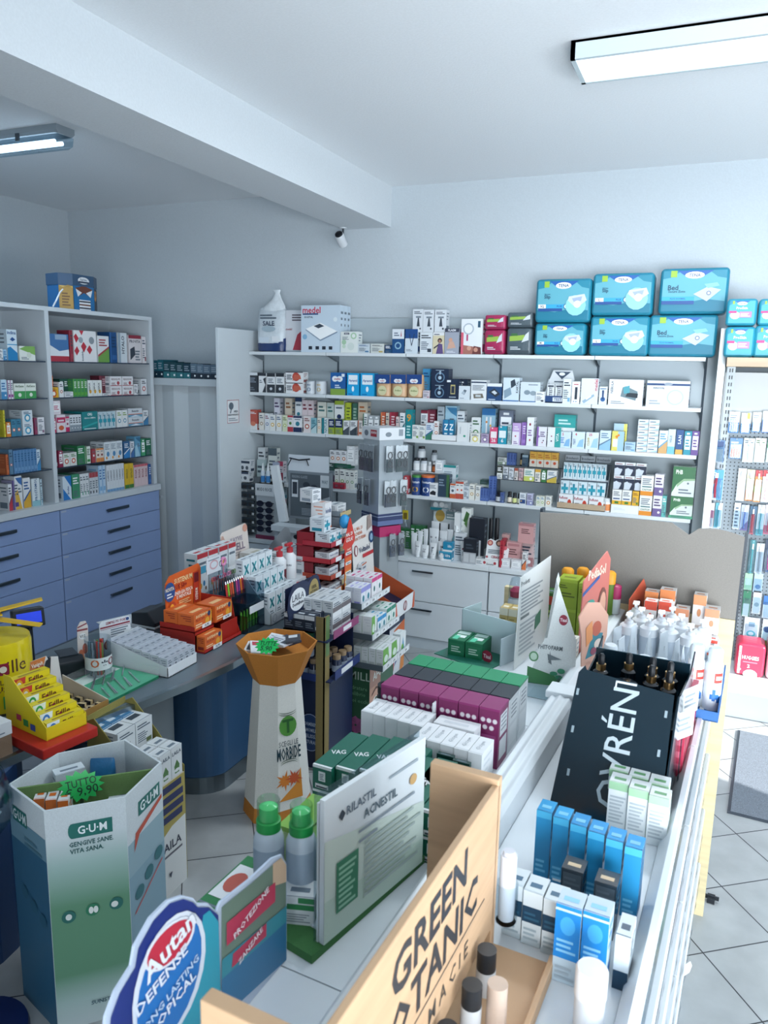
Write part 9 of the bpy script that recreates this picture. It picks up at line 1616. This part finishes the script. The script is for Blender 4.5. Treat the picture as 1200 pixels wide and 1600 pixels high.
# ================================================================ pegboard goods and diapers at the right edge
YG = 5.60
tx = [(1133,1181,466,508),(1183,1232,466,506),(1130,1178,510,551),(1176,1226,508,551)]
PT = [('r',0,0,1,1,'3fa0b8'),('p',[(0,.8),(.35,1),(0,1)],'1a7f9c'),('p',[(.2,1),(.5,.78),(.8,1)],'1559a4'),('o',.5,.88,.2,'e9eff2',.08),('t','TENA',.5,.88,.07,'1d3f6e',.28),('t','ProSkin',.5,.68,.11,'e6f0f4',.5),('o',.25,.35,.2,'dfe3e8',.17),('r',.42,.25,.9,.52,'a87ac8'),('b',.46,.3,.85,.48,3,'e6dcf0'),('r',0,.45,.3,.55,'c8357a'),('p',[(.12,.85),(.2,.85),(.2,1),(.12,1)],'93b83c')]
for k, (a, b, vt, vb) in enumerate(tx):
    A = Py(a, vb, 5.42); B = Py(b, vb, 5.42); z0 = 2.2905 if k > 1 else Py(a, 509, 5.42).z; z1 = Py((a+b)/2, vt, 5.42).z
    soft_pack('incontinence_pack', f"small teal TENA ProSkin pack on the wooden shelf, {['upper','upper','lower','lower'][k]} {['left','right','left','right'][k]} one", B.x-A.x, .2, z1-z0-.002, '2f93ac', PT, (A.x, 5.42, z0+.001), 0, 'small teal packs on the wooden shelf', 'pack')
def blister(name, u0, u1, vt, vb, back, P, label, grp, shape=None, cat='blister pack', d=.02):
    y = YG-.05; A = Py(u0, vb, y); B = Py(u1, vb, y); w = B.x-A.x; z0 = A.z; H = Py(u0, vt, y).z-z0
    t = thing(name, label, cat, (A.x, y, z0), 0, grp)
    MB().prism([(0,0),(w,0),(w,H),(0,H)], 0, .0015, back, 'y').prints(P, w, H).build('backing_card', t)
    MB().prism([(w*.08,H*.05),(w*.92,H*.05),(w*.92,H*.72),(w*.08,H*.72)], -d, -.001, 'e6eef2:clear', 'y').build('clear_blister', t)
    if shape: shape(w, H, t)
    MB().rod([(w/2,.05,H*.95),(w/2,-.01,H*.95),(w/2,-.012,H*.95+.008)], .002, 'c9d0d4:metal').build('hook', t)
def brush(c):
    def f(w, H, t): MB().rod([(w*.5,-.008,H*.08),(w*.45,-.009,H*.4),(w*.5,-.008,H*.6),(w*.5,-.008,H*.85)], w*.09, c, 6).box(w*.38,-.018,H*.74,w*.62,-.006,H*.9,'e3e6ea').build('toothbrush', t)
    return f
def inter(c):
    def f(w, H, t):
        m = MB()
        for i in range(4): m.rod([(w*(.2+.2*i),-.008,H*.08),(w*(.2+.2*i),-.008,H*.5)], w*.05, c, 5)
        m.build('small_brushes', t)
    return f
g = 'blister packs on the pegboard'
BLU = [('r',0,0,1,.5,'2a78b8'),('b',.1,.6,.9,.9,3,'8a9aa6')]
k = 0
for u0, u1, vt, vb, bk, P, sh, lb in (
 (1137,1153,643,676,'dfe3e6',BLU,inter('e3e8ec'),'blue and white interdental brush pack in the top row'),
 (1156,1171,645,677,'dfe3e6',[('r',0,0,1,.5,'2a78b8'),('r',.6,.5,.9,1,'b8c04a')],inter('e3e8ec'),'blue white and yellow interdental pack in the top row'),
 (1174,1187,644,675,'dfe3e6',BLU,None,'blue and white narrow pack in the top row'),
 (1189,1206,642,676,'c9d3dc',[('r',0,0,1,.6,'3a6aa8'),('o',.5,.5,.3,'dfe3e6')],None,'blue pack at the right end of the top row'),
 (1113,1130,687,722,'5a7fa8',[('r',.1,.0,.9,.6,'9aa4ae'),('r',.1,.7,.9,.95,'1d3f70')],None,'blue and grey pack beside the white upright'),
 (1138,1158,684,716,'5a84b8',[('r',.1,.1,.9,.5,'c9d6e0'),('b',.1,.6,.9,.9,2,'dfe3e6')],inter('d9643a'),'blue pack of orange small brushes in the second row'),
 (1159,1176,684,722,'cfdcdc',[('b',.1,.8,.9,.95,2,'5a6a76')],brush('7fb0b8'),'pale pack in the second row'),
 (1177,1194,684,722,'d9dcd6',[('b',.1,.8,.9,.95,2,'3f6a3a')],brush('c9c49a'),'cream pack in the second row'),
 (1196,1212,684,722,'c9dccc',[('r',0,.6,1,1,'5aa06a')],None,'green pack at the right end of second row'),
 (1106,1127,733,780,'4a9ac8',[('o',.3,.6,.2,'c03a4a'),('r',0,0,.6,.2,'dfe6ea'),('b',.1,.8,.6,.95,2,'dfe6ea')],brush('c9304a'),'electric toothbrush pack with red and blue print'),
 (1149,1162,731,782,'d3d8dc',[('o',.5,.85,.3,'c3ccd2')],brush('c9b8c0'),'clear toothbrush pack in the third row, first'),
 (1163,1175,733,782,'d9cfa8',[('r',0,0,1,.35,'c9803a'),('o',.5,.85,.3,'c3ccd2')],brush('a8c04a'),'green toothbrush pack in the third row, second'),
 (1176,1187,734,784,'d98a3a',[('r',0,.8,1,1,'c02f38'),('r',0,.3,1,.5,'b8c83a')],brush('b8c83a'),'yellow-green toothbrush pack in the third row, third'),
 (1188,1200,734,784,'dfe3e6',[('r',0,.8,1,1,'c02f38'),('b',.1,.1,.9,.4,3,'b03a4a')],brush('c03a4a'),'red toothbrush pack in the third row, fourth'),
 (1103,1113,785,824,'e0d9dc',[('r',0,.4,1,.7,'c97a94')],brush('c97a94'),'white and pink pack beside the upright, fourth row'),
 (1115,1126,785,824,'d3e0e6',[('r',0,0,.5,1,'5aa8b8')],brush('5aa8b8'),'white and teal pack beside the upright, fourth row'),
 (1144,1154,785,826,'e3e6ea',[('b',.2,.1,.8,.9,6,'5a6a80')],None,'white lettered pack in the fourth row'),
 (1155,1167,788,828,'b9c0d8',[('p',[(0,0),(1,.4),(1,0)],'6a5a9a')],brush('5a7ac0'),'lilac pack in the fourth row'),
 (1168,1179,790,834,'2f5a78',[('r',.2,0,.8,.7,'c04a5a')],brush('c93a4a'),'dark pack with red brush in the fourth row'),
 (1180,1191,788,836,'d3dfe3',[('r',0,0,1,.2,'3f9aa8')],brush('3f9aa8'),'pale pack with teal brush in the fourth row'),
 (1192,1206,788,834,'d8c6cc',[('r',0,0,1,.3,'b84a6a')],brush('c93a5a'),'rosy pack at the end of the fourth row'),
 (1167,1177,843,895,'2f6a70',[('r',.3,0,.7,1,'4aa0a8')],brush('5ac0c0'),'dark teal toothbrush pack in the fifth row'),
 (1178,1190,848,895,'cfd6dc',[('r',.3,0,.7,.8,'9aa6b0')],brush('7a8a98'),'grey toothbrush pack in the fifth row'),
 (1191,1206,842,893,'1f3550',[('r',.3,0,.7,.8,'3a5a8a')],brush('c94a8a'),'navy toothbrush pack in the fifth row'),
 (1162,1174,895,921,'a8d8ae',[('r',.1,.3,.9,.7,'dfeee0')],None,'mint green pack in the sixth row'),
 (1176,1190,895,925,'b9cfe0',[('o',.5,.3,.3,'3f7fb8')],None,'pale blue pack in the sixth row'),
 (1158,1170,922,962,'2a7a58',[('r',.1,.0,.9,.5,'dfe8e4')],None,'dark green and white pack in the seventh row'),
 (1174,1187,922,958,'e0e6ea',[('o',.5,.4,.3,'9ab0bc')],None,'white bottle-shaped pack in the seventh row'),
 (1190,1206,930,965,'3f78b8',[('r',0,0,1,.6,'cfdce6')],None,'blue and white pack at the end of the seventh row'),
 (1160,1184,963,999,'e0e8ec',[('o',.5,.3,.3,'5ac0cc',.14),('o',.5,.3,.18,'dfe8ec',.08),('r',.3,.6,.7,.8,'8ab0c8')],None,'white rounded pack with turquoise ring above the diapers'),
 (1188,1208,966,1006,'c9d8e0',[('o',.4,.6,.3,'2a4a78'),('r',0,0,1,.15,'d9c04a')],None,'clear pack with dark blue motif above the diapers')):
    blister('blister_pack', u0, u1, vt, vb, bk, P, lb, g, sh)
HG = [('p',[(0,0),(1,0),(1,1),(0,1)],'c4304e'),('t','HUGGIES',.5,.6,.13,'e6dfe4',.7),('r',.2,.42,.8,.46,'d97a8c'),('t','2',.45,.3,.12,'f0e0e4',.2),('o',.55,.0,.3,'e6ecf0',.18),('o',.1,.15,.05,'f0e0e4',.04),('r',.0,.0,.1,1,'d9dee2'),('t','S',.05,.7,.14,'c4304e',.08)]
A = Py(1146, 1060, 5.32); B = Py(1192, 1064, 5.32)
soft_pack('diaper_pack', 'crimson HUGGIES diaper pack on the low white shelf at right', B.x-A.x, .2, Py(1165, 1006, 5.32).z-.246, 'c4304e', HG, (A.x, 5.32, .246))
A2 = Py(1192, 1064, 5.32); soft_pack('diaper_pack', 'white and red diaper pack cut off by the right picture edge', .28, .2, .26, 'd9b8c0', [('r',0,.7,1,1,'c4304e'),('o',.3,.35,.25,'d9a0a8',.25)], (A2.x+.01, 5.32, .246))
# ================================================================ labels: one per thing
from collections import defaultdict
bpy.context.view_layer.update()
tops = [o for o in S.objects if o.parent is None and 'label' in o]
REPL = (('lettered medel', 'with red lettering'), ('medel ', 'red-lettered '), ('Aptamil ', 'milk '), ('TENA Slip pack', 'diaper pack'), ('TENA Bed pack', 'bed pad pack'), ('TENA ProSkin pack', 'pants pack'), ('SUSTENIUM PLUS ', 'vitamin '),
 ('KAYVIE CELL card', 'rounded cream card'), ('KAYVIE CELL ', ''), ('LAILA Dormibene ', ''), ('LAILA sign', 'oval sign'), ('LAILA display', 'gold and white display'), ('LAILA ', ''), ('green AFOMILL floor', 'green floor'), ('AFOMILL', 'green-display'),
 ('Voltadol floor', 'floor'), ('Voltadol', 'pain gel'), ('Autan DEFENSE ', 'insect-repellent '), ('OVRÉN in pale letters', 'in pale vertical letters'), ('HUGGIES ', ''), ('PHB ', ''), ('OKi ', ''), ('Benactiv ', 'tablet '), ('Prostamol ', 'tall '),
 ('lettered PROVITA', 'with red top and dark figure'), ('lettered BIAFIN', 'with bold vertical letters'), ('lettered VISUS', 'with grey letters'), ('lettered BUXI ', ''), ('lettered GREEN BOTANIC', 'with big dark lettering'),
 ('ACNESTIL ', ''), ('G-U-M ', ''), ('PediaSol ', 'sun-care '), (', first row back', ', front row'), ('second row back', 'second row'), ('third row back', 'third row'))
for o in tops:
    for k in ('label', 'group'):
        if k in o:
            for a, b in REPL: o[k] = o[k].replace(a, b)
by = defaultdict(list)
for o in tops: by[o['label']].append(o)
for l, os_ in by.items():
    if len(os_) > 1:
        os_.sort(key=lambda o: seen(o.matrix_world.translation))
        for i, o in enumerate(os_):
            suf = f", {ORD[i]} from left"; w = l.split()
            o['label'] = ' '.join(w[:16-3])+suf if len(w) > 13 else l+suf
for o in tops:
    if len(o['label'].split()) > 16: o['label'] = ' '.join(o['label'].split()[:16])
